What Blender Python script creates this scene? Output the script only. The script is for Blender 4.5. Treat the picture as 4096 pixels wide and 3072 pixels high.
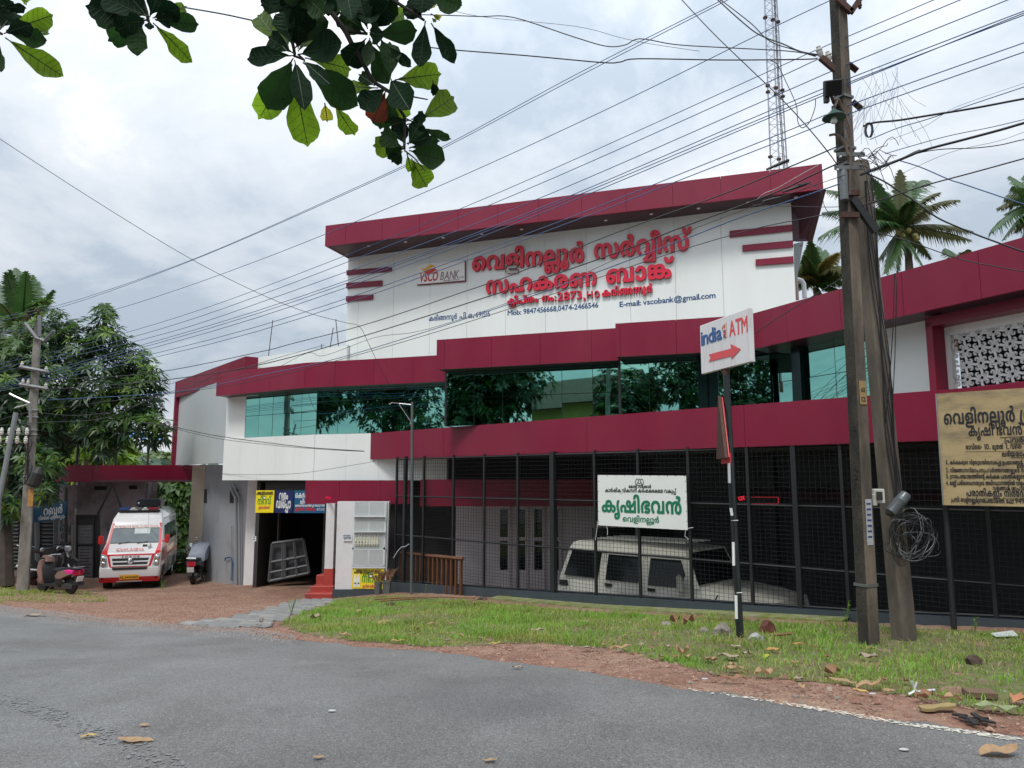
import bpy, bmesh, math, random, json, zlib, base64
import numpy as np
from mathutils import Vector, Matrix
random.seed(7); rng=np.random.default_rng(7)
SC=bpy.context.scene
for o in list(bpy.data.objects): bpy.data.objects.remove(o)
# ---------------------------------------------------------------- camera
E=1.6; FP=2944.0; PIT=math.atan((1918-1536)/FP)
cd=bpy.data.cameras.new('camera'); cam=bpy.data.objects.new('camera',cd); SC.collection.objects.link(cam)
cam.location=(0,0,E); cam.rotation_euler=(math.pi/2+PIT,0,0); cd.sensor_width=36; cd.lens=36*FP/4096; cd.clip_start=.05; cd.clip_end=900
SC.camera=cam
# ---------------------------------------------------------------- world: broken cloud cover
W=bpy.data.worlds.new('World'); SC.world=W; W.use_nodes=True; nt=W.node_tree; nt.nodes.clear()
def N(t,**k):
    n=nt.nodes.new(t)
    for a,b in k.items(): setattr(n,a,b)
    return n
SUN_EL=math.radians(58); SUN_AZ=math.radians(200)   # azimuth measured clockwise from +Y
sky=N('ShaderNodeTexSky',sky_type='NISHITA'); sky.sun_disc=False; sky.sun_elevation=SUN_EL; sky.sun_rotation=SUN_AZ; sky.altitude=50
bg1=N('ShaderNodeBackground'); bg1.inputs[1].default_value=.1; nt.links.new(sky.outputs[0],bg1.inputs[0])
tc=N('ShaderNodeTexCoord'); sp=N('ShaderNodeSeparateXYZ'); nt.links.new(tc.outputs['Generated'],sp.inputs[0])
def MA(op,a,b=None,c=None):
    n=N('ShaderNodeMath',operation=op)
    for i,v in enumerate((a,b,c)):
        if v is None: continue
        if isinstance(v,(int,float)): n.inputs[i].default_value=v
        else: nt.links.new(v,n.inputs[i])
    return n.outputs[0]
zc=MA('ADD',MA('MAXIMUM',sp.outputs[2],0.),.34)
cb=N('ShaderNodeCombineXYZ'); nt.links.new(MA('DIVIDE',sp.outputs[0],zc),cb.inputs[0]); nt.links.new(MA('DIVIDE',sp.outputs[1],zc),cb.inputs[1])
n1=N('ShaderNodeTexNoise'); n1.inputs['Scale'].default_value=1.7; n1.inputs['Detail'].default_value=9; n1.inputs['Roughness'].default_value=.6; n1.inputs['Distortion'].default_value=.25
mp=N('ShaderNodeMapping'); mp.inputs['Location'].default_value=(2.3,.4,0); nt.links.new(cb.outputs[0],mp.inputs[0]); nt.links.new(mp.outputs[0],n1.inputs['Vector'])
rp=N('ShaderNodeValToRGB'); nt.links.new(n1.outputs[0],rp.inputs[0]); e=rp.color_ramp.elements
e[0].position=.38; e[0].color=(.46,.535,.625,1); e[1].position=.66; e[1].color=(1.0,1.0,1.02,1)
for p,c in ((.46,(.60,.66,.73,1)),(.56,(.72,.76,.81,1))):
    x=e.new(p); x.color=c
# overcast skies brighten towards the zenith
el=MA('MULTIPLY_ADD',MA('POWER',MA('MAXIMUM',sp.outputs[2],0.),1.6),1.6,.92)
vm=N('ShaderNodeVectorMath',operation='SCALE'); nt.links.new(rp.outputs[0],vm.inputs[0]); nt.links.new(el,vm.inputs['Scale'])
bg2=N('ShaderNodeBackground'); bg2.inputs[1].default_value=.95; nt.links.new(vm.outputs[0],bg2.inputs[0])
mx=N('ShaderNodeMixShader'); mx.inputs[0].default_value=.93; nt.links.new(bg1.outputs[0],mx.inputs[1]); nt.links.new(bg2.outputs[0],mx.inputs[2])
ow=N('ShaderNodeOutputWorld'); nt.links.new(mx.outputs[0],ow.inputs[0])
# ---------------------------------------------------------------- sun (veiled)
sl=bpy.data.lights.new('sun','SUN'); sl.energy=2.0; sl.angle=math.radians(14); sl.color=(1,.965,.9)
so=bpy.data.objects.new('sun',sl); SC.collection.objects.link(so)
sd=Vector((math.sin(SUN_AZ)*math.cos(SUN_EL),math.cos(SUN_AZ)*math.cos(SUN_EL),math.sin(SUN_EL)))
so.rotation_euler=sd.to_track_quat('Z','Y').to_euler()
vs=SC.view_settings; SC.display_settings.display_device='sRGB'; vs.view_transform='Standard'; vs.look='None'; vs.gamma=1; vs.exposure=.12; vs.use_curve_mapping=False
SC.cycles.max_bounces=6; SC.cycles.diffuse_bounces=3; SC.cycles.glossy_bounces=3; SC.cycles.transmission_bounces=4; SC.cycles.transparent_max_bounces=6
SC.cycles.use_denoising=True
# ---------------------------------------------------------------- survey helpers (photo pixel -> point in the place)
cp,sp_=math.cos(PIT),math.sin(PIT)
def ray(u,v):
    a=(u-2048)/FP; b=(1536-v)/FP
    return Vector((a,cp-b*sp_,sp_+b*cp))
def aY(u,v,Y):
    d=ray(u,v); return Vector((0,0,E))+d*(Y/d.y)
def aZ(u,v,z):          # z relative to the eye
    d=ray(u,v); return Vector((0,0,E))+d*(z/d.z)
def pl(u,v,P,n):
    d=ray(u,v); o=Vector((0,0,E)); return o+d*((P-o).dot(n)/d.dot(n))
def vpl(A,B):            # vertical plane through two plan points -> (point, outward normal)
    d=Vector((B[0]-A[0],B[1]-A[1],0)).normalized(); n=Vector((d.y,-d.x,0))
    P=Vector((A[0],A[1],0))
    if (Vector((0,0,0))-P).dot(n)<0: n=-n
    return P,n
def col_x(u,A,B,v=1800):  # plan point on line AB seen at pixel column u
    P,n=vpl(A,B); q=pl(u,v,P,n); return Vector((q.x,q.y,0))
COL=SC.collection
# ---------------------------------------------------------------- materials
MT={}
def M(name,col,rough=.6,metal=0.,var=.12,vsc=3.,bump=.0,bsc=40.,spec=.5,coat=0.,coatr=.1,trn=0.,alpha=None,col2=None,thr=.5,thw=.12,sc2=2.,emit=0.,streak=0.,bdist=.01,vz=1.):
    if name in MT: return MT[name]
    m=bpy.data.materials.new(name); m.use_nodes=True; t=m.node_tree; n=t.nodes; L=t.links
    b=n['Principled BSDF']; b.inputs['Roughness'].default_value=rough; b.inputs['Metallic'].default_value=metal
    b.inputs['Specular IOR Level'].default_value=spec; b.inputs['Coat Weight'].default_value=coat; b.inputs['Coat Roughness'].default_value=coatr
    g=n.new('ShaderNodeNewGeometry'); mp=n.new('ShaderNodeMapping'); mp.inputs['Scale'].default_value=(1,1,vz); L.new(g.outputs['Position'],mp.inputs[0])
    def noise(s,d=4,r=.6):
        x=n.new('ShaderNodeTexNoise'); x.inputs['Scale'].default_value=s; x.inputs['Detail'].default_value=d; x.inputs['Roughness'].default_value=r; L.new(mp.outputs[0],x.inputs['Vector']); return x.outputs[0]
    def mixc(f,a,c,bt='MIX'):
        x=n.new('ShaderNodeMix'); x.data_type='RGBA'; x.blend_type=bt
        for i,v in ((0,f),(6,a),(7,c)):
            if isinstance(v,(tuple,list)): x.inputs[i].default_value=tuple(v)+(1,) if len(v)==3 else v
            elif isinstance(v,(int,float)): x.inputs[i].default_value=v
            else: L.new(v,x.inputs[i])
        return x.outputs[2]
    def mrange(v,a,c,lo,hi):
        x=n.new('ShaderNodeMapRange'); L.new(v,x.inputs[0])
        for i,q in zip((1,2,3,4),(a,c,lo,hi)): x.inputs[i].default_value=q
        return x.outputs[0]
    c=tuple(col)
    if col2 is not None: c=mixc(mrange(noise(sc2,8,.65),thr-thw,thr+thw,0,1),col,col2)
    if var: 
        k=mrange(noise(vsc,5),.25,.75,1-var,1+var)
        x=n.new('ShaderNodeVectorMath'); x.operation='SCALE'; L.new(k,x.inputs['Scale'])
        if isinstance(c,tuple): x.inputs[0].default_value=c
        else: L.new(c,x.inputs[0])
        c=x.outputs[0]
    if isinstance(c,tuple): b.inputs['Base Color'].default_value=c+(1,)
    else: L.new(c,b.inputs['Base Color'])
    if bump:
        x=n.new('ShaderNodeBump'); x.inputs['Strength'].default_value=bump; x.inputs['Distance'].default_value=bdist; L.new(noise(bsc,6),x.inputs['Height']); L.new(x.outputs[0],b.inputs['Normal'])
    if emit: b.inputs['Emission Color'].default_value=tuple(col)+(1,); b.inputs['Emission Strength'].default_value=emit
    if trn:
        tr=n.new('ShaderNodeBsdfTranslucent'); 
        if isinstance(c,tuple): tr.inputs[0].default_value=tuple(min(1,v*2.2) for v in c)+(1,)
        else:
            y=n.new('ShaderNodeVectorMath'); y.operation='SCALE'; y.inputs['Scale'].default_value=2.2; L.new(c,y.inputs[0]); L.new(y.outputs[0],tr.inputs[0])
        s=n.new('ShaderNodeMixShader'); s.inputs[0].default_value=trn; L.new(b.outputs[0],s.inputs[1]); L.new(tr.outputs[0],s.inputs[2]); L.new(s.outputs[0],n['Material Output'].inputs[0])
    if alpha is not None: b.inputs['Alpha'].default_value=alpha
    MT[name]=m; return m
mrn=M('maroon_panel',(.19,.0015,.028),.42,coat=.2,coatr=.36,var=.10,vsc=1.2,col2=(.20,.012,.038),sc2=1.1,thr=.56,thw=.16,vz=.45,bump=.04,bsc=3,spec=.33)
wht=M('white_panel',(.79,.83,.82),.45,var=.03,vsc=.6,col2=(.70,.73,.71),sc2=1.2,thr=.62,thw=.22,vz=.2)
shp=M('shop_white',(.66,.65,.66),.55,var=.05,col2=(.45,.40,.36),sc2=1.5,thr=.68,thw=.12)
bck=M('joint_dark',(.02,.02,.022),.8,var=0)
plas=M('shaded_plaster',(.075,.08,.085),.8,var=.2,vsc=1.5)  # plaster under slab and canopy: deep shade put into the colour
pink=M('pale_plaster',(.64,.56,.58),.7,var=.08)
blk=M('black_paint',(.012,.014,.016),.5,var=.2)
bas=M('base_wall_paint',(.045,.06,.075),.55,var=.3,vsc=3,col2=(.02,.03,.028),sc2=3,thr=.6,bump=.3,bsc=20)
conc=M('concrete',(.24,.225,.2),.85,var=.3,vsc=4,col2=(.07,.065,.05),sc2=2.2,thr=.52,thw=.1,bump=.6,bsc=30,vz=.35)
concd=M('dark_concrete',(.075,.068,.06),.85,var=.35,vsc=5,col2=(.025,.024,.022),sc2=5,thr=.5,bump=1,bsc=22,bdist=.02,vz=.4)
metal=M('galvanised',(.42,.43,.44),.42,.8,var=.15)
rust=M('rusty_steel',(.07,.035,.025),.75,.3,var=.3,vsc=12)
red=M('step_red',(.42,.045,.035),.5,var=.18,vsc=2.5,col2=(.3,.05,.04),sc2=4)
blue=M('sign_blue_letter',(.012,.07,.2),.5,var=0)
redl=M('red_letter',(.66,.006,.04),.4,var=.05,coat=.1)
redd=M('red_letter_side',(.25,.006,.012),.45,var=0)
blkt=M('black_rubber',(.015,.015,.016),.7,var=.2,bump=.3)
cable=M('cable_black',(.013,.015,.02),.5,var=0)
wireb=M('wire_blue',(.045,.11,.26),.42,.3,var=0)
chrome=M('chrome',(.7,.71,.73),.12,1.,var=0)
cream=M('cream_wall',(.36,.31,.34),.8,var=.2,vsc=1,col2=(.1,.09,.07),sc2=.9,thr=.6)
glassm=M('green_mirror_glass',(.21,.50,.43),.015,1.,var=0.)
dglass=M('dark_glass',(.012,.015,.017),.06,0,var=0,spec=.6)
leafd=M('leaf_silhouette',(.006,.022,.009),.75,trn=.10,var=.3,vsc=9,spec=.1)  # leaves in silhouette: their shade is put into the colour
leafb=M('leaf_backlit',(.085,.15,.008),.5,trn=.7,var=.3,vsc=14,spec=.3)  # leaves lit through by the sky: that light is put into the colour
bark=M('bark',(.06,.05,.04),.9,var=.4,vsc=6,bump=.8,bsc=18)
leafdry=M('leaf_dry',(.33,.19,.085),.7,trn=.15,var=.35,vsc=30,bump=.4,bsc=60)
# ---------------------------------------------------------------- mesh helpers
class MB:
    def __init__(s): s.v=[]; s.f=[]; s.m=[]
    def add(s,vs,fs,mi=0):
        o=len(s.v); s.v+= [tuple(x) for x in vs]; s.f+=[tuple(i+o for i in f) for f in fs]; s.m+=[mi]*len(fs); return s
    def box(s,c,d,rz=0,mi=0,R=None):
        R=R or Matrix.Rotation(rz,3,'Z'); c=Vector(c)
        vs=[c+R@Vector((x*d[0]/2,y*d[1]/2,z*d[2]/2)) for x in(-1,1) for y in(-1,1) for z in(-1,1)]
        return s.add(vs,[(0,1,3,2),(4,6,7,5),(0,4,5,1),(2,3,7,6),(0,2,6,4),(1,5,7,3)],mi)
    def slab(s,A,B,z0,z1,o0,o1,n=None,mi=0):   # vertical slab over plan segment AB, from offset o0 to o1 along outward normal; z absolute
        if n is None: n=vpl(A,B)[1]
        A=Vector((A[0],A[1],0)); B=Vector((B[0],B[1],0)); vs=[]
        for P in(A,B):
            for o in(o0,o1):
                for z in(z0,z1): vs.append(P+n*o+Vector((0,0,z)))
        return s.add(vs,[(0,1,3,2),(4,6,7,5),(0,4,5,1),(2,3,7,6),(0,2,6,4),(1,5,7,3)],mi)
    def prism(s,poly,vec,mi=0):                 # polygon of 3D points extruded by vec
        k=len(poly); P=[Vector(p) for p in poly]; v=Vector(vec)
        return s.add(P+[p+v for p in P],[tuple(range(k)),tuple(range(2*k-1,k-1,-1))]+[(i,i+k,(i+1)%k+k,(i+1)%k) for i in range(k)],mi)
    def tube(s,pts,r,n=6,mi=0,cap=True):
        P=[Vector(p) for p in pts]; k=len(P); r=r if isinstance(r,(list,tuple)) else [r]*k
        vs=[]; up=None
        for i in range(k):
            t=(P[min(i+1,k-1)]-P[max(i-1,0)]).normalized()
            if up is None or abs(up.dot(t))>.95: up=Vector((0,0,1)) if abs(t.z)<.9 else Vector((1,0,0))
            a=t.cross(up).normalized(); b=a.cross(t); up=b
            vs+=[P[i]+(a*math.cos(2*math.pi*j/n)+b*math.sin(2*math.pi*j/n))*r[i] for j in range(n)]
        fs=[(i*n+j,i*n+(j+1)%n,(i+1)*n+(j+1)%n,(i+1)*n+j) for i in range(k-1) for j in range(n)]
        if cap: fs+=[tuple(range(n-1,-1,-1)),tuple((k-1)*n+j for j in range(n))]
        return s.add(vs,fs,mi)
    def lathe(s,c,prof,n=16,ax=(0,0,1),mi=0):   # prof: (radius, height) along axis
        ax=Vector(ax).normalized(); a=ax.orthogonal().normalized(); b=ax.cross(a); c=Vector(c); vs=[]
        for r,h in prof: vs+=[c+ax*h+(a*math.cos(2*math.pi*j/n)+b*math.sin(2*math.pi*j/n))*r for j in range(n)]
        k=len(prof); fs=[(i*n+j,i*n+(j+1)%n,(i+1)*n+(j+1)%n,(i+1)*n+j) for i in range(k-1) for j in range(n)]
        fs+=[tuple(range(n-1,-1,-1)),tuple((k-1)*n+j for j in range(n))]
        return s.add(vs,fs,mi)
    def quad(s,a,b,c,d,mi=0): return s.add([a,b,c,d],[(0,1,2,3)],mi)
    def build(s,name,mat,parent=None,smooth=False,bev=0,kind=None,loc=None):
        me=bpy.data.meshes.new(name); me.from_pydata([tuple(v) for v in s.v],[],s.f)
        mats=mat if isinstance(mat,(list,tuple)) else [mat]
        for q in mats: me.materials.append(q)
        if len(mats)>1: me.polygons.foreach_set('material_index',s.m)
        bm=bmesh.new(); bm.from_mesh(me)
        if bev: bmesh.ops.remove_doubles(bm,verts=bm.verts,dist=1e-5)
        bmesh.ops.recalc_face_normals(bm,faces=bm.faces)
        if bev: bmesh.ops.bevel(bm,geom=[e for e in bm.edges if len(e.link_faces)==2 and e.calc_face_angle(0)>.5],offset=bev,segments=1 if bev<.02 else 2,affect='EDGES',clamp_overlap=True)
        bm.to_mesh(me); bm.free()
        if smooth:
            me.polygons.foreach_set('use_smooth',[True]*len(me.polygons)); me.set_sharp_from_angle(angle=.7)
        o=bpy.data.objects.new(name,me); COL.objects.link(o)
        if parent:
            o.parent=parent
            if loc is None: o.matrix_parent_inverse=parent.matrix_basis.inverted()
        if kind: o['kind']=kind
        if loc is not None: o.location=loc
        return o
def tag(o,label,cat,group=None,kind=None):
    o['label']=label; o['category']=cat
    if group: o['group']=group
    if kind: o['kind']=kind
    return o
def thing(name,label,cat,loc=(0,0,0),rz=0,group=None,sc=1):
    o=bpy.data.objects.new(name,None); o.empty_display_size=.1; COL.objects.link(o); o.location=loc; o.rotation_euler=(0,0,rz); o.scale=(sc,)*3
    return tag(o,label,cat,group)
def struct(o): o['kind']='structure'; return o
def dup(root,loc,rz,label,group=None,sc=None):
    r=root.copy(); COL.objects.link(r); r.location=loc; r.rotation_euler=(0,0,rz); r['label']=label
    if sc: r.scale=(sc,)*3
    if group: r['group']=group
    for ch in root.children:
        c=ch.copy(); COL.objects.link(c); c.parent=r
        for g in ch.children:
            d=g.copy(); COL.objects.link(d); d.parent=c
    return r
def np_mesh(name,V,F,mat,parent=None,kind=None,smooth=False):
    V=np.asarray(V,np.float32).reshape(-1,3); F=np.asarray(F,np.int32); k=F.shape[1]; nf=len(F)
    me=bpy.data.meshes.new(name); me.vertices.add(len(V)); me.vertices.foreach_set('co',V.ravel())
    me.loops.add(nf*k); me.loops.foreach_set('vertex_index',F.ravel()); me.polygons.add(nf)
    me.polygons.foreach_set('loop_start',np.arange(0,nf*k,k,dtype=np.int32)); me.polygons.foreach_set('loop_total',np.full(nf,k,np.int32))
    me.update(calc_edges=True); me.materials.append(mat)
    if smooth: me.polygons.foreach_set('use_smooth',[True]*nf)
    o=bpy.data.objects.new(name,me); COL.objects.link(o)
    if parent: o.parent=parent; o.matrix_parent_inverse=parent.matrix_basis.inverted()
    if kind: o['kind']=kind
    return o
# ---------------------------------------------------------------- lettering
GLY={
6:[[40932,45732,49937,52645,54156,54170,52383,48792,44595,40395,36191,33482,31671,31656,33744,36735],[42150,40651,39456,38862,38868,40676,43378,45176,46372,46967,46960,46355,45151,43649]],
9:[[39432,44844,40963,40080,41599,46109,51811,48800,46984,46665,48151,52037,58331,66134,68839,70646,71256,70965,67077,69483,70692,70702,68611,72807,75496,76333,84134,84487,85398,87205,89909,94710,99207,102201,96801,92897,90488,88674,88958,90744,93736,98531,103933,107838,110850,112062,112082,110598,107314,103123,97429,89629,84223,80314,75825,69529,59626,48529,41925,38019,34709,32898,31984,33456],[58950,56253,54759,53874,54484,55995,59005,60207,62602,63195,62589,58085,58068,62565,63756,62251],[99150,96758,96474,97982,101584,104578,104262,102452]],
11:[[40600,80500,80519,43319,40921,40026,40931,43333,65833,74540,78750,80861,81774,81794,80606,78517,75525,71629,65028,59618,53628,44629,39824,35615,32600,32279,34963,39755,47558,50266,51474,51488,49399,45805,40404,43409,50311,54503,55689,55958,63458,63798,65609,68011,70709,72502,73691,72766,68555,63452,40351,34343,32230,32814,35805],[40971,38877,38288,42191,43987,44578,43372]],
13:[[40600,65800,65519,42719,40921,40026,42133,55035,61945,64354,66165,66493,65006,62317,54828,43127,37720,34410,32295,32276,34364,38556,43355,47558,50266,51777,51490,49399,45805,40704,41607,46411,53009,56602,58688,58068,55357,50553,38550,35245,33439,32226,33113,35805],[40971,38877,38288,42191,43987,44578,43372]],
17:[[72096,76596,79900,82008,83217,83298,75798,75452,68852,69173,70390,73704,77310,81811,84807,87798,89884,90465,90144,88324,85307,91295,94912,98241,98573,96500,92317,87825,81829,74627,69821,65609,62894,61076,60752,55352,55666,54178,51188,48193,43394,38892,35587,32576,31664,31654,35531,41541,39457,40371,42175,45175,46972,47864,47853,46344,49033,61333,62817,65506,67899],[72714,70319,69132,71833,75433,75116]],
20:[[42132,47533,50838,53248,54165,53278,49988,45792,40090,42499,45805,56011,60508,62302,62296,61391,56288,56271,61668,63158,61351,55651,54734,61031,67036,70648,70368,68875,66180,69490,70406,69215,66523,61428,56029,47927,41621,36209,33496,31975,32853,36737],[43049,40355,39168,42774,45172,46364,45752]],
23:[[40332,45732,51139,54733,58031,62832,65535,69142,71250,72459,73373,75773,77870,79066,79359,79054,77551,73351,72134,75731,81133,84741,86851,86867,85378,83584,81188,73392,72205,70714,68621,66225,61429,54827,51523,49116,46704,45792,40090,36786,34381,32573,31660,32546,35536],[43050,40053,39456,39162,39466,40670,43373,45473,47254,45451],[58350,56552,55057,53864,53573,60773,65573,64963,64057,62552,60150],[53592,54803,57209,60811,63805,64998,65292]],
25:[[43932,47531,51134,54138,56244,57451,58662,59600,61108,63511,65909,68004,69197,69787,69777,68865,67354,65244,70631,73342,75754,77268,77886,77000,75512,72521,69227,65629,62329,58427,55421,53315,52107,51198,50260,48753,46350,43951,41856,40664,40075,40088,40997,44616,39229,35917,33504,32292,31974,32562,34050,37040,39735]],
26:[[59834,101234,101027,93527,93152,67652,67669,87469,86902,83021,79427,75229,66825,61712,59587,55387,55702,54512,52420,49426,40729,36524,33817,32007,31694,32581,35267,41576,39492,40406,42511,45810,47306,47898,46379,49069,59868],[67687,68300,70409,74611,77905,79387]],
28:[[31034,78133,78527,70727,70652,64352,59252,60763,60774,57791,52398,45797,42193,39484,38274,38259,45761,46976,50280,52077,53270,52054,51152,31352]],
33:[[43332,49932,55037,58346,59856,59272,56584,52389,41891,39796,40706,44610,51209,57202,60218,53926,47629,41329,36524,33216,31703,32586,35876,40672,49371,51466,51155,47551,40951,33760,31043,37335]],
35:[[38832,44544,41262,40079,40092,40699,41905,43709,45811,47610,49107,50004,50894,51162,52052,53246,56536,61631,67933,72443,75736,80531,86833,90740,93450,95262,95874,95294,93212,89029,83316,85407,87195,87776,87468,86560,85054,82951,80850,79052,77558,76666,76727,68927,68872,68260,67355,66152,64350,62251,60454,59260,58699,57510,56017,53624,49428,44629,40126,36820,34110,32599,31987,32271,33456,35844]],
37:[[42132,46632,50237,52946,54158,53575,52681,50587,48190,45792,42791,40088,41298,44607,47610,51811,54209,56603,57796,58088,58034,65833,66191,66500,67706,69810,72211,74009,75504,76395,76334,84133,84489,84801,86007,87810,89910,92308,93803,94996,95578,94362,91044,96432,99744,101856,103372,103686,103099,101310,99518,96225,91429,86929,83625,80317,76726,72829,66827,63823,62017,57826,52429,47029,41323,36814,34103,32288,31972,32557,34644,37935],[43049,41551,40354,39168,40372,42774,45172,46364,46356,45752,44550]],
38:[[39432,44844,42454,40963,40080,40390,41599,43404,45509,49411,52411,49400,47590,46677,46667,47254,48745,51138,53834,58331,63733,67340,69449,70966,70684,68600,65611,71610,74904,76697,77290,77574,76059,72744,78131,81442,83552,85064,85676,85390,83905,81516,77624,74028,69229,64429,59324,55428,51229,45829,41625,38019,35311,32898,31984,32270,33456,35246],[57750,56253,55058,54474,55084,55992,58402,59302,61095,62286,62876,62866,62258,61353,59550]],
40:[[51432,57132,60736,62841,64652,63769,59880,63492,63809,61720,57527,52429,45227,41022,36812,34098,32583,32850,34333,41538,40372,42195,44303,47008,53910,56303,55694,53289,48488,48471,54769,56862,56555,55051,48151,47234]],
41:[[43932,50534,55343,60433,66131,70935,75446,78163,78488,76410,71929,65916,68902,70686,70368,68256,64050,60754,59265,59290,59327,51527,50860,48151,43952,40963,40082,41600,44616,39229,37423,34410,32595,31978,32562,34350,36741,39735]],
42:[[38832,44544,40964,40074,40086,40696,41903,44008,45810,49409,50305,51199,51433,59234,59294,60505,62009,64111,66509,68605,70393,70374,68857,66144,71531,74843,76956,78470,78787,77602,75515,71325,66529,60227,55418,52724,50028,47029,42828,38623,35315,33505,32292,31978,33159,35246]],
44:[[35232,41541,39754,39465,40973,43376,46074,47568,47856,46344,49033,76333,76427,68627,68552,55352,55072,52385,46993,40393,34685,31669,32248]],
45:[[35232,41541,39754,39465,40973,43376,46074,47568,47856,46344,49033,90133,90194,89006,86617,82126,76729,71027,65919,63208,61997,61352,55352,55666,54476,52385,49391,42194,36489,32878,31664,32248],[69752,69489,71004,75511,78809,80605,82390,82352]],
46:[[42132,46032,49335,52343,53852,54160,53872,52680,51186,48790,45792,40089,41298,43103,45808,49111,54209,56005,57499,58086,58333,66134,66499,68008,71011,73409,75205,76698,77289,77275,76666,73044,75133,100033,100038,100127,92327,92252,83252,82952,85070,85390,83608,82414,80021,75828,70429,65626,62017,59623,56327,48829,42825,38017,34404,32288,31968,33450,34644,36738,38834],[43049,41551,40354,39168,40372,42774,45172,46364,46356,45752,44550]],
47:[[52632,57431,61634,64640,66150,65862,64967,63471,59575,53575,52678,52681,53883,59283,62585,64689,65896,66207,65316,62623,58428,50929,45227,40421,36811,33797,32583,32265,33144,34333,41538,40654,40372,40986,42496,44904,47608,51211,56610,58706,58401,52400,49097,46692,45484,45472,47563,51159,57458,58656,58652,55949,51750,46953,44837,48433]],
48:[[32834,68534,68291,67105,64415,62021,58426,51229,43427,39822,37417,35007,33190],[40951,40684,41598,42504,44609,47010,48508,49398,48183,46070],[50252,54468,56583,56900,56010,58106,59598,60488,60752]],
49:[[48732,59235,64931,71232,76336,81146,84762,86287,85108,81229,75218,77303,78190,77878,76665,72753,66750,70666,71884,71304,68619,65626,61729,56629,52423,46429,39827,35619,32906,31990,32570,34656,37943,42735],[49650,43957,40673,40098,41606,43410,45810,47906,46994,47276,49361,52050],[59256,55970,55092,56306,59611,62904,64088,62870]],
50:[[39432,44844,42156,40667,40081,40994,41900,44005,47009,49710,55409,57805,59900,56602,53301,49996,48490,46680,46368,46657,47847,50238,53533,58931,63135,67043,69457,69778,69190,68299,65013,60223,54229,48229,43127,38019,34708,32595,31976,32860,35545],[56850,55353,54458,53872,54478,55682,57184,58984,60782,62278,61963,61357,60152,58650]],
51:[[39432,45144,41857,40668,40077,40691,42803,45208,47010,51210,53607,55701,57192,57783,57467,55957,52944,58331,61642,63751,65566,65884,65000,62911,60220,55727,50929,44028,40424,36816,33804,32289,31976,33158,35545]],
52:[[32834,74533,74627,66827,66752,54152,40952,40968,60769,60493,59009,56619,52727,47629,41627,36818,33502],[40988,41299,43709,48211,51205,52396,52687]],
53:[[40600,67300,67019,42719,40921,40026,40630,42133,60434,63136,65540,67650,68263,66474,63482,65586,67092,67697,67706,66514,63523,59327,54229,47029,42526,38020,35012,33203,32295,31984,32276,33469,35262,37358,39755,44555,47859,50266,51778,51190,49100,45505,41305,46110,54211,58407,59600,59595,58992,54789,54772,58371,59568,60165,60158,58954,56552,43052,39151,35847,33439,32226,32520,33113,35805],[40971,39773,38877,38288,39790,42191,43987,44578,43372]],
54:[[43932,50533,54140,55648,55961,61369,64078,65590,65902,64116,60825,56329,50628,46722,44610,44295,46377,42781,40688,39797,41019,35029,32615,31996,33479,36769,42461,48459,47853,45750,39154,37037],[54179,52091,51802,53010,55412,57208,58097,56886]],
55:[[39432,45144,41857,40668,40083,40693,41899,43705,46109,48811,51809,54206,55701,57192,57783,57467,55958,53246,55933,80533,80627,80027,72827,72452,63152,65570,65882,65592,63209,61417,59321,54228,47329,42527,38019,35311,33502,32289,31976,32564,34053,36442]],
56:[[43932,50833,55342,58060,59898,62307,66510,72508,76700,69800,66796,64688,62868,64945,67636,72731,78133,82038,85654,86577,84800,80616,75825,69529,62028,57222,53613,51501,49658,47852,45450,41557,40075,40997,44616,39229,33202,31982,32268,33454,36142,39735],[73350,70958,70674,72182,75784,78778,78463,76652]],
57:[[35232,41541,39754,39465,40973,43376,46074,47568,47856,46344,49033,91933,92327,84227,80910,77598,74292,73412,72220,69826,65029,61429,59026,56620,55113,54504,54792,55984,58677,61973,66471,66452,55352,55663,55072,53880,52385,49391,46993,40393,37390,34685,32878,31669,31658,32248],[74252,74272,79980,84495,84152],[66189,63791,62295,61704,62609,64411,65908,66501]],
58:[[38832,44544,40964,40073,40085,40696,41602,43107,44910,47011,48809,50006,50899,51133,58934,59295,59904,62009,65610,67705,68897,69166,70350,71544,73638,78432,83531,85933,89237,91642,94052,95262,95874,95887,95297,93808,92018,89029,83617,86302,87492,87781,87770,87162,85354,83551,80551,78455,77562,76994,76108,74616,71624,68029,63229,59026,55417,52125,49128,44029,41027,37121,34712,32902,31987,32272,33456,35844]],
59:[[35232,41541,39754,39465,40973,43376,46074,47568,47856,46344,49033,70933,73346,71255,69466,68876,69189,70096,71603,74008,77010,80010,83006,85098,86290,86576,86267,84757,81744,87131,90442,93155,94672,94690,92905,90217,86624,81829,76129,71327,67721,64713,62905,61391,61079,61367,63152,55352,55666,54476,52385,49391,45794,41894,38291,35587,32576,31669,31662,32247]],
64:[[42132,46332,50235,53241,55349,56862,57476,57492,56306,54218,50925,46129,41329,36522,33210,31397,34695,39192,41006,43411,46409,48502,49388,49373,48460,46652,44550,41852,40358,39168,31064,32550,34941,38234]],
65:[[33134,41234,41333,40452,38364,36270,33873,27875,24573,21870,20065,18556,17944,18537,26040,26352,28456,30855,32351,32646,33227]],
66:[[33134,41234,41326,39849,37462,34469,32072,29075,24275,20673,18269,16160,15549,16440,19132,23329,27231,29035,30540,31454,32347,33228],[22446,21550,21555,22459,24861,25160,25756,25449,24245]],
67:[[36994,42095,46301,49011,49926,48143,43653,46390,45814,42526,36829,31426,32610,36510,38304,38592,37368,36154,32249,29840,28624,29211,31303],[39111,36415,35224,36434,39138,42134,43026,42115]],
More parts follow.
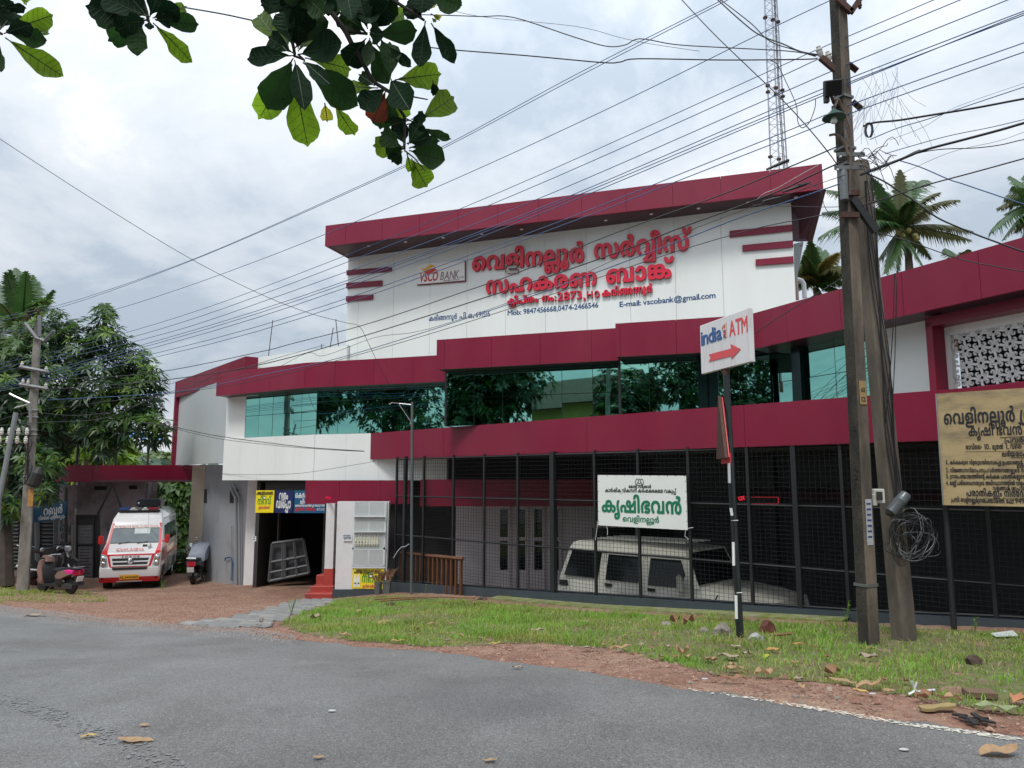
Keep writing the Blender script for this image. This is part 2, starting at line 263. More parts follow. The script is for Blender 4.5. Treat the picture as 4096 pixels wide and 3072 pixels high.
68:[[36994,42095,46301,49011,49926,49634,48143,46349,43653,46390,46404,45814,44322,42526,40129,36829,31426,32610,36510,37408,38304,38592,37368,36154,32249,29840,28632,28624,29211,31303,33997],[38210,35214,34319,34326,36718,40017,42419,44225,43315,40910],[38231,37033,36437,37939,40339,42137,41834,40331]],
69:[[32178,36679,40885,44196,45108,44528,40966,40083,40703,43727,35927,35023,32904,31980,33160,36727,32530,27127,24120,22914,22607,22894,24685,28279],[31896,30100,30108,31912,34911,37308,36702,34897]],
71:[[42132,46332,49335,52343,53852,54160,53872,52680,51186,48790,45792,40089,41296,43704,46709,49410,53010,55408,57803,58998,60185,60170,58357,55344,60732,62537,66151,68268,68288,67102,64116,60224,55429,49429,43125,38617,34704,32288,31968,32557,33749,36738,39434],[43049,41551,40354,39168,40372,42774,45172,46364,46356,45752,44550]],
72:[[47832,54733,58639,60144,61052,60766,58973,56578,52979,49379,46975,45170,44262,43952,41559,40368,39778,40093,41902,44609,44597,46388,49383,53581,57184,58987,60793,61702,61410,60218,58423,56027,48529,41325,36215,34108,32899,31985,31972,32862,34651,37343,40037,43933],[50548,49953,50260,51764,53563,54459,54152,52649],[52697,51199,50306,50612,52412,54210,54805,54499]],
77:[[22733,26933,29635,32340,34147,35060,34472,27868,27856,26652,25451,23051,21254,20659,20668,14672,14071,13456,14944,18236]],
117:[[38832,44544,40964,40074,40086,40696,41903,44008,45810,49409,50305,51199,51433,59234,59275,59892,60800,62005,65911,70110,65892,64374,64362,64954,66445,68538,73332,77231,80233,82335,85042,87454,88072,87488,85104,81218,83628,84535,85144,84255,83061,80665,77067,72266,69564,69562,70747,75248,76744,77036,75227,70429,64429,59624,56017,53623,50927,47929,44629,39825,37421,35314,33506,32596,31986,32272,33161,34650],[75150,73653,72458,72176,73086,74294,76403,77001,78494,79685,80276,80265,79657,78753,76950]],
118:[[39432,44844,42156,40667,40081,40694,42502,44306,49411,52110,47894,46684,46074,46358,48743,52035,56231,61933,65538,68851,70068,69188,67998,66506,62918,65327,66538,66549,65060,62665,60267,55767,51264,52447,56948,58444,58736,57529,56627,52429,46429,40724,38019,35612,33503,32595,31980,32862,35246],[56850,55353,54458,53872,54482,55692,57802,58103,58401,60194,61087,61974,61967,61659,60453,58650]],
119:[[39432,44844,41858,40369,40081,40994,44607,50611,53010,49700,47588,46665,47849,51137,55332,60131,65236,67942,70356,70976,69495,66209,71611,77908,73992,72475,73058,75143,77836,81432,86532,90135,94647,96465,96480,94994,92606,89016,92330,93248,92357,90263,84267,77664,79147,83648,85144,85134,82725,70429,59623,54229,47929,41625,36817,32898,31976,34350],[57750,55058,54476,56290,59601,62286,62866,61353],[83550,81156,80573,82393,84201,84798,87784,88365,87153]],
120:[[43932,51133,55943,58058,59898,62607,66811,69211,64391,63173,63756,65543,69734,75131,81135,84746,86864,86584,84503,80018,83335,83352,82459,79765,71666,68364,69548,75246,76140,75532,74027,68929,61127,54516,51498,49960,47851,45450,42753,40069,40694,44617,39229,35315,32290,32562,34050,36741,39735],[73950,71557,70975,72792,74902,75502,78486,79064,77553]],
136:[[42132,46632,50237,52946,54158,53575,50587,45792,40088,41298,44607,51811,56603,58088,58034,65833,66500,69810,74009,75504,76395,76334,84133,84801,87810,92308,94996,95578,94362,91044,96432,101856,103686,101310,96225,91429,86929,83625,80317,76726,72829,66827,62017,57826,52429,47029,41323,36814,34103,32288,31972,32557,34644,37935],[43049,40354,39168,42774,45172,46364,45752],[98033,105536,107941,109449,110358,109472,103168,102855,100451,98051,96554,95968,89372,88758,90244,93236]],
142:[[35232,41541,39754,39465,40973,43376,46074,47568,47856,46344,49033,76333,76427,68627,68552,55352,55663,55072,53880,52385,49391,46993,40393,37390,34685,32878,31669,31658,32248],[72233,76433,79436,82142,83649,84263,83672,77068,77056,75852,74350,71951,70454,69860,70168,63272,62657,63250,64444,67436]],
145:[[52632,61634,64640,66150,65862,63471,52678,53883,62585,65896,66207,65316,62623,58428,50929,45227,40421,36811,33797,32583,32265,33144,34333,41538,40372,42496,44904,47608,56610,58706,58401,49097,46692,45484,45472,47563,51159,58656,58652,55949,46953,44837],[60233,67736,70442,71949,72564,71672,65368,65055,62650,58754,58468,51572,50957,52444,55436]],
147:[[48732,59235,64931,71232,76336,81146,84762,86287,85108,81229,75218,77303,78190,77878,76665,72753,66750,70666,71884,71304,68619,65626,61729,56629,52423,46429,39827,35619,32906,31990,32570,34656,37943,42735],[49650,43957,40673,40098,41606,43410,45810,47906,46994,47276,49361,52050],[59256,55970,55092,56306,59611,62904,64088,62870],[80633,88136,92048,92959,92072,85768,85756,83651,79154,78868,71972,71654,73143,76435]],
153:[[39432,45144,41857,40668,40083,40693,41899,43705,46109,48811,51809,54206,55701,57192,57783,57467,55958,53246,55933,80533,80627,80027,72827,72452,63152,65570,65882,65592,63209,61417,59321,54228,47329,42527,38019,35311,33502,32289,31976,32564,34053,36442],[76433,80633,83636,86342,87849,88463,87872,81268,81560,80955,80052,78550,76151,74654,74060,74368,67472,66857,67450,68644,71636]],
156:[[38832,44544,40964,40073,40085,40696,41602,43107,44910,47011,48809,50006,50899,51133,58934,59295,59904,62009,65610,67705,68897,69166,70350,71544,73638,78432,83531,85933,89237,91642,94052,95262,95874,95887,95297,93808,92018,89029,83617,86302,87492,87781,87770,87162,85354,83551,80551,78455,77562,76994,76108,74616,71624,68029,63229,59026,55417,52125,49128,44029,41027,37121,34712,32902,31987,32272,33456,35844],[90233,94433,97736,100442,101648,102560,101972,95368,95356,94452,92951,90251,89054,88159,88468,81572,80956,82444,85736]],
162:[[44200,49002,48420,44520,42123,40630,40038,40056,40980,43102,46127,43127,38027,33484,32267,31945,32826,34017,35211,38803]],
163:[[40332,45732,51139,58031,65535,69142,71250,73373,76673,77552,81137,86831,93434,96140,98250,98562,97974,96182,93188,85092,89005,95011,100407,104293,104569,102756,100044,105132,109947,112061,112978,112396,110011,106421,101627,96229,89627,84520,80308,77292,73392,70714,66225,59329,52425,47911,45792,36786,33779,32272,31658,33143,35836],[43050,40053,39162,40670,43373,45473,47254],[87150,84456,83572,87473,90169,91060,89851],[58350,55057,53573,60773,65573,64963,62552],[53592,54803,57209,60811,63805,65292]],
166:[[54078,57377,60080,62184,63692,63706,63112,61917,60421,58022,53520,54425,55929,59533,62531,64926,65818,66401,66993,68187,70581,74477,79879,83484,85592,86801,87116,86228,84440,85945,86851,87160,86870,85678,83584,80589,76391,73392,72502,71312,67423,62929,56629,52425,49116,46704,45792,40990,37387,34682,32875,31664,31953,33143,35536,39132,43031,46633,51139,51738,49030,47822,47215,47202,47793,49286,51680],[55592,54094,53496,52905,55608,57407,58301,57694,56792],[75093,73896,73300,72720,71828,70336,68541,71854,73373,76672,79066,79360,79054,76950,73351,72134,72433,75131,78732,80220,80207,79600,77794],[43050,40053,39456,39162,39466,40670,43373,45473,47254,45451],[58350,56552,55057,53864,53573,60773,65573,64963,64057,62552,60150],[53592,54803,57209,60811,63805,64998,65292]],
167:[[40332,45732,51139,58031,65535,68239,71250,73373,76971,79066,78756,75751,77233,123433,123527,116027,110904,105792,105509,103719,100427,95329,91127,87518,85704,86887,91075,97971,97952,85952,86866,85379,80589,73392,71310,67423,61429,53025,48212,45792,36786,33779,32272,31658,33143,35836],[43050,40053,39162,40670,43373,45473,47254],[58350,55057,53573,60773,65573,64963,62552],[105752,105772,111480,115995,115652],[97989,93794,93202,93808,95911,97409],[53592,54803,57209,60810,63805,65292]],
173:[[40332,46933,51740,55334,59231,64032,67035,69740,72449,73658,74873,77872,79369,80266,80860,80255,79051,74550,73334,78131,82934,85339,87446,88360,88068,87176,85083,82987,79091,74592,73406,71914,69223,66227,62629,57829,54826,52121,48227,44029,40729,37127,33819,32309,32301,32894,34388,36782,34076,32570,31965,31956,32547,34040,36435],[42150,40951,39755,39460,39765,41571,45773,46973,48455,45751],[59550,57154,55958,54773,61973,66773,66164,64956,63752,61950],[44892,41593,39799,39804,40407,41310,43111,46409,48205,46992],[55092,56002,58409,62011,63809,65005,66497,66492]],
175:[[41832,46332,49335,52042,53553,53872,52978,51484,49689,46991,43992,40389,43099,47006,53910,61110,58399,56886,56269,57156,58945,61937,64633,69131,73332,76335,79040,80548,81158,80566,79072,76977,79082,80592,80003,78211,80910,83007,84502,85395,85982,85933,94034,94084,94994,96502,99208,102211,105510,107305,107899,106692,104589,100688,100671,106069,107566,108162,107854,106651,103950,100651,99734,103631,108732,112336,114442,115951,116260,115369,113875,111180,113285,115092,115699,115409,113918,110625,105229,98928,93821,90513,86024,83027,79129,73429,68925,63229,54829,48827,43122,38916,35606,32894,31976,32258,34345,37336],[42749,41251,40354,39461,39168,39170,39771,42774,43974,45471,46362,46055,45452,44549],[68550,66153,64360,63768,64082,65594,68304,69807,72202,73096,72189,70986,67685,67668,72465,73362,73357,73054,72151]],
176:[[49586,78086,78527,70727,70352,59552,60770,59286,54796,48798,43695,40087,38274,38260,45761,46976,50280,52077,53270,53262,51452,31352,31034,60134,47202],[56503,68833,70633,70303]],
179:[[41829,55629,67033,75441,82954,85043,88934,94331,99435,102443,103952,104266,103378,101286,98590,94392,90189,93805,100411,105207,107896,108434,116233,116284,117196,119607,124711,127110,122591,121370,122253,124940,129433,135131,139635,143243,145357,145678,144196,140611,144211,149006,151994,152583,152268,147744,153132,158250,160672,160096,156815,152923,147529,139729,134024,128929,122029,117225,113016,109424,104629,98929,92925,88417,85709,82993,82075,77564,66751,52947,40347,38850,39155,64657,73063,76972,78783,79399,77914,74024,68629,62628,57519,53027,48229,38325,33815,31998,33483,37375,44575,48485,49393,48803,47009,44313,49412,52406,53896,54177,61078,61401,62607,64411,69508,71303,71895,70681,67075,40373,34369,31656,32542,36133],[93149,90455,89268,92874,95572,96764,95852],[132750,130058,129476,131294,133703,134301,137284,137865,136053],[39789,38293,38302,41304,42800,43093,41889]],
180:[[42132,49335,51741,53550,53870,51186,45792,40089,43705,50011,54808,57498,58333,66134,66490,67400,69807,75511,72196,71875,75461,81156,87761,91072,91692,90502,88111,92010,95004,96795,97680,96766,94353,72152,72133,78433,120133,120227,112427,112352,102752,105472,105196,102513,97725,91429,82125,72829,66825,62616,56927,50029,44627,39220,35609,32893,31968,33450,36738],[43049,40653,39168,42774,45172,46364,45752],[81474,79377,78786,79396,81806,83896,84784,83877]],
184:[[43292,52894,58606,59816,59827,56842,59253,59867,58678,55985,51190,41292,39796,39803,42209,47010,51808,57201,60218,53926,46129,38627,33818,32008,31698,32288,34080,39173,49671,51764,51156,49353,31952,31933,49034,51428,51416,47811,41211,33719,31003,36396]],
190:[[56178,62179,64585,65792,65806,64017,61022,55621,58330,61933,65831,68223,69078,75378,75723,76630,78733,81131,82326,82578,89178,89225,90431,91933,95229,96418,96102,93687,98477,100284,102398,103314,102430,99442,103066,103394,101907,99518,96225,91429,85127,80317,76726,72829,66827,62017,55428,47029,40121,35308,32286,32557,36140,42431,47533,51139,53550,54165,53278,51186,45792,40088,41297,44607,49111,53909,57200,58088,58048,54141,51432,49923,49011,50490,52582],[57692,55895,55004,57708,59506,60400,59794],[71540,66149,66498,68007,71011,75206,76388,76348],[85642,84446,84801,86007,88411,92906,95290,94665,91949],[43049,40354,39168,42774,45172,46364,45752]],
196:[[39432,44844,40666,40080,40694,44006,49411,52411,47288,46661,49044,53234,57131,63133,66738,69449,70966,70684,69495,66211,72208,75197,76083,76033,83834,84495,86605,91411,94711,91096,89280,89258,91643,95534,100631,106634,110241,112958,113278,111796,108211,115109,118102,119593,119868,115343,120431,124344,127058,128276,127398,124414,120224,113029,107029,101624,96829,91129,85125,80015,76124,71629,63829,59024,53929,48229,42226,38019,34708,32595,31980,32862,35246],[57750,55058,54474,55992,59302,62286,62866,61353],[100350,97359,97078,98894,101002,101601,104886,105465,103653]],
199:[[48692,58895,61901,64011,64627,62241,64351,64664,62874,59880,63794,64105,63214,58726,49729,42825,36812,34098,32583,33148,34333,41237,40375,42497,45506,48810,53910,56004,56297,54791,48488,48471,55069,56565,56558,54753,48152,47834,54733,56825,56517,54111,50510,41217,38201,42695]],
200:[[55332,63734,70345,76633,85934,91947,94058,94972,94690,93504,87829,82416,86591,86874,86264,82652,80250,77552,76058,75767,75527,68027,67684,66162,63753,61049,54449,53854,56255,61960,63771,62883,59290,62598,63213,61122,58427,50029,40722,35607,32583,32556,34033,41537,40372,42195,44002,47309,51811,54809,55704,54799,49098,49082,55081,55974,48767,46960,46652,48738]],
202:[[38832,44544,40666,40085,41602,44009,46411,49407,50899,51133,58934,59298,61108,63811,66209,68003,69458,71545,74237,78132,82931,87135,90743,94035,97332,101831,106335,109341,112051,113875,112404,107029,101316,105492,105466,103354,99450,96753,95261,94727,86927,86864,85354,82350,79352,77858,76106,74317,71624,68029,61729,55417,52125,48829,44029,39525,34110,32598,31983,33456]],
203:[[38832,44544,41262,40080,40090,40998,42505,44309,45811,48210,49707,50901,51190,51133,58934,59293,60203,62009,64411,66210,68006,68900,69486,69733,77234,77294,77901,79107,81511,84809,86902,88093,88678,88068,86256,83844,89531,92844,94956,96168,96481,96493,95007,92617,90223,86029,81229,76425,73418,71024,68627,62929,59026,55418,52425,49428,44629,40126,37120,34411,32598,31986,32272,33458,35844]],
204:[[38832,44544,40964,40086,41301,45210,48809,51200,51433,87133,87172,86892,85106,82417,78225,71029,65029,60224,56017,50328,41327,37421,34712,32900,31986,33458],[59251,59282,60199,63209,65310,66808,67696,66482,63767],[68552,72467,74882,75497,74310,76406,79088,79052]],
205:[[68478,72988,70600,70013,71225,73931,78131,81124,82004,78988,83477,86186,87998,88322,86832,84140,86548,87758,87783,85702,81218,84838,83956,81863,78866,69564,70747,75248,76744,77036,75227,64429,59624,56017,50927,44029,39825,36218,33506,32292,31978,33159,35844,39131,44544,41262,40080,40696,42806,47611,49408,50902,51434,58933,59285,60498,63808,70111,66194,64682,64656,67940,64628,63414,64595],[75150,72458,72176,74294,76403,77001,79685,80265,78753]],
208:[[41779,46886,45994,46002,46907,48709,50508,51405,51997,51390,53779,76280,76427,68627,68252,55352,55666,53880,52086,49391,44594,40693,37390,34384,32576,31664,31654,33142,34933,35532,41541,39454,39461,39768,41875,45175,46972,47864,47853,46344,49033,68533,68498,58297,58010,55919,51725,46325,41819,39409,39102,39392]],
211:[[71486,99986,100127,92327,92252,82952,85068,85381,85094,83906,81517,78824,75828,72229,66227,62017,57826,52429,45828,39821,35609,32893,31976,32556,34047,35840,40033,43331,46332,50838,52946,53855,53870,52680,50587,47291,44292,40089,41899,44607,49111,53010,55107,56603,57794,58034,66133,66190,66501,67706,69210,71611,74008,75803,76995,77276,76061,73044,75133,82034,68802],[78103,91033,92533,92503],[43049,41551,40354,39168,40372,42774,45172,46364,46356,45752,44550]],
221:[[39979,45086,44194,44202,45107,46909,49604,49290,51680,74480,74627,66827,66452,40952,40968,56569,60769,60493,59009,55423,50329,43429,38022,34710,32890,33133,66733,66397,56497,56507,55314,50824,46025,40620,38213,37302,37592],[40988,41299,43709,48211,51205,52396,52687]],
222:[[41178,44477,47480,49584,50792,51106,50213,49018,45722,40921,43029,46333,50232,52626,53218,54094,55287,57681,61577,65477,69681,72088,73596,74508,74221,73033,74534,74627,66827,66771,66452,40952,40969,60769,60200,59009,56918,54824,51228,46429,42528,39224,36216,34105,33196,32834,37033,35526,34617,34308,34598,35790,37283,38780],[42692,41195,40305,41207,43008,45105,45399,44794],[62493,61296,60700,59823,58334,63433,65833,66431,67622,67908,67300,66096,64593],[40988,41299,42204,43709,45811,48211,50009,51205,52396,52687]],
225:[[51686,80486,80627,72827,72452,63152,65570,65888,64106,60219,55727,50929,45229,40724,38019,35311,33502,32292,31980,32566,33754,35545,39731,45144,42455,40666,40077,40691,42201,44307,47010,50910,53607,55702,57194,57786,57774,57165,53245,55933,62534,49302],[58603,70933,72733,72703]],
233:[[38832,44544,40964,40085,41903,44009,46411,49407,50898,51133,58934,59298,60807,63811,66209,68303,70054,72441,76034,81131,130933,131288,130106,125623,118729,111827,106418,104007,102796,102452,94051,95872,95294,92615,88429,83316,86897,87776,85956,82350,79352,77858,76404,74616,71325,66229,61729,55417,48828,44029,39826,37121,34110,31987,33456],[110552,110288,111502,113609,116011,119010,121405,123191,123152]],
276:[[31612,37612,41553,34054]],
277:[[31668,44867,45188,31989]],
290:[[36132,39733,41840,41553,38560,34958,33151,33438],[35898,39499,41906,41620,39226,35625,33218,33504]],
}
TEXT={
't1':[71,0,55,802,53,1872,65,2665,42,2945,222,3952,68,4901,118,5289],
't1b':[58,0,118,1350,225,2182,66,3252,156,3532],
't2':[58,0,59,1350,23,2679,50,3846,37,4677],
't2b':[46,0,64,1462,173,2048,77,3241],
't3':[166,0,65,1167,142,1447,38,2432,6,3580],
't3b':[42,0,6,1007],
't3c':[23,0,50,1167,65,1997,175,2277,203,4030,68,5394,118,5782],
't4':[23,0,50,1167,65,1997,175,2277,203,4030,68,5394,118,5782],
't4b':[44,0,65,985],
't4c':[20,0],
's3':[23,0,69,1167,57,1467,65,2767,47,3047,55,3799,117,4869],
's4':[71,0,55,802,53,1872,65,2665,42,2945,222,3952,68,4901,118,5289],
'v1':[55,0,53,1069,6,1862],
'v2':[35,0,65,1350,72,1631,208,2294,64,3280],
'k1':[71,0,23,802,72,1969,142,2633,23,3618,64,4785],
'k2':[28,0,65,1025,163,1305,117,2999],
'n':[42,0,65,1007,51,1287,153,2040],
'r':[51,0,211,752,118,2215],
'r0':[51,0],
'r1':[211,0],
'r2':[118,0],
's1':[72,0,23,663,50,1830,53,2661,58,3763,118,5114,163,5945,64,7639,118,8225],
's2':[23,0,64,1167,118,1753,57,2585,65,3884,23,4164,55,5640,65,6710,23,6990,58,8157,42,9508,23,10824,118,11991,57,12823,23,14122,72,15290,167,15953,48,17883,55,19016,23,20086,67,21253,208,21641,77,22627],
'b0':[71,0,55,802,53,1872,65,2665,42,2945,222,3952,68,4901,118,5289,162,6430,25,6742,64,7731,48,8318],
'b1':[23,0,69,1167,57,1467,65,2767,47,3356,55,4108,117,5178],
'b2':[162,0,44,312,55,1298,118,2367,196,3199,42,5196,6,6203],
'b3a':[50,0,64,830,55,1416,65,2486,71,2766,52,3569,277,4517],
'b3b':[48,0,67,824,38,1212,119,2360],
'b3c':[55,0,71,1069,50,1872,277,2702],
'b4':[52,0,145,948,49,1698,48,2856,64,3681,23,4267,67,5434,203,5822],
'b5':[23,0,118,1167,57,1998,23,3298,50,4465,67,5295,71,5683,33,6486,55,7418,65,8487,53,8767,49,9561,67,10719,48,11107,64,11932,49,12518,65,13676,46,13957,202,15419,71,17132,208,17935,184,18920,13,19852,44,20621,72,21607,40,22270,56,22994,175,24157,120,25910],
'b5b':[52,0,145,948,49,1698],
'b6':[55,0,65,1069,179,1349,64,3995,42,4582,153,5589,49,6658,64,7817,44,8403,42,9388,162,10395,44,10708,55,11694,118,12763,196,13595,42,15592,175,16599,53,18352,67,19145,71,19533,33,20336,58,21267,6,22618,26,23129,64,24612,33,25198,42,25821,6,26828],
'b7':[162,0,25,312,64,1301,48,1888,44,2712,180,3698,64,5559,49,6145,196,7303,65,9300,71,9581,205,10383,23,11889,118,13056,57,13887,23,15187,44,16663,200,17648,38,18982,65,20130,23,20410,53,21577,67,22371,71,22759,33,23561],
'b8':[48,0,190,824,77,2329,44,2638,50,3623,65,4454,72,4734,56,5398,64,6560,41,7147,42,8154,49,9161,67,10319,71,10707,33,11510,9,12442,33,14121,65,14743,233,15024,64,17100,42,17687,196,18694,65,20691,119,20971,55,22643,65,23713,53,23993,23,24786,120,25953],
'b9':[55,0,53,1069,175,1862,120,3615,56,5097,67,6260,44,6648,64,7634,118,8220,56,9052],
'b10':[44,0,50,985,64,1815,38,2402,65,3550,23,3830,53,4997,67,5790,6,6178,42,6998,65,8005,118,8285,72,9117,199,9781,56,10504,175,11667,120,13420],
'b11':[162,0,44,312,58,1298,65,2649,290,2929,71,3530,55,4332,53,5402,65,6195,42,6476,222,7483,68,8431,118,8819,162,9651,25,9964,64,10953,48,11539,44,12364,180,13349,64,15210,49,15796,196,16955,77,18952,276,18952,72,19558,45,20221,64,21481,290,22067],
'n1':[71,0,55,802,53,1872,65,2665,42,2945,222,3952,68,4901,118,5289,58,6430,118,7780,225,8612,66,9682,156,9962,58,11622,59,12973,23,14302,50,15469,37,16299,46,18113,64,19575,173,20161,65,21354,71,21634,205,22437],
'n2':[42,0,64,1007,33,1593,117,2216,71,3721,55,4524,53,5593,65,6387,71,6667,176,7470,190,8495,13,10309,221,11078,64,12026,40,12613,42,13336,55,14343,67,15413,6,15801,55,16621,65,17690,38,17971,50,19119,37,19949,55,21454,67,22523,6,22911],
'n3':[11,0,55,1071,65,2140,71,2421,33,3223,52,4155,145,5104,49,5853,48,7011,64,7836,136,8422],
'rv':[55,0,65,1069,52,1349,147,2298,163,3456,77,5150,17,5459,33,6870,67,7493,163,7881,71,9575,208,10377,33,11363,67,11985,6,12373],
'rw1':[55,0,65,1069,52,1349,147,2298,163,3456,77,5150],
'rw2':[17,0,33,1411,67,2034,163,2422,71,4115,208,4918,33,5903,67,6526,6,6914],
'k3':[72,0,48,663,204,1488,72,2681,49,3345,51,4503,65,5256,49,5536,72,7004,23,7667,64,8834,54,9421,65,10165,49,10445,65,11603,51,11884,176,12637,65,13662,55,14252,65,15321,52,15602,163,16550,67,18244,51,18632,55,19385,65,20454,119,20735],
'k4':[11,0,55,1071,65,2140,71,2421,33,3223,52,4155,47,5104,65,5856,163,6136,67,7830,6,8218],
}
_gc={}
def _mesh_loops(me,k):
    """boundary loops of a filled flat glyph mesh"""
    cnt={}
    for p in me.polygons:
        vs=list(p.vertices)
        for a,b in zip(vs,vs[1:]+vs[:1]): cnt.setdefault((min(a,b),max(a,b)),[]).append((a,b))
    nx={}
    for e,l in cnt.items():
        if len(l)==1: nx[l[0][0]]=l[0][1]
    out=[]
    while nx:
        a=next(iter(nx)); lp=[]
        while a in nx: lp.append(a); a=nx.pop(a)
        if len(lp)>2: out.append([(me.vertices[i].co.x*k,me.vertices[i].co.y*k) for i in lp])
    return out
def _font(s,k):
    if (s,k) in _gc: return _gc[(s,k)]
    cu=bpy.data.curves.new('t','FONT'); cu.body=s; cu.resolution_u=2; cu.fill_mode='FRONT'; o=bpy.data.objects.new('t',cu)
    me=bpy.data.meshes.new_from_object(o); bm=bmesh.new(); bm.from_mesh(me); bmesh.ops.remove_doubles(bm,verts=bm.verts,dist=1e-5); bm.to_mesh(me); bm.free()
    r=_mesh_loops(me,k); bpy.data.objects.remove(o); bpy.data.curves.remove(cu); bpy.data.meshes.remove(me); _gc[(s,k)]=r; return r
def layout(key,st=None,sp=0):
    if st:      # Latin line in the built-in face, split into letters
        o=[];x=0
        for ch in key:
            if ch==' ': x+=320; continue
            cs=_font(ch,1000.); x1=max(p[0] for c in cs for p in c); x0=min(p[0] for c in cs for p in c); o.append((x-x0,cs)); x+=x1-x0+(70 if st!='L4' else 90)+sp
        return o
    s=TEXT[key]; o=[]
    for c,x in zip(s[::2],s[1::2]):
        if c not in _gc: _gc[c]=[[((v//300)*6-600,(v%300)*6-800) for v in q] for q in GLY.get(c,[])]
        cs=_gc[c]
        if cs: o.append((x,cs))
    return o
def fatten(conts,b):
    """thicken strokes: push every outline vertex outwards (interior lies to the left)"""
    ar=sum(p[0]*q[1]-q[0]*p[1] for c in conts for p,q in zip(c,c[1:]+c[:1])); out=[]
    for c in conts:
        if ar<0: c=c[::-1]
        d=[c[0]]
        for p in c[1:]:
            if math.hypot(p[0]-d[-1][0],p[1]-d[-1][1])>6: d.append(p)
        if len(d)>2 and math.hypot(d[0][0]-d[-1][0],d[0][1]-d[-1][1])<=6: d.pop()
        n=len(d)
        if n<3: continue
        r=[]
        for i in range(n):
            a,p,q=d[i-1],d[i],d[(i+1)%n]; e1=(p[0]-a[0],p[1]-a[1]);e2=(q[0]-p[0],q[1]-p[1]);l1=math.hypot(*e1);l2=math.hypot(*e2)
            n1=(e1[1]/l1,-e1[0]/l1);n2=(e2[1]/l2,-e2[0]/l2); m=(n1[0]+n2[0],n1[1]+n2[1]); k=math.hypot(*m)
            if k<.3: r.append((p[0]+n1[0]*b,p[1]+n1[1]*b)); r.append((p[0]+n2[0]*b,p[1]+n2[1]*b)); continue
            f=b/max(.7,k/2)/k; r.append((p[0]+m[0]*f,p[1]+m[1]*f))
        out.append(r)
    return out
def outline_mesh(conts,ex):
    cu=bpy.data.curves.new('t','CURVE'); cu.dimensions='2D'; cu.fill_mode='BOTH' ; cu.extrude=ex
    for c in conts:
        s=cu.splines.new('POLY'); s.points.add(len(c)-1)
        s.points.foreach_set('co',[q for p in c for q in (p[0],p[1],0,1)]); s.use_cyclic_u=True
    o=bpy.data.objects.new('t',cu); me=bpy.data.meshes.new_from_object(o); bpy.data.objects.remove(o); bpy.data.curves.remove(cu); return me
def text(key,P,n,a,b,h,mats,parent,st=None,ex=.002,gap=.003,name='letter',each=False,shear=0,sp=0,mirror=False,bold=None):
    """text on the plane (P,n): baseline from pixel a to pixel b, h = em height in metres"""
    A=pl(*a,P,n) if len(a)==2 else Vector(a); B=pl(*b,P,n) if len(b)==2 else Vector(b); u=(B-A); w=u.length; u.normalize(); up=n.cross(u).normalized()
    if up.z<0: up=-up
    L=layout(key,st,sp)
    xs=[x+p[0] for x,cs in L for c in cs for p in c]; x0,x1=min(xs),max(xs); sx=w/(x1-x0); sy=h/1000
    mats=mats if isinstance(mats,(list,tuple)) else [mats]
    groups=[[g] for g in L] if each else [L]; res=[]
    for G in groups:
        bw=bold if bold is not None else {'L8':24,'L6':12,'L4':0}.get(st,0)
        cs=[[((x+p[0]+shear*p[1]-x0)*sx,p[1]*sy) for p in c] for x,cc in G for c in fatten(cc,bw)]
        if mirror: cs=[[(w-p[0],p[1]) for p in c] for c in cs]
        me=outline_mesh(cs,ex); me.name=name
        R=Matrix((u,up,n)).transposed().to_4x4(); R.translation=A+n*(gap+ex); me.transform(R)
        for q in mats: me.materials.append(q)
        if len(mats)>1:
            for p in me.polygons: p.material_index=0 if abs(p.normal.dot(n))>.7 else 1
        o=bpy.data.objects.new(name,me); COL.objects.link(o); o.parent=parent; o.matrix_parent_inverse=parent.matrix_basis.inverted()
        res.append(o)
    return res
def polydecal(name,pts,P,n,mat,parent,gap=.004,th=.003,px=True):
    Q=[(pl(*p,P,n) if px else Vector(p))+n*gap for p in pts]
    return MB().prism(Q,n*th).build(name,mat,parent)
def ellipse_px(cx,cy,rx,ry,k=20,rot=0): 
    return [(cx+rx*math.cos(t)*math.cos(rot)-ry*math.sin(t)*math.sin(rot),cy+rx*math.cos(t)*math.sin(rot)+ry*math.sin(t)*math.cos(rot)) for t in [2*math.pi*i/k for i in range(k)]]
# ================================================================ TERRAIN
S=.95
def fY(u): return 2002*S/(105.6+.04096*(u-1463))       # depth of the mesh fence line at pixel column u
CP=[(300,3072,3.95),(2048,3072,3.95),(3900,3072,3.95),(4096,2970,4.35),(2740,2760,5.4),(1400,2850,4.9),(500,2850,4.9),
(3470,2580,7.8),(2960,2548,8.0),(1185,2510,9.8),(0,2435,12.),(600,2500,10.3),(3330,2690,6.2),(2330,2710,6.1),(1900,2620,7.6),
(4096,2533,8.5),(3389,2500,9.9),(2407,2430,13.3),(1574,2372,16.9),(1290,2394,18.0),(1015,2348,20.6),(445,2354,21.8),(200,2367,19.0),(95,2365,18.7),(0,2345,20.5),(2000,2500,9.9),(3000,2640,6.9),(1000,2420,15.),(400,2410,16.)]
TP=[]; 
for u,v,Y in CP:
    q=aY(u,v,Y); TP.append((q.x,q.y,q.z))
TP+=[(-60,60,-2.2),(60,60,-2.),(0,90,-2.2),(-45,25,-2.2),(40,10,.1),(-30,-10,0),(30,-20,.2),(0,-12,0),(0,0,0),(-12,2,0.02),(12,0,.02),(-5,2,0),(5,2,0)]
zv=aY(445,2354,21.8).z; TP+=[(-12.6,21.2,zv),(-10.2,21.6,zv),(-14.2,26.5,zv-.05),(-11.4,27,zv-.05),(-9.3,21.5,zv+.02)]
TP=np.array(TP,float)
def _U(r2): return .5*r2*np.log(r2+1e-9)
_n=len(TP); _K=_U(((TP[:,None,:2]-TP[None,:,:2])**2).sum(-1))+np.eye(_n)*.25
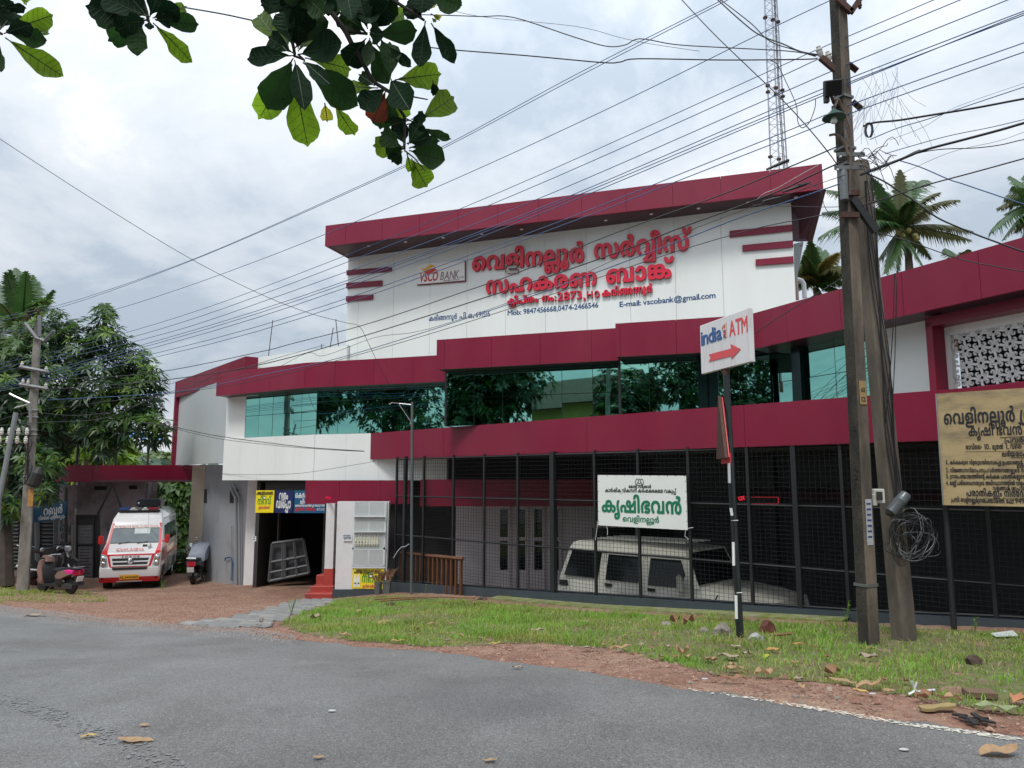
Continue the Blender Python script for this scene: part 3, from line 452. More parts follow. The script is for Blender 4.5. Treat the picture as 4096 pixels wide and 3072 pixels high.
_Pm=np.c_[np.ones(_n),TP[:,:2]]; _A=np.block([[_K,_Pm],[_Pm.T,np.zeros((3,3))]]); _w=np.linalg.solve(_A,np.r_[TP[:,2],np.zeros(3)])
FA=aY(1574,2100,fY(1574)); FB=aY(4096,2100,fY(4096)); FD=Vector((FB.x-FA.x,FB.y-FA.y,0)).normalized(); FN=Vector((FD.y,-FD.x,0))
if FN.y>0: FN=-FN
YARD=E-3.05
def gz(x,y):
    x=np.asarray(x,float); y=np.asarray(y,float); sh=x.shape; p=np.c_[x.ravel(),y.ravel()]
    r=_U(((p[:,None,:]-TP[None,:,:2])**2).sum(-1))@_w[:_n]+_w[_n]+p@_w[_n+1:]
    # behind the fence line the yard is level
    dd=-((p[:,0]-FA.x)*FN.x+(p[:,1]-FA.y)*FN.y); al=(p[:,0]-FA.x)*FD.x+(p[:,1]-FA.y)*FD.y
    k=np.clip((dd-.15)/.5,0,1)*np.clip((al+1.)/1.,0,1)
    r=r*(1-k)+YARD*k
    return r.reshape(sh)
def gzs(x,y): return float(gz(np.array([x]),np.array([y]))[0])
def gh(u,v,lo=3.,hi=60.):     # where a pixel's ray meets the ground
    d=ray(u,v); o=Vector((0,0,E)); ts=np.linspace(lo,hi,900); X=d.x/d.y*ts; Z=E+d.z/d.y*ts; g=gz(X,ts); i=np.argmax(Z<g)
    if Z[i]>=g[i]: i=len(ts)-1
    a,b=ts[max(i-1,0)],ts[i]; fa=(E+d.z/d.y*a)-gzs(d.x/d.y*a,a); fb=(E+d.z/d.y*b)-gzs(d.x/d.y*b,b)
    t=a+(b-a)*(fa/(fa-fb) if fa!=fb else 0); x=d.x/d.y*t; return Vector((x,t,gzs(x,t)))
def grid_sheet(name,xs,ys,mat,dz=0,mask=None,noise=0):
    X,Y=np.meshgrid(xs,ys,indexing='ij'); Z=gz(X,Y)+dz
    if noise: 
        Z+=noise*(np.sin(X*7.3+1.3*np.sin(Y*5.1))*np.cos(Y*6.1+np.sin(X*4.7))+.5*np.sin(X*17+Y*13)*np.sin(Y*19-X*7))
    V=np.stack([X,Y,Z],-1).reshape(-1,3); n,m=X.shape; I=np.arange(n*m).reshape(n,m)
    F=np.stack([I[:-1,:-1],I[1:,:-1],I[1:,1:],I[:-1,1:]],-1).reshape(-1,4)
    if mask is not None:
        c=V[F].mean(1); F=F[mask(c[:,0],c[:,1])]
    return np_mesh(name,V,F,mat,smooth=True)
def inpoly(x,y,poly):
    x=np.asarray(x);y=np.asarray(y); r=np.zeros(x.shape,bool); k=len(poly)
    for i in range(k):
        x0,y0=poly[i][:2];x1,y1=poly[(i+1)%k][:2]
        if y0==y1: continue
        c=((y0>y)!=(y1>y))&(x<(x1-x0)*(y-y0)/(y1-y0)+x0); r^=c
    return r
soil=M('laterite_soil',(.225,.11,.075),.92,var=.4,vsc=7,col2=(.34,.24,.17),sc2=.8,thr=.55,thw=.2,bump=1.,bsc=34,bdist=.03)
xs=np.unique(np.r_[np.linspace(-90,-22,18),np.arange(-22,12,.2),np.linspace(12,60,20)]); ys=np.unique(np.r_[np.linspace(-30,0,10),np.arange(0,26,.2),np.linspace(26,120,25)])
struct(grid_sheet('ground',xs,ys,soil,noise=.006))
# road: asphalt sheet bounded by the photographed edge
EP=[(-700,2400),(0,2436),(370,2482),(680,2512),(1000,2530),(1185,2560),(1481,2586),(1852,2616),(2048,2650),(2418,2697),(2700,2752),(3205,2826),(3622,2884),(4096,2956),(4700,3050)]
EDGE=[gh(*p) for p in EP]; ex=np.array([p.x for p in EDGE]); ey=np.array([p.y for p in EDGE])
def edge_y(x):
    x=np.asarray(x,float); y=np.interp(x,ex,ey); y=np.where(x<ex[0],ey[0]+(x-ex[0])*(-.35),y); y=np.where(x>ex[-1],ey[-1]+(x-ex[-1])*(-.35),y)
    return y+.05*np.sin(x*5.3)+.035*np.sin(x*13.1+1)+.02*np.sin(x*31)
xr=np.r_[np.linspace(-60,-22,25),np.arange(-22,9,.07),np.linspace(9,50,20)]
tr=np.r_[np.linspace(-14,0,12)[:-1],np.linspace(0,.8,22)[:-1],np.linspace(.8,1,14)]
X=np.repeat(xr[:,None],len(tr),1); ye=edge_y(X); Yv=np.where(tr[None]<0,tr[None]*1.,tr[None]*ye)
fade=np.clip((1-tr[None])/.02,0,1); Z=gz(X,Yv)+.022*fade-.012*(1-fade)
V=np.stack([X,Yv,Z],-1).reshape(-1,3); n_,m_=X.shape; I=np.arange(n_*m_).reshape(n_,m_); F=np.stack([I[:-1,:-1],I[1:,:-1],I[1:,1:],I[:-1,1:]],-1).reshape(-1,4)
def asphalt():
    m=M('asphalt',(.165,.165,.164),.6,var=.22,vsc=.55,col2=(.115,.113,.11),sc2=.8,thr=.56,thw=.12,bump=1.,bsc=120,bdist=.012,spec=.45); t=m.node_tree; n=t.nodes; L=t.links; b=n['Principled BSDF']
    g=next(x for x in n if x.type=='NEW_GEOMETRY'); old=b.inputs['Base Color'].links[0].from_socket
    v=n.new('ShaderNodeTexVoronoi'); v.inputs['Scale'].default_value=130; L.new(g.outputs['Position'],v.inputs['Vector'])
    s=n.new('ShaderNodeSeparateColor'); L.new(v.outputs['Color'],s.inputs[0]); r=n.new('ShaderNodeMapRange'); L.new(s.outputs[0],r.inputs[0])
    for i,q in zip((1,2,3,4),(.0,1.,.65,1.45)): r.inputs[i].default_value=q
    r2=n.new('ShaderNodeMapRange'); L.new(s.outputs[1],r2.inputs[0])
    for i,q in zip((1,2,3,4),(.93,1.,0,.14)): r2.inputs[i].default_value=q
    sc=n.new('ShaderNodeVectorMath'); sc.operation='SCALE'; L.new(old,sc.inputs[0]); L.new(r.outputs[0],sc.inputs['Scale'])
    ad=n.new('ShaderNodeVectorMath'); ad.operation='ADD'; L.new(sc.outputs[0],ad.inputs[0]); L.new(r2.outputs[0],ad.inputs[1])
    # worn, smoother patches
    nz=n.new('ShaderNodeTexNoise'); nz.inputs['Scale'].default_value=.35; nz.inputs['Detail'].default_value=6; L.new(g.outputs['Position'],nz.inputs['Vector'])
    r3=n.new('ShaderNodeMapRange'); L.new(nz.outputs[0],r3.inputs[0])
    for i,q in zip((1,2,3,4),(.4,.62,.62,.42)): r3.inputs[i].default_value=q
    L.new(r3.outputs[0],b.inputs['Roughness']); L.new(ad.outputs[0],b.inputs['Base Color']); return m
struct(np_mesh('road',V,F,asphalt(),smooth=True))
# worn white edge line, broken into flecks
lp=[(2752,2773),(2980,2805),(3205,2838),(3400,2873),(3622,2912),(3860,2943),(4096,2978),(4500,3038)]; LP=[gh(*p) for p in lp]
def worn_line(name,LP,wears,rows,pitch,mat):
    LV=[];LF=[]
    for i in range(len(LP)-1):
        a,b=LP[i],LP[i+1]; d=(b-a); ln=d.length; d/=ln; nn=Vector((-d.y,d.x,0)); k=int(ln/.016)
        for j in range(k):
            t=j/k
            for q in range(rows):
                if rng.random()>wears[min(i,len(wears)-1)]*(.55+.45*math.sin(j*.05+i)**2): continue
                p=a+(b-a)*t+nn*((q-rows/2)*pitch+rng.normal()*.004); s=.008*(.5+.8*rng.random()); e=rng.random(2)
                o=len(LV); LV+=[(p.x-s*d.x-s*nn.x,p.y-s*d.y-s*nn.y),(p.x+s*d.x-s*nn.x*e[0],p.y+s*d.y-s*nn.y),(p.x+s*d.x+s*nn.x,p.y+s*d.y+s*nn.y),(p.x-s*d.x+s*nn.x*e[1],p.y-s*d.y+s*nn.y)]; LF.append((o,o+1,o+2,o+3))
    LV=np.array(LV); zz=gz(LV[:,0],LV[:,1])+.026; return struct(np_mesh(name,np.c_[LV,zz],LF,mat))
worn_line('road_edge_line',LP,[.2,.3,.5,.55],7,.0115,M('line_paint',(.55,.53,.46),.7,var=.25,vsc=30))
worn_line('old_road_line',[gh(*p) for p in ((-200,2740),(150,2850),(400,2950),(640,3060),(900,3200))],[.22,.3],9,.018,M('line_ghost',(.165,.168,.172),.6,var=.2,vsc=30))
# ================================================================ BANK BUILDING
ZB,ZT,BT,BB,MW=2.43*S,3.105*S,1.21*S,.525*S,-.02*S
bank=thing('bank_building','white and maroon two storey bank with a raised tower wall and green mirror windows','building',(0,20,YARD))
U1L=aZ(863,1584.5,ZB);U12=aZ(1216,1551,ZB);U2R=aZ(1830,1523.6,ZB);U3L=aZ(1745,1478.5,ZB);U3R=aZ(2475,1440.7,ZB);U4L=aZ(2463,1427,ZB);U5L=aZ(2995,1400,ZB);U5R=aZ(4096,1156,ZB)
U5R=U5L+(U5R-U5L)*1.35
def fascia(A,B,z0,z1,us=None,k=None,th=.07,name='fascia_panel',mat=mrn,gap=.006,back=.45,par=bank,ends=True,vv=1500):
    """row of flush metal panels with open joints over a dark backing, plus soffit"""
    P,n=vpl(A,B); A=Vector((A[0],A[1],0));B=Vector((B[0],B[1],0)); d=(B-A); L=d.length; d/=L
    if us: cuts=[0]+sorted([(col_x(u,A,B,vv)-A).dot(d) for u in us])+[L]
    else: cuts=[L*i/k for i in range(k+1)]
    for a,b in zip(cuts[:-1],cuts[1:]):
        if b-a<.03: continue
        MB().slab(A+d*(a+gap/2),A+d*(b-gap/2),E+z0,E+z1,-th+rng.uniform(-.002,.002),rng.uniform(-.001,.001),n).build(name,mat,par)
    MB().slab(A+d*.02,B-d*.02,E+z0+.01,E+z1-.02,-th-.04,-th-.005,n).build('fascia_backing',bck,par)
    return P,n,d
sof=M('soffit_shaded',(.045,.006,.016),.45,var=.06,coat=.1)  # maroon of undersides and fin, darkened to carry their shade in the colour
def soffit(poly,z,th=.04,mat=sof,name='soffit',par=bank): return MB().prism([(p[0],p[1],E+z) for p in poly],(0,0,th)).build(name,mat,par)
WO=.52
def off(p,n,o): return Vector((p[0],p[1],0))+n*o
P1,n1_,d1=fascia(U1L,U12,ZB,ZT,us=[967,1080,1193])
P2,n2_,d2=fascia(U12,U2R,ZB,ZT,us=[1340,1495,1652,1812][:3])
P3,n3_,d3=fascia(U3L,U3R,ZB+.002,ZT,us=[1776,1965,2161,2367],back=.6)
P4,n4_,d4=fascia(U4L,U5L,ZB-.002,ZT,us=[2483,2709,2906])
P5,n5_,d5=fascia(U5L,U5R,ZB,ZT,us=[3157,3377,3633,3952,4400])
# glass and wall line, set back under the fascia
def isect(Pa,da,Pb,db):
    den=da.x*db.y-da.y*db.x; t=((Pb.x-Pa.x)*db.y-(Pb.y-Pa.y)*db.x)/den; return Vector((Pa.x+da.x*t,Pa.y+da.y*t,0))
w1=off(U1L,n1_,-WO);w2=off(U12,n2_,-WO);w3=off(U3L,n3_,-WO);w4=off(U4L,n4_,-WO);w5=off(U5L,n5_,-WO-.1)
c12=isect(w1,d1,w2,d2)
WL=col_x(905,w1,w1+d1,1700)
g3L=col_x(1788,w3,w3+d3,1493); c2e=g3L-n3_*0+ (w2+d2*((g3L-w2).dot(d2))-g3L)   # foot on W2
c45=isect(w4,d4,w5,d5); g4L=w4+d4*0
w5e=col_x(3500,w5,w5+d5,1500); w5f=off(U5R,n5_,-WO-.1)
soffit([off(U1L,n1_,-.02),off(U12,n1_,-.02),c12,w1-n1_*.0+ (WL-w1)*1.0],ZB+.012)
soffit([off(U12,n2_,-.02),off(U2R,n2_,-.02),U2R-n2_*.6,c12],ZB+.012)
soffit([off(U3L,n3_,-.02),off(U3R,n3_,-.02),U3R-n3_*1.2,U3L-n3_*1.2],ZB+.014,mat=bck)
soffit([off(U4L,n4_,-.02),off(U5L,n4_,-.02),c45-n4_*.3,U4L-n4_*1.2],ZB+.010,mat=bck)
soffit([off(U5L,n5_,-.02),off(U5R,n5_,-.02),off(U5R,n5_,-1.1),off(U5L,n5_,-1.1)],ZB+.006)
# flat roof deck behind the fascias
MB().prism([(p[0],p[1],E+ZT-.12) for p in (U1L-n1_*.1,U12-n1_*.1,U2R-n2_*.1,U3L-n3_*.1,U3R-n3_*.1,U4L-n4_*.1,U5L-n5_*.15,U5R-n5_*.1,U5R-n5_*8,(0,30),(-9,30))],(0,0,.06)).build('roof',conc,bank)
def glazing(A,B,z0,z1,zs,w=.6,end=True,name='glass_pane',corner=True):
    A=Vector((A[0],A[1],0));B=Vector((B[0],B[1],0)); P,n=vpl(A,B); d=B-A; L=d.length; d/=L; k=max(1,round(L/w)); 
    for i in range(k):
        for a,b in zip(zs[:-1],zs[1:]):
            x0,x1=A+d*(L*i/k+.006),A+d*(L*(i+1)/k-.006); t1,t2,t3=rng.normal(0,.0016,3)
            vs=[x0+n*(.01+t1)+Vector((0,0,E+a+.006)),x1+n*(.01+t2)+Vector((0,0,E+a+.006)),x1+n*(.01+t2+t3)+Vector((0,0,E+b-.006)),x0+n*(.01+t1+t3)+Vector((0,0,E+b-.006))]
            MB().prism(vs,-n*.008).build(name,glassm,bank)
    m=MB(); m.slab(A,B,E+z0,E+z1,-.05,-.005,n); m.build('glazing_backing',bck,bank)
    for i in range(k+1):
        MB().slab(A+d*max(0,L*i/k-.004),A+d*min(L,L*i/k+.004),E+z0,E+z1,-.005,.0125,n).build('mullion',M('mullion_green',(.02,.05,.045),.4,.5,var=0),bank)
ZS=[BT-.0,1.84*S,ZB+.01]
gA=col_x(982,w1,w1+d1,1700)
glazing(gA,c12,ZS[0],ZS[-1],ZS); glazing(c12,c2e,ZS[0],ZS[-1],ZS)
glazing(c2e,g3L,ZS[0],ZS[-1],ZS,w=.6)
g3R=w3+d3*((w4-w3).dot(d3)); glazing(g3L,g3R,ZS[0],ZS[-1],[ZS[0],1.84*S,2.36*S,ZS[-1]] if 0 else ZS)
glazing(g3R,w4,ZS[0],ZS[-1],ZS); glazing(w4,c45,ZS[0],ZS[-1],ZS); glazing(c45,w5e,ZS[0],ZS[-1],ZS,w=.75)
# dark pilasters breaking the right hand glass strip
for u in (2815,2850,3205): 
    A,B=(w4,w4+d4) if u<2990 else (c45,c45+d5); q=col_x(u,A,B,1500); P,n=vpl(A,B); dd=(d4 if u<2990 else d5)
    MB().slab(q-dd*.1,q+dd*.1,E+ZS[0],E+ZB,.015,.12,n).build('pilaster',M('pilaster_dark',(.012,.03,.03),.15,.6,var=0),bank)
# white cladding: left pier beside glass, wall under the glass
def wall(A,B,z0,z1,k,mat=wht,name='wall_panel',o=0.,gap=.004,th=.05):
    A=Vector((A[0],A[1],0));B=Vector((B[0],B[1],0)); P,n=vpl(A,B); d=B-A; L=d.length; d/=L
    for i in range(k): MB().slab(A+d*(L*i/k+gap/2),A+d*(L*(i+1)/k-gap/2),E+z0,E+z1,o-th,o+.015,n).build(name,mat,bank)
    MB().slab(A+d*.003,B-d*.003,E+z0+.004,E+z1-.004,o-th-.05,o-th+.052,n).build('wall_backing',M('joint_grey',(.5,.52,.51),.6,var=0),bank)
wall(WL,gA,ZS[0],ZB+.01,1); wall(WL,c12,MW,ZS[0],5,o=.03)
w2e=c12+d2*((col_x(1790,c12,c12+d2,1913)-c12).dot(d2)); wall(c12,w2e,MW,ZS[0],4,o=.03)
# ---- left return: sloping side parapet frame with recessed pale panel and lattice window
L1=aZ(702,1527.7,3.6*S);L2=aZ(983,1425,3.6*S);L3=aZ(1035,1430,3.6*S)
fascia(L1,L2,3.0*S,3.6*S,us=[712,745,787,828,878,928],vv=1450)
fascia(L2,L3,ZT-.1,3.6*S,k=1,vv=1450)
PL,nL=vpl(L1,L2); dL=(Vector((L2.x-L1.x,L2.y-L1.y,0))).normalized()
MB().slab(L1,Vector((L1.x,L1.y,0))+dL*.16,E+.5*S,E+3.6*S,-.3,.004,nL).build('side_frame',mrn,bank)
WLo=Vector((WL.x,WL.y,0))
A=Vector((L1.x,L1.y,0))-nL*.12+dL*.16
MB().slab(A,WLo,E+.5*S,E+3.05*S,-.06,0).build('side_wall_panel',M('side_panel',(.55,.6,.63),.35,coat=.3,var=.04),bank)
la=col_x(871,L1,L2,1700)-nL*.1; lb=col_x(905,L1,L2,1700)-nL*.1
MB().slab(la,lb,E+.5*S,E+2.35*S,-.02,.06,nL).build('lattice_frame',mrn,bank)
def lattice(A,B,z0,z1,n,cell,nm='lattice_screen',seed=0,mat=None,th=.012,off=0.):
    """cut metal screen: scroll work of rings, curls and petals joined into one sheet of real strips"""
    A=Vector((A[0],A[1],0));B=Vector((B[0],B[1],0)); d=B-A; L=d.length; d/=L; m=MB(); H=z1-z0
    def strip(pts,w):
        for (a,b),(c,e) in zip(pts[:-1],pts[1:]):
            vx,vz=c-a,e-b; l=math.hypot(vx,vz) or 1; px,pz=-vz/l*w/2,vx/l*w/2
            q=[(a+px,b+pz),(a-px,b-pz),(c-px,e-pz),(c+px,e+pz)]
            if any(x<-.001 or x>L+.001 or z<-.001 or z>H+.001 for x,z in q): 
                q=[(min(max(x,0),L),min(max(z,0),H)) for x,z in q]
            m.prism([A+d*x+n*off+Vector((0,0,z0+z)) for x,z in q],n*th)
    c=cell; 
    for i in range(int(L/c)+2):
        for j in range(int(H/c)+2):
            X,Z=(i)*c,(j)*c; 
            strip([(X+.17*c*math.cos(t),Z+.17*c*math.sin(t)) for t in [k*math.pi/4 for k in range(9)]],.10*c)
            for q in range(4):
                a0=q*math.pi/2+math.pi/4
                # curl from each node
                pts=[]
                for k in range(10):
                    t=k/9; rr=.30*c*(1-t*.75); an=a0+math.pi+t*4.6*(1 if (q+i+j)%2 else -1); pts.append((X+.40*c*math.cos(a0)+rr*.62*math.cos(an),Z+.40*c*math.sin(a0)+rr*.62*math.sin(an)))
                strip(pts,.14*c)
                strip([(X+.16*c*math.cos(a0),Z+.16*c*math.sin(a0)),(X+.34*c*math.cos(a0),Z+.34*c*math.sin(a0))],.12*c)
                a1=q*math.pi/2; strip([(X+.17*c*math.cos(a1),Z+.17*c*math.sin(a1)),(X+.33*c*math.cos(a1)+.05*c*math.sin(a1),Z+.33*c*math.sin(a1)+.05*c*math.cos(a1)),(X+.5*c*math.cos(a1),Z+.5*c*math.sin(a1))],.17*c)
    for a,b in (((0,.02*0+.02),(L,.02)),((0,H-.02),(L,H-.02)),((.02,0),(.02,H)),((L-.02,0),(L-.02,H))): strip([a,b],.05)
    return m.build(nm,mat or M('screen_white',(.72,.75,.74),.4,var=0),bank,kind='stuff')
lattice(la+dL*.09,lb+dL*.25,E+.5*S,E+2.2*S,nL,.24,off=.07); MB().slab(la+dL*.08,lb+dL*.3,E+.5*S,E+2.25*S,.058,.066,nL).build('lattice_back',bck,bank)
# ---- parapet behind the left fascia
wall(L3,aZ(1390,1380,3.6*S),2.6*S,3.6*S,3,o=0)
# ---- tower
TZ=6.2*S; TZ2=TZ*1.092
T1=aZ(1306.4,984,TZ);T2=aZ(3283,757,TZ); TW1=aZ(1393,1033,TZ);TW2=aZ(3163.8,812.7,TZ)
PT,nT,dT=fascia(T1,T2,TZ,TZ2,us=[1383,1529,1678,1832,1991,2155,2327,2506,2694,2889,3090],vv=900)
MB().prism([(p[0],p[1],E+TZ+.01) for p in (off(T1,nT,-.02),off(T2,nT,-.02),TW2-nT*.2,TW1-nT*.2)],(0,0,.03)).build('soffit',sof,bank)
MB().slab(T1,off(T1,nT,-1.5),E+TZ,E+TZ2,0,.05,-dT).build('fascia_end',mrn,bank)
MB().slab(T2,off(T2,nT,-3.5),E+TZ,E+TZ2,0,.05,dT).build('fascia_end',mrn,bank)
nTW=vpl(TW1,TW2)[1]; dTW=(TW2-TW1); dTW.z=0; LTW=dTW.length; dTW.normalize()
jc=[0]+[(col_x(u,TW1,TW2,1350)-Vector((TW1.x,TW1.y,0))).dot(dTW) for u in (1430,1571,1718,1867,2022,2182,2349,2525,2709,2900)]+[LTW]
for a,b in zip(jc[:-1],jc[1:]): 
    q=Vector((TW1.x,TW1.y,0)); MB().slab(q+dTW*(a+.003),q+dTW*(b-.003),E+2.2*S,E+TZ+.02,-.06,0,nTW).build('tower_wall_panel',wht,bank)
MB().slab(TW1,TW2,E+2.2*S,E+TZ+.02,-.2,-.05,nTW).build('tower_core',M('joint_white',(.6,.62,.61),.6,var=0),bank)
q1=Vector((TW1.x,TW1.y,0));q2=Vector((TW2.x,TW2.y,0))
MB().prism([(p.x,p.y,E+2.2*S) for p in (q1-nTW*.2,q2-nTW*.2,q2-nTW*5,q1-nTW*5)],(0,0,TZ+.1-2.2*S)).build('tower_rear_block',wht,bank)
# maroon stripes
PTW=Vector((TW1.x,TW1.y,E)); 
for L4 in ([(1389.7,1082.8),(1568,1068.9),(1568,1087.4),(1389.7,1102)],[(1388.8,1133.7),(1531,1123),(1531,1144),(1388.8,1155)],[(1388,1187),(1494,1178.6),(1494,1198.5),(1388,1207.8)],
 [(2919,926),(3168.5,900.7),(3169.5,925.4),(2919,951)],[(2970,983),(3172,964),(3173.4,989.8),(2970,1007)],[(3022.5,1040),(3173.5,1027),(3175,1052.8),(3022.5,1064)]):
    MB().prism([pl(*p,PTW,nTW)+nTW*.003 for p in L4],nTW*.05).build('stripe',mrn,bank)
# tapering fin on the right flank
zf=pl(3171,966,PTW,nTW).z-E; fb=aZ(3230,963,zf); fa=pl(3171,966,PTW,nTW)
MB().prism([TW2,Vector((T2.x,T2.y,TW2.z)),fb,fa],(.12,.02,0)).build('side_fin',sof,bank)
MB().prism([pl(3174,970,PTW,nTW)-nTW*.1,aY(3212,966,fa.y+.8),aY(3186,1110,fa.y+.8),pl(3178,1110,PTW,nTW)-nTW*.1],(.05,.1,0)).build('louvre_panel',M('louvre_grey',(.1,.13,.13),.5,var=.1),bank)
for i in range(4):
    v=985+i*34; MB().tube([aY(3174,v,fa.y+.35),aY(3209-i*6,v-3,fa.y+.72)],.012,4).build('louvre_bar',blk,bank)
for (u,v) in ((1475,984),(1622,968),(1772,951),(1926,936),(2086,918),(2423,882),(2605,857),(2794,834),(2992,810),(3184,790)):
    p=aZ(u,v,TZ); MB().lathe((p.x,p.y,p.z-.004),[(.04,0),(.04,.012)],10).build('downlight',M('lamp_white',(.8,.8,.78),.3,var=0),bank)
# right hand white bay with framed lattice screen
wb0=w5e; wb1=col_x(3771,w5,w5+d5,1500); wb1=wb1; n5=n5_
wall(wb0,wb1,BT-.1,ZB+.01,1,o=.0)
fr=.32
frA=wb1; frB=Vector((w5f.x,w5f.y,0)); 
fo=.30; 
m=MB(); m.slab(frA,frA+d5*.10,E+BT-.1,E+ZB-.1,0,fo,n5); m.build('screen_frame',mrn,bank)
m=MB(); m.slab(frA,frB,E+ZB-.16,E+ZB-.02,0,fo,n5); m.build('screen_frame',mrn,bank)
m=MB(); m.slab(frA+d5*.1,frB,E+BT-.1,E+BT+.08,0,fo-.02,n5); m.build('screen_frame',mrn,bank)
MB().slab(frA+d5*.1,frA+d5*.2,E+BT,E+ZB-.16,.02,.04,n5).build('screen_border',wht,bank); MB().slab(frA+d5*.2,frB,E+ZB-.3,E+ZB-.16,.02,.04,n5).build('screen_border',wht,bank)
lattice(frA+d5*.18,frA+d5*2.6,E+BT+.02,E+ZB-.28,n5,.2,off=.03); MB().slab(frA+d5*.1,frB,E+BT-.1,E+ZB-.1,-.3,-.25,n5).build('screen_backing',bck,bank)
# ---- lower beam (front edge of the carport slab)
B1=aZ(1463,1838,BB);B2=aZ(3575,1768,BB); B2=B1+(B2-B1)*1.5
PB,nB,dB=fascia(B1,B2,BB,BT,us=[1775,2348,2980,3560,4200],name='beam_panel',th=.08,vv=1750)
BK=aZ(1780,1861,BB); 
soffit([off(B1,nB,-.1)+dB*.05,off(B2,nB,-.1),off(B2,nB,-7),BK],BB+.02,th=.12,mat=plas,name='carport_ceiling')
MB().prism([(p[0],p[1],E+BT-.05) for p in (B1+dB*.05-nB*.02,B2-nB*.02,off(B2,nB,-2.2),off(B1,nB,-.9)+dB*.8)],(0,0,.03)).build('slab_top',conc,bank)
# ---- inner maroon bands
mA,mB_=aY(1220.7,1960,19.0*S),aY(1640,1960,19.0*S)
fascia(mA,mB_,-.62*S,MW-.005,us=[1358,1521],name='inner_fascia_panel',vv=1960)
mC,mD=aY(1681,1960,17.7*S),aY(2420,1960,17.7*S)
fascia(mC,mD,-.63*S,MW+.02,us=[1930,2180],name='inner_fascia_panel',vv=1960)
MB().tube([aY(1305,1993,18.9*S),aY(1321,1993,18.6*S)],.035,8).build('spout',redl,bank)
# carport interior, deep shade put into its dark colours: rear wall, doors, side walls, ceiling band, floor
bw0=aY(1560,2100,19.9*S); bw1=aY(2620,2100,19.4*S)
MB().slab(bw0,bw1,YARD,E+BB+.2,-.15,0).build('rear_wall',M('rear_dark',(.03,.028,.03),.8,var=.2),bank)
dA,dB2=aY(1822,2100,19.3*S),aY(2560,2100,18.9*S); nD=vpl(dA,dB2)[1]; PD=Vector((dA.x,dA.y,0))
MB().slab(dA,dB2,YARD,E-.6*S,-.05,.0,nD).build('rear_wall_pale',pink,bank)
for u0,u1,ul in ((1972,2064,None),(2060,2150,None),(2130,2190,None)): pass
for (u0,u1) in ((1990,2042),(2058,2112),(2126,2180),(2190,2245)):
    a,b=col_x(u0,dA,dB2,2150),col_x(u1,dA,dB2,2150); dd=(b-a).normalized(); w=(b-a).length
    dr=MB().slab(a,b,YARD+.05,E-.64*S,.002,.05,nD).build('door',M('door_paint',(.66,.57,.59),.5,var=.1),bank)
    for v0,v1 in ((2037,2148),(2162,2278)):
        z1,z0=pl(u0,v0,PD,nD).z,pl(u0,v1,PD,nD).z; MB().slab(a+dd*w*.2,b-dd*w*.2,z0,z1,.045,.056,nD).build('door_pane',dglass,dr)
for u0,u1,v0,v1 in ((2370,2540,2110,2170),(2590,2700,2110,2190)):
    a,b=col_x(u0,dA,dB2,2150),col_x(u1,dA,dB2,2150); MB().slab(a,b,pl(u0,v1,PD,nD).z,pl(u0,v0,PD,nD).z,.0,.03,nD).build('window_pane',dglass,bank)
rA=off(B1,nB,-6)+dB*7.2; rB=off(B1,nB,-5.2)+dB*20
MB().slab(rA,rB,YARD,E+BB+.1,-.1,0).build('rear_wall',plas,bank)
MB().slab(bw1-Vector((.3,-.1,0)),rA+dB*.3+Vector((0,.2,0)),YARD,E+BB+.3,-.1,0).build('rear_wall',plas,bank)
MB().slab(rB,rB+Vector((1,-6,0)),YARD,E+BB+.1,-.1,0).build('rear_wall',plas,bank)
for t in (.5,2.3,4.2,6.3,8.6): 
    q=rA+dB*t; MB().slab(q,q+dB*.25,YARD,E+BB+.02,.01,.25,nB).build('inner_column',M('col_dark',(.05,.06,.065),.6,var=.1),bank)
    MB().slab(q+dB*.5,q+dB*1.6,YARD+.2,E-.55,.004,.03,nB).build('inner_window',dglass,bank)
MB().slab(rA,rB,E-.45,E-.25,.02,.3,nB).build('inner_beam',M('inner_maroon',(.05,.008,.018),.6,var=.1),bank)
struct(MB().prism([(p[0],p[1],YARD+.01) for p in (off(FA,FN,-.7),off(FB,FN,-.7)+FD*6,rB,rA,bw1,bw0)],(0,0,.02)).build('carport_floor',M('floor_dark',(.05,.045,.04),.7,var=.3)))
# ground floor shop front
cq0,cq1=aZ(972,2346,-3.05),aZ(1026,2349,-3.05)
for (a,b,z0,z1,o0,o1,mt,nm) in ((cq0,cq1,YARD,E+MW,-.3,0,shp,'column'),):
    MB().slab(a,b,z0,z1,o0,o1).build(nm,mt,bank)
q=Vector((cq1.x,cq1.y,0)); MB().slab(q,q+Vector((.15,.42,0)),YARD,E+MW,-.02,.02).build('column_side',M('col_side',(.3,.29,.27),.7,var=.2,vsc=2),bank)
q=q+Vector((.2,.45,0)); MB().slab(q,q+Vector((.22,.02,0)),YARD,E-.25,-.3,.02).build('door_jamb',M('jamb',(.36,.34,.3),.7,var=.2),bank)
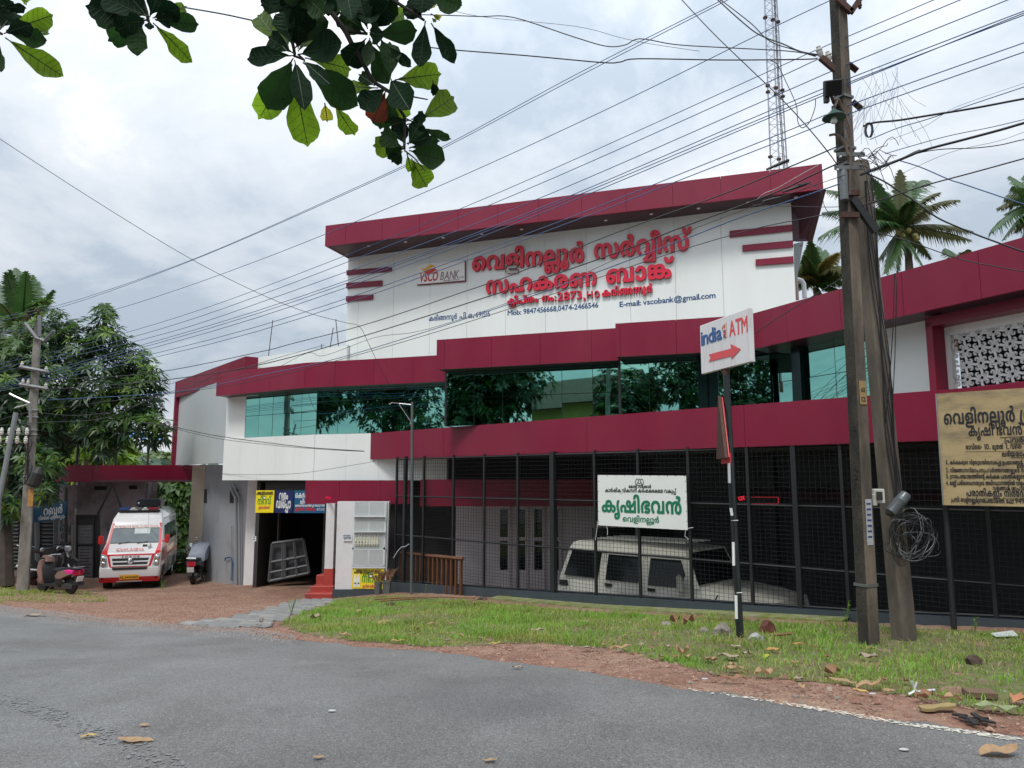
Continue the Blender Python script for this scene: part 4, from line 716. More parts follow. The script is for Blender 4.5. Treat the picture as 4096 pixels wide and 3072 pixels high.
# passage side wall
ps0=aZ(972,2343,-3.05); ps1=aZ(800,2300,-3.05); ps2=Vector((ps1.x-.45,ps1.y+.05,0))
MB().slab(ps0,ps1,YARD-.3,E+.45,-.15,0).build('passage_wall',M('passage_grey',(.3,.315,.34),.7,var=.12,vsc=1,col2=(.2,.17,.14),sc2=1.2,thr=.66),bank)
MB().slab(ps1,ps2,YARD-.3,E+.45,-.15,0.01).build('passage_pier',M('pier_beige',(.42,.36,.28),.75,var=.1),bank)
PS,nS=vpl(ps0,ps1)
for u0,u1 in ((798,828),(920,953)): MB().prism([pl(u0,1957,PS,nS),pl(u1,1957,PS,nS),pl(u1,2012,PS,nS),pl(u0,2012,PS,nS)],nS*.01).build('vent',bck,bank)
MB().prism([pl(778,2112,PS,nS),pl(787,2112,PS,nS),pl(787,2330,PS,nS),pl(778,2330,PS,nS)],nS*.05).build('dark_board',blk,bank)
pv=M('pvc_grey',(.22,.23,.25),.5,var=.1)
for u,r in ((962,.05),(976,.035)):
    a=pl(u,2340,PS,nS)+nS*.12; b=pl(u-4,1990,PS,nS)+nS*.12; c=pl(u-34,1935,PS,nS)+nS*.1; MB().tube([a,b,c],r,8).build('drain_pipe',pv,bank,smooth=True)
a=[pl(u,v,PS,nS)+nS*.06 for u,v in ((930,2320),(934,2230),(934,2103),(962,2106))]; MB().tube(a,.012,6).build('water_pipe',pv,bank)
a=[pl(u,v,PS,nS)+nS*.06 for u,v in ((936,2322),(938,2250),(934,2232),(925,2228),(909,2232),(908,2242))]; MB().tube(a,.018,6).build('tap_pipe',M('pipe_blue',(.03,.08,.2),.4),bank)
# shop opening: dark room and lintel
so0,so1=aY(1050,2100,20.5),aY(1290,2100,19.6)
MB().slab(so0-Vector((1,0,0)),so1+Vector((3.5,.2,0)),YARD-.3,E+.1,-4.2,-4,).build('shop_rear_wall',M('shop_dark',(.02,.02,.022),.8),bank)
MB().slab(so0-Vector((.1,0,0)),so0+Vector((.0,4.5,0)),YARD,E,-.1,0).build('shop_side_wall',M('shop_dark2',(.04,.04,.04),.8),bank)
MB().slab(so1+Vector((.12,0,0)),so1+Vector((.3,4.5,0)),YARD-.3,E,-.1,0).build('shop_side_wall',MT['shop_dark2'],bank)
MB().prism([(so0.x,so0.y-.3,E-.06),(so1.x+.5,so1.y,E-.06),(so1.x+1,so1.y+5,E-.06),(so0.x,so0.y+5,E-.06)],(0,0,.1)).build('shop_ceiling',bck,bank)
MB().slab(aY(1055,2100,20.2),aY(1226,2100,19.3),E-.5,E-.05,-.1,0).build('shutter_box',bck,bank)
# white pillar and show window wall right of the steps
MB().slab(aY(1303,2100,17.9),aY(1337,2100,17.9),YARD,E-.6*S,-.25,0).build('pillar',shp,bank)
MB().slab(aY(1301.5,2100,17.88),aY(1339,2100,17.88),YARD,aY(1303,2275,17.9).z,-.27,.0).build('pillar_base',red,bank)
MB().slab(aY(1340,2100,18.4),aY(1354,2100,18.4),YARD,E-.6*S,-.2,0).build('brick_strip',M('brick_dark',(.12,.05,.035),.8,var=.4,vsc=9),bank)
PW,nW=Vector((0,17.4,0)),Vector((0,-1,0))
def rect(u0,v0,u1,v1,P=PW,n=nW,o0=0.,o1=.02,mat=shp,name='panel',par=None,skew=0):
    q=[pl(u0,v0,P,n),pl(u1,v0,P,n),pl(u1-skew,v1,P,n),pl(u0-skew,v1,P,n)]
    return MB().prism([p+n*o0 for p in q],n*(o1-o0)).build(name,mat,par or bank)
rect(1350,2006,1556,2359,o0=-.2,o1=0,skew=11,name='show_window_wall')
rect(1332,2357,1545,2396,o0=-.2,o1=.05,mat=bas,name='plinth')
alw=M('aluminium_white',(.62,.66,.68),.4,var=.03)
def winu(y): return (y-2012)/350*11
dk=M('window_room',(.11,.12,.13),.7,var=.25,vsc=2)
rect(1418,2008,1548,2190,o0=.001,o1=.004,mat=dk,name='window_interior',skew=5); rect(1414,2197,1541,2262,o0=.001,o1=.004,mat=dk,name='window_interior',skew=2)
glw=M('clear_glass',(.9,.95,.95),.03,var=0,alpha=.3,spec=.9)
for (u0,v0,u1,v1) in ((1417,2006,1422,2264),(1541,2006,1549,2264),(1412,2188,1546,2198),(1411,2260,1542,2272),(1478,2010,1482,2188),(1475,2198,1479,2262)): rect(u0,v0,u1,v1,o0=.01,o1=.06,mat=alw,name='window_frame',skew=(v1-v0)*.03)
for v in (2065,2126): rect(1420,v,1543,v+1.5,o0=.02,o1=.14,mat=alw,name='shelf')
rect(1420,2008,1544,2189,o0=.075,o1=.08,mat=glw,name='window_glass',skew=5); rect(1415,2198,1541,2261,o0=.075,o1=.08,mat=glw,name='window_glass',skew=2)
# red steps
for i,(u0,v0,v1,uu,yo) in enumerate(((1263,2300,2345,1338,.0),(1240,2345,2374,1334,.28),(1218,2374,2394,1329,.56))):
    Y=18.0-yo; a=aY(u0,v1,Y);b=aY(uu,v1,Y); zt=aY(u0,v0,Y).z
    MB().prism([(a.x,a.y,YARD-.1),(b.x,b.y,YARD-.1),(b.x,18.3,YARD-.1),(a.x+.05,18.3,YARD-.1)],(0,0,zt-YARD+.1)).build('step',red,bank,bev=.012)
# canopy over the passage
kA,kB=aY(217.5,1892,25.1),aY(905,1892,25.1)
fascia(kA,kB,-.085,.485,us=[370,671],name='canopy_panel',th=.08,vv=1890)
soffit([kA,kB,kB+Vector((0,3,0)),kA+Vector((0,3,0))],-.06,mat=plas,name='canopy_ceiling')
MB().prism([(kA.x,kA.y+.1,E+.3),(kB.x,kB.y+.1,E+.3),(kB.x,kB.y+3,E+.3),(kA.x,kA.y+3,E+.3)],(0,0,.1)).build('canopy_top',conc,bank)
bst=M('brace_steel',(.03,.03,.032),.5,.4,var=.1)
for a,b in (((449,1940),(290,2265)),((449,1940),(488,2040)),((588,1936),(582,2040))): MB().tube([aY(*a,25.2),aY(*b,24.9)],.035,6).build('brace',bst,bank)
# roof rods, drain pipe
for a,b,Y in (((1343,1277),(1354,1386),20.5),((1333,1311),(1320,1391),20.6),((1286,1376),(1286,1398),20.4),((1091,1281),(1074,1424),20.9)): MB().tube([aY(*b,Y),aY(*a,Y)],.012,5).build('steel_rod',rust,bank)
a=[aY(u,v,16.4) for u,v in ((3181,1120),(3192,1118),(3206,1122),(3215,1135),(3219,1192))]; MB().tube(a,.055,8).build('vent_pipe',M('pvc_pale',(.45,.47,.49),.4,var=.05),bank,smooth=True)
MB().tube([aY(3183,1110,16.2),aY(3189,1200,16.2)],.04,6).build('vent_pipe',M('pvc_pink',(.35,.25,.25),.5),bank)
# ---- tower lettering
lt=thing('lettering_sign','raised red Malayalam lettering naming the bank on the white tower wall','sign',(0,17,E+4))
PX=PTW; rl=[redl,redd]
def tt(k,a,b,h,**kw): return text(k,PX,nTW,a,b,h,kw.pop('m',rl),lt,ex=kw.pop('ex',.035),gap=.005,each=kw.pop('each',True),bold=kw.pop('bold',13),**kw)
tt('t1',(1893,1087),(2338,1050),.63); tt('t1b',(2380,1040),(2768,1001),.63)
tt('t2',(1948,1178),(2388,1144),.58); tt('t2b',(2428,1137),(2697,1111),.58)
tt('t3',(2032,1219),(2155,1210),.245,ex=.03); tt('t3b',(2170,1208),(2216,1205),.245,ex=.03); tt(':',(2221,1205),(2226,1204.5),.25,st='L8',ex=.03)
tt('2873',(2232,1205),(2328,1197),.29,st='L8',ex=.03); tt(',',(2336,1199),(2343,1198),.3,st='L8',ex=.03); tt('H',(2350,1194),(2372,1192),.23,st='L8',ex=.03); tt('O',(2380,1192),(2400,1190),.23,st='L8',ex=.03)
tt('t3c',(2410,1188),(2611,1170),.26,ex=.03)
bt=thing('address_lettering','dark blue painted postal address, phone numbers and e-mail under the red lettering','sign',(0,17,E+3.4))
def bb(k,a,b,h,**kw): return text(k,PX,nTW,a,b,h,blue,bt,ex=.001,gap=.002,name='lettering',**kw)
bb('t4',(1716,1285),(1828,1276),.19);bb('t4b',(1838,1276),(1864,1273),.19);bb('t4c',(1873,1273),(1888,1272),.19);bb('.',(1892,1272),(1896,1271.6),.25,st='L8'); bb('691516',(1903,1270),(1960,1265),.2,st='L6',sp=60)
bb('Mob:',(2031,1262),(2085,1258),.175,st='L8'); bb('9847456668,0474-2466546',(2094,1256),(2393,1230),.18,st='L8')
bb('E-mail:',(2479,1228),(2563,1221),.175,st='L8'); bb('vscobank@gmail.com',(2573,1220),(2862,1191),.18,st='L8')
# logo board
lg=thing('logo_board','white panel with yellow and red flame emblem and bank name, left of the red letters','sign',(0,17.5,E+4))
MB().prism([pl(*p,PX,nTW)+nTW*.01 for p in ((1674,1061),(1863,1045),(1863,1124),(1674,1140))],nTW*.07).build('board',M('board_white',(.78,.77,.75),.35,var=.02),lg)
MB().prism([pl(*p,PX,nTW)+nTW*.005 for p in ((1672,1063),(1865,1044),(1865,1127),(1672,1143))],nTW*.04).build('board_edge',mrn,lg)
PG=PX+nTW*.08
fl=M('flame_yellow',(.75,.42,.02),.5,var=0); fr_=M('flame_red',(.62,.05,.03),.5,var=0)
polydecal('flame',[(1680,1074),(1691,1076),(1703,1074),(1712,1064),(1724,1058),(1736,1062),(1742,1068),(1730,1067),(1722,1074),(1714,1086),(1704,1092),(1696,1084)],PG,nTW,fl,lg)
polydecal('flame',[(1696,1084),(1706,1086),(1718,1084),(1728,1076),(1738,1072),(1746,1078),(1752,1084),(1742,1082),(1732,1090),(1722,1097),(1710,1097),(1703,1092)],PG,nTW,fr_,lg,gap=.006)
polydecal('flame',[(1708,1080),(1720,1078),(1732,1072),(1726,1080),(1714,1084)],PG,nTW,fr_,lg,gap=.01)
text('VSCO',PG,nTW,(1677,1128.5),(1750,1122),.34,M('vsco_red',(.5,.04,.04),.4,var=0),lg,st='L8',ex=.002,shear=.2)
text('BANK',PG,nTW,(1761,1121),(1835,1114),.31,M('bank_grey',(.2,.13,.13),.4,var=0),lg,st='L4',ex=.002,shear=.2)
text('Ltd.',PG,nTW,(1839,1114),(1855,1112.5),.1,MT['bank_grey'],lg,st='L4',ex=.002); text('Relationship That Matters',PG,nTW,(1774,1126),(1838,1120),.055,MT['bank_grey'],lg,st='L4',ex=.001)
# ================================================================ SHOP SIGNS AND STOCK
yel=M('sign_yellow',(.80,.66,.01),.45,var=.03); navy=M('sign_navy',(.01,.02,.10),.4,var=.05); grn=M('sign_green',(.02,.25,.03),.5,var=0); wpr=M('print_white',(.75,.76,.76),.5,var=0); kpr=M('print_black',(.02,.02,.02),.6,var=0)
def qsign(name,label,cat,c4,Y,mat,th=.03,group=None):
    P=Vector((0,Y,0)) if not isinstance(Y,tuple) else Y[0]; n=Vector((0,-1,0)) if not isinstance(Y,tuple) else Y[1]
    t=thing(name,label,cat,tuple(pl(*c4[3],P,n)),group=group)
    MB().prism([pl(*p,P,n)-n*th for p in c4],n*th).build('board',mat,t); return t,P,n
t,P,n=qsign('oil_sign','yellow square oil sign with green lettering, hung beside the dark blue depot sign','sign',[(1025,1961.5),(1097.5,1961.5),(1093,2050.5),(1020,2051)],19.0,yel)
text('n',P,n,(1030,2019),(1085,2017),.27,grn,t,name='lettering',ex=.001); text('n1',P,n,(1029,1974),(1092,1973),.07,kpr,t,name='small_print',ex=.001); text('n2',P,n,(1026,1980),(1091,1979),.06,kpr,t,name='small_print',ex=.001)
text('n3',P,n,(1034,2036),(1080,2035),.11,M('print_pink',(.6,.1,.1),.5,var=0),t,name='small_print',ex=.001)
def coconut(cx,cy,r,P,n,t):
    polydecal('coconut',ellipse_px(cx,cy,r,r,14),P,n,M('print_brown',(.10,.04,.02),.6,var=0),t); polydecal('coconut_flesh',ellipse_px(cx+.2*r,cy,r*.75,r*.6,14,-.4),P,n,wpr,t,gap=.008); polydecal('coconut_leaf',[(cx+r*.2,cy-r*.5),(cx+r*1.2,cy-r*1.3),(cx+r,cy-r*.4)],P,n,grn,t,gap=.01)
coconut(1057,1991,6.5,P,n,t)
t,P,n=qsign('depot_sign','dark blue sign with large white lettering over the shop entrance','sign',[(1098,1962),(1174,1962),(1170,2052),(1094,2051)],19.05,navy)
text('v1',P,n,(1116,1998),(1152,1998),.30,wpr,t,name='lettering',ex=.002); text('v2',P,n,(1104,2032),(1162,2034),.34,wpr,t,name='lettering',ex=.002)
t,P,n=qsign('chicken_sign','teal to blue chicken outlet sign partly hidden behind the maroon band','sign',[(1175,1962),(1304,1962),(1301,2052),(1171,2052)],19.1,M('sign_teal',(.01,.13,.17),.4,var=.1,col2=(.01,.08,.28),sc2=.9))
text('k1',P,n,(1181,1992),(1256,1992),.22,wpr,t,name='lettering',ex=.001); text('k2',P,n,(1199,2014),(1256,2014),.20,wpr,t,name='lettering',ex=.001); text('k3',P,n,(1180,2027),(1299,2026),.09,wpr,t,name='small_print',ex=.001)
text('k4',P,n,(1180,2043),(1262,2042),.13,M('print_red',(.6,.02,.03),.5,var=0),t,name='small_print',ex=.001); text('KEPCO OUTLET',P,n,(1267,2042),(1299,2042),.08,wpr,t,st='L6',name='small_print',ex=.001)
t,P,n=qsign('oil_poster','yellow poster with two white bottles and green lettering under the show window','poster',[(1410,2272),(1537,2273),(1532,2356),(1407,2354)],(Vector((0,17.36,0)),Vector((0,-1,0))),yel,th=.01)
text('n1',P,n,(1424,2286),(1521,2287),.085,kpr,t,name='small_print',ex=.001); text('n2',P,n,(1416,2294),(1526,2295),.085,kpr,t,name='small_print',ex=.001)
text('n',P,n,(1447,2330),(1522,2331),.30,grn,t,name='lettering',ex=.001); text('n3',P,n,(1450,2350),(1520,2351),.10,MT['print_pink'],t,name='small_print',ex=.001); coconut(1482,2304,8,P,n,t)
for x in (1421,1434):
    polydecal('bottle_print',[(x-5.5,2348),(x+5.5,2348),(x+6,2318),(x+4,2306),(x+2,2297),(x-2,2297),(x-4,2306),(x-6,2318)],P,n,wpr,t); polydecal('bottle_emblem',ellipse_px(x,2333,3.5,3.5,10),P,n,kpr,t,gap=.008)
def notice(name,label,x0,y0,x1,y1,P,n,lines):
    t=thing(name,label,'notice',tuple(pl(x0,y1,P,n))); MB().prism([pl(x0,y0,P,n)+n*.003,pl(x1,y0+1,P,n)+n*.003,pl(x1,y1,P,n)+n*.003,pl(x0,y1-1,P,n)+n*.003],n*.002).build('paper',wpr,t)
    for k,(s,v) in enumerate(lines): text(s,P,n,(x0+2,v),(x1-3,v),.05,M('ink_blue',(.03,.04,.16),.6,var=0),t,name='ink_line',ex=.0005,gap=.006,**({} if s in TEXT else {'st':'L6'}))
notice('paper_notice','small white handwritten notice pasted left of the show window',1372,2134,1407,2164,Vector((0,17.37,0)),nW,[('n3',2144),('b5b',2151),('b9',2157)])
notice('paper_notice','small white notice pasted on the white column left of the shop entrance',1010,2144,1025,2165,Vector((0,19.15,0)),nW,[('b4',2151),('b9',2160)])
# bottles on the shelf
bmt=M('bottle_oil',(.45,.45,.36),.15,var=.1,spec=.8); cap=M('cap_white',(.7,.7,.68),.4,var=0)
def bottle(x,y,z):
    t=thing('oil_bottle','','bottle',(0,0,0),group='oil bottles standing in the show window')
    MB().lathe((0,0,0),[(.032,0),(.035,.02),(.035,.15),(.03,.17),(.014,.215),(.014,.235)],12).build('bottle_body',bmt,t,smooth=True); MB().lathe((0,0,.235),[(.016,0),(.016,.025)],10).build('cap',cap,t)
    MB().lathe((0,0,.04),[(.0362,0),(.0362,.10)],12).build('bottle_label',M('label_pale',(.6,.6,.5),.5,var=0),t); MB().lathe((0,-.0355,.085),[(.016,0),(.016,.002)],8,ax=(0,-1,0)).build('emblem',kpr,t)
    return t
b0=None; zb=pl(1430,2182,PW,nW).z
for i,u in enumerate((1426,1437,1447,1459,1470,1481,1491,1501,1512)):
    lb='clear oil bottle with white cap in the row on the show window sill'
    p=pl(u,2182,Vector((0,17.38,0)),nW)
    if b0 is None: b0=bottle(0,0,0); b0['label']=lb; b0.location=(p.x,17.33,zb); b0.scale=(1.0,1.0,1.0)
    else: dup(b0,(p.x,17.33,zb),.3*i,lb)
# leaning white shelving inside the shop
P=Vector((0,20.9,0)); n=Vector((0.05,-1,0)).normalized()
t=thing('leaning_shelf_frame','white gridded shelf unit lying tilted inside the dark shop entrance','shelf',tuple(pl(1070,2328,P,n)))
c4=[(1085,2175),(1210,2158),(1233,2294),(1071,2327)]
shw=M('shelf_white_dimmed',(.10,.105,.115),.6,var=.1)  # white shelving darkened: dimness of the shop put into the colour
MB().prism([pl(*p,P,n)-n*.25 for p in c4],n*.03).build('rear_sheet',M('shelf_back',(.05,.055,.06),.7,var=.1),t)
def mixpoint(s,q): 
    a=[c4[0][i]*(1-s)+c4[1][i]*s for i in(0,1)];b=[c4[3][i]*(1-s)+c4[2][i]*s for i in(0,1)]; return (a[0]*(1-q)+b[0]*q,a[1]*(1-q)+b[1]*q)
for s in (0,.34,.4,.7,1):
    MB().tube([pl(*mixpoint(s,0),P,n)-n*.1,pl(*mixpoint(s,1),P,n)-n*.1],.04,4).build('shelf_bar',shw,t)
for q in (0,.5,.78,1): MB().tube([pl(*mixpoint(0,q),P,n)-n*.1,pl(*mixpoint(1,q),P,n)-n*.1],.04,4).build('shelf_bar',shw,t)
# flower pots by the fence end
pot=M('pot_grey',(.10,.11,.10),.8,var=.3,bump=.4,bsc=20)
for k,(u,v,r,h,lab) in enumerate(((1512,2376,.085,.22,'dark grey flower pot with dry flowering weeds at the corner of the yellow poster'),(1546,2374,.12,.24,'wide square cement planter with dry twigs at the end of the fence wall'))):
    g=aY(u,v,16.9); t=thing('flower_pot',lab,'plant pot',tuple(g))
    MB().lathe(g-Vector((0,0,.1)),[(r*.8,0),(r,h+.1),(r*1.08,h+.1),(r*1.08,h+.14),(r*.95,h+.14),(r*.9,h+.08)],10 if k==0 else 4).build('pot',pot,t,smooth=k==0)
    m=MB()
    for i in range(26):
        a=rng.uniform(0,6.28); l=rng.uniform(.15,.42); b=g+Vector((math.cos(a)*r*.5,math.sin(a)*r*.5,h)); q=b+Vector((math.cos(a)*l*.5,math.sin(a)*l*.5,l*.8)); m.tube([b,(b+q)/2+Vector((0,0,.05)),q],.004,3,cap=False)
        for j in range(4): c=b.lerp(q,.4+.15*j); s=.02; m.add([c,c+Vector((s,s,.01)),c+Vector((0,0,s*2))],[(0,1,2)],j%2)
    m.build('dry_stems',[M('dry_stem',(.22,.14,.05),.8,var=.3),M('dry_petal',(.4,.12,.14),.7,var=.3)],t)
# wooden railing inside the carport
t=thing('wooden_railing','brown wooden slatted railing behind the wire mesh near the show window','railing',tuple(aY(1620,2320,16.9)))
wd=M('brown_wood',(.11,.045,.02),.6,var=.3,vsc=8)
r0=aY(1600,2213,17.6); r1=aY(1852,2236,15.6); 
MB().tube([r0,r1],.045,4).build('top_rail',wd,t)
for i in range(15):
    a=r0.lerp(r1,(i+.3)/14.7); MB().box((a.x,a.y,(a.z+E-2.6)/2),(.05,.05,a.z-E+2.6),.7).build('baluster',wd,t)
# ================================================================ MESH FENCE ON ITS BASE WALL
fen=thing('mesh_fence','long black wire mesh fence with square posts standing on the dark base wall','fence',(FA.x,FA.y,E-2.4))
def fp(u,o=-.12): 
    Y=fY(u); q=aY(u,2100,Y); return Vector((q.x,q.y,0))+FN*o
WT=[(1560,2327),(2048,2360),(3072,2427),(3372,2447),(3374,2443),(4096,2482),(4700,2515)]
def wall_top(u): v=np.interp(u,[a for a,b in WT],[b for a,b in WT]); Y=fp(u).y; return aY(u,v,Y).z
us_=[1567,1602,1677,1796,1920,2055,2197,2365,2541,2745,2985,3174,3365,3570,3947,4350]
FZ=E+BB+.03
for u in us_:
    p=fp(u); w=.10 if u in(2197,) else (.075 if u in(1602,3174) else .045); m=MB(); m.box((p.x,p.y,(wall_top(u)+FZ)/2),(w,w,FZ-wall_top(u)),math.atan2(FD.y,FD.x)); m.build('post',blk,fen)
aL,bR=fp(1567),fp(4400)
for z in (E-.385,E-1.27,FZ-.06):
    MB().tube([aL+Vector((0,0,z)),bR+Vector((0,0,z))],.017,4).build('rail',blk,fen)
MB().tube([fp(u)+Vector((0,0,wall_top(u)+.03)) for u in (1567,2048,2500,3072,3372,4000,4400)],.017,4).build('rail',blk,fen)
mw=M('mesh_wire',(.02,.022,.025),.45,.5,var=.2)
Lf=(bR-aL).length; V=[];F=[]
def wire(a,b,r):
    d=(b-a).normalized(); s=d.cross(FN).normalized()*r; q=FN*r; o=len(V); 
    for P in(a,b): V.extend([P+s+q,P-s+q,P-s-q,P+s-q])
    for i in range(4): F.append((o+i,o+(i+1)%4,o+4+(i+1)%4,o+4+i))
def u_at(s): p=aL+(bR-aL)*s; return 2048+p.x/p.y*FP*1.0
wall_low=lambda s: wall_top(min(4600,max(1560,u_at(s))))+.03
k=int(Lf/.078)
panels=[]; 
ss=[((fp(u)-aL).length/Lf) for u in us_]
for pi in range(len(ss)-1):
    V=[];F=[]; a0,b0_=ss[pi],min(ss[pi+1],1)
    if b0_-a0<1e-3: continue
    n_=max(1,round((b0_-a0)*Lf/.078)); wob=rng.normal(0,.004,n_+1)
    for i in range(n_):
        s=a0+(b0_-a0)*i/n_; p=aL+(bR-aL)*s; z0=wall_low(s); wire(p+Vector((0,0,z0)),p+FD*wob[i]+Vector((0,0,FZ-.05)),.0021)
    zz=FZ-.1; 
    while zz>E-2.6:
        # the sheet is clipped where the rising base wall meets it
        s0=a0
        if zz<max(wall_low(a0),wall_low(b0_)): 
            lo,hi=wall_low(a0),wall_low(b0_)
            if zz<min(lo,hi): break
            if hi>lo: b1=a0+(b0_-a0)*(zz-lo)/(hi-lo)
            else: b1=b0_
        else: b1=b0_
        N3=4; pr=None
        for j in range(N3+1):
            s=a0+(b1-a0)*j/N3; p=aL+(bR-aL)*s+Vector((0,0,zz+rng.normal(0,.0035)))+FN*.004
            if pr is not None: wire(pr,p,.0021)
            pr=p
        zz-=.078 if zz>E-.385 else .0625
    np_mesh('wire_mesh',[tuple(v) for v in V],F,mw,fen,kind='stuff')
# base wall and mossy ledge
fw=thing('base_wall','low dark blue grey plastered wall carrying the mesh fence','wall',(FA.x,FA.y,E-2.6))
WB=[(1560,2372),(2048,2412),(2740,2462),(3389,2502),(4096,2538),(4700,2565)]
def wall_foot(u): v=np.interp(u,[a for a,b in WB],[b for a,b in WB]); Y=fp(u).y; return aY(u,v,Y).z-.25
us2=[1560,1800,2048,2400,2740,3072,3373]
for seg in (us2,[3374,3600,3900,4200,4600]):
    m=MB(); 
    for a,b in zip(seg[:-1],seg[1:]):
        pa,pb=fp(a),fp(b); q=[]
        for p,u in ((pa,a),(pb,b)):
            for o in (.08,-.12): q+= [p+FN*o+Vector((0,0,wall_foot(u))),p+FN*o+Vector((0,0,wall_top(u)))]
        m.add(q,[(0,1,5,4),(2,3,7,6),(1,3,7,5),(0,1,3,2),(4,5,7,6)])
    m.build('wall_run',bas,fw)
moss=M('mossy_concrete',(.22,.22,.13),.9,var=.3,vsc=6,col2=(.13,.16,.025),sc2=5,thr=.5,bump=.6,bsc=30)
m=MB(); sg=[1990,2200,2407,2740,3000,3200,3372]
for a,b in zip(sg[:-1],sg[1:]):
    q=[]
    for u in(a,b):
        p=fp(u); g3=p+FN*.3; z=max(wall_foot(u)+.30,gzs(g3.x,g3.y)+.045)
        q+=[p+FN*.07+Vector((0,0,z)),p+FN*.36+Vector((0,0,z-.015)),p+FN*.39+Vector((0,0,z-.3))]
    m.add(q,[(0,1,4,3),(1,2,5,4)])
struct(m.build('mossy_ledge',moss))
# ================================================================ OFFICE SIGN ON THE FENCE
sA=aY(2390.6,2000,13.05); sB=aY(2743.4,2000,12.02); PO,nO=vpl(sA,sB); 
t=thing('office_sign','white enamel office sign with large green lettering tied to the mesh fence','sign',tuple(aY(2570,2110,12.5)))
c4=[(2390.6,1899.9),(2743.4,1903),(2750,2120.7),(2393,2101)]
MB().prism([pl(*p,PO,nO)-nO*.02 for p in c4],nO*.02).build('board',M('enamel_white',(.74,.76,.75),.4,var=.04,col2=(.5,.5,.48),sc2=3,thr=.68,thw=.05),t)
sg=M('sign_dark_green',(.003,.17,.085),.5,var=0); sk=M('sign_black',(.01,.015,.015),.5,var=0)
text('s1',PO,nO,(2515,1952),(2605,1953),.082,sk,t,name='lettering',ex=.001); text('s2',PO,nO,(2421,1968),(2706,1972),.095,sk,t,name='lettering',ex=.001)
text('s3',PO,nO,(2408,2047),(2727,2057),.36,sg,t,name='lettering',ex=.002,bold=8); text('s4',PO,nO,(2491,2086),(2637,2092),.135,sg,t,name='lettering',ex=.001)
em=M('emblem_grey',(.12,.13,.13),.6,var=.4,vsc=90)
def seg(name,pts,w,P,n,mat,par,gap=.004):
    m=MB()
    for a,b in zip(pts[:-1],pts[1:]):
        A,B=pl(*a,P,n),pl(*b,P,n); d=(B-A).normalized(); s=n.cross(d)*w/2; m.prism([A-s+n*gap,B-s+n*gap,B+s+n*gap,A+s+n*gap],n*.002)
    return m.build(name,mat,par)
for k in (-1,1):
    seg('emblem_elephant',[(2558+k*4,1920),(2558+k*10,1914),(2558+k*14,1920),(2558+k*17,1930),(2558+k*15,1937),(2558+k*9,1936),(2558+k*7,1928)],.012,PO,nO,em,t)
seg('emblem_crest',[(2554,1934),(2554,1922),(2558,1914),(2562,1922),(2562,1934),(2554,1934)],.012,PO,nO,em,t); seg('emblem_base',[(2543,1938),(2558,1942),(2573,1938)],.01,PO,nO,em,t)
m=MB()
for i in range(11):
    for j in (0,1): 
        p=pl(2396+i*34.2,1903+j*(200+1.7*i),PO,nO); m.lathe(p,[(.006,0),(.006,.006)],6,ax=nO)
for i in range(5):
    for u in(2394.5,2742+i*1.3): m.lathe(pl(u,1925+i*40,PO,nO),[(.006,0),(.006,.006)],6,ax=nO)
m.build('rivets',kpr,t)
for k,(a) in enumerate((((2392,2085),(2391,2110),(2384,2160)),((2429,2105),(2433,2120),(2432,2140)),((2748,2116),(2760,2112),(2775,2110)),((2744,2122),(2742,2145),(2757,2156)))):
    MB().tube([pl(*p,PO,nO)+nO*.02 for p in a],.004,4).build('tie_wire',wpr,t)
# red LED strip sign deep inside the carport
t=thing('led_sign','long red dotted LED display glowing deep in the dark carport','led sign',tuple(aY(3035,2000,12.6)))
P=Vector((0,13.2,0)); n=Vector((0,-1,0)); MB().prism([pl(*p,P,n) for p in ((2950,1984),(3118,1986),(3118,2019),(2950,2018))],(0,.06,0)).build('case',kpr,t)
ledm=M('led_red',(1.,.03,.06),.5,var=0,emit=.8); m=MB()
for i in range(27):
    for v in (1988,2015): m.box(pl(2954+i*6,v+.02*i,P,n),(.008,.01,.008))
for i in range(4): m.box(pl(3113,1993+i*6,P,n),(.012,.01,.012))
m.build('led_dots',ledm,t); text('OX',P,n,(2956,2003),(2980,1998),.1,ledm,t,st='L8',ex=.004,name='led_letters')
# ================================================================ ATM SIGN ON ITS POST
t=thing('atm_sign','white board with blue and red lettering and a red arrow on a dark steel post','sign',tuple(aY(2960,2548,8.)))
a0,b0_=aY(2799,1400,8.4),aY(2996,1400,7.55); PA,nA=vpl(a0,b0_)
bw=M('atm_board',(.66,.66,.67),.45,var=.05,col2=(.42,.41,.42),sc2=14,thr=.66,thw=.1,vz=.08)
MB().prism([pl(*p,PA,nA)-nA*.05 for p in ((2799,1303.8),(2996,1230.7),(3005,1446),(2805.4,1496.6))],nA*.05).build('board',bw,t,bev=.004)
text('india',PA,nA,(2807,1382),(2888,1356),.235,M('atm_blue',(.02,.09,.27),.5,var=0),t,st='L8',name='lettering',ex=.001)
text('ATM',PA,nA,(2919,1347),(2991.5,1326),.245,M('atm_red',(.66,.06,.07),.5,var=0),t,st='L6',name='lettering',ex=.001)
ora=M('atm_orange',(.6,.25,.15),.5,var=0); pur=M('atm_purple',(.12,.05,.16),.5,var=0)
polydecal('numeral',[(2893,1303),(2906,1288),(2908,1349),(2894,1352),(2895,1318),(2888,1318)],PA,nA,M('numeral_pale',(.75,.45,.4),.5,var=0),t)
seg('numeral_scroll',[(2897,1312),(2903,1305),(2901,1298),(2896,1304),(2890,1315)],.012,PA,nA,ora,t,gap=.009)
for k,c in ((0,pur),(1,MT['atm_red']),(2,pur)):
    seg('numeral_scroll',[(2905,1322+k*9),(2898,1323+k*9),(2897,1329+k*9),(2904,1330+k*9),(2905,1326+k*9)],.010,PA,nA,c,t,gap=.009)
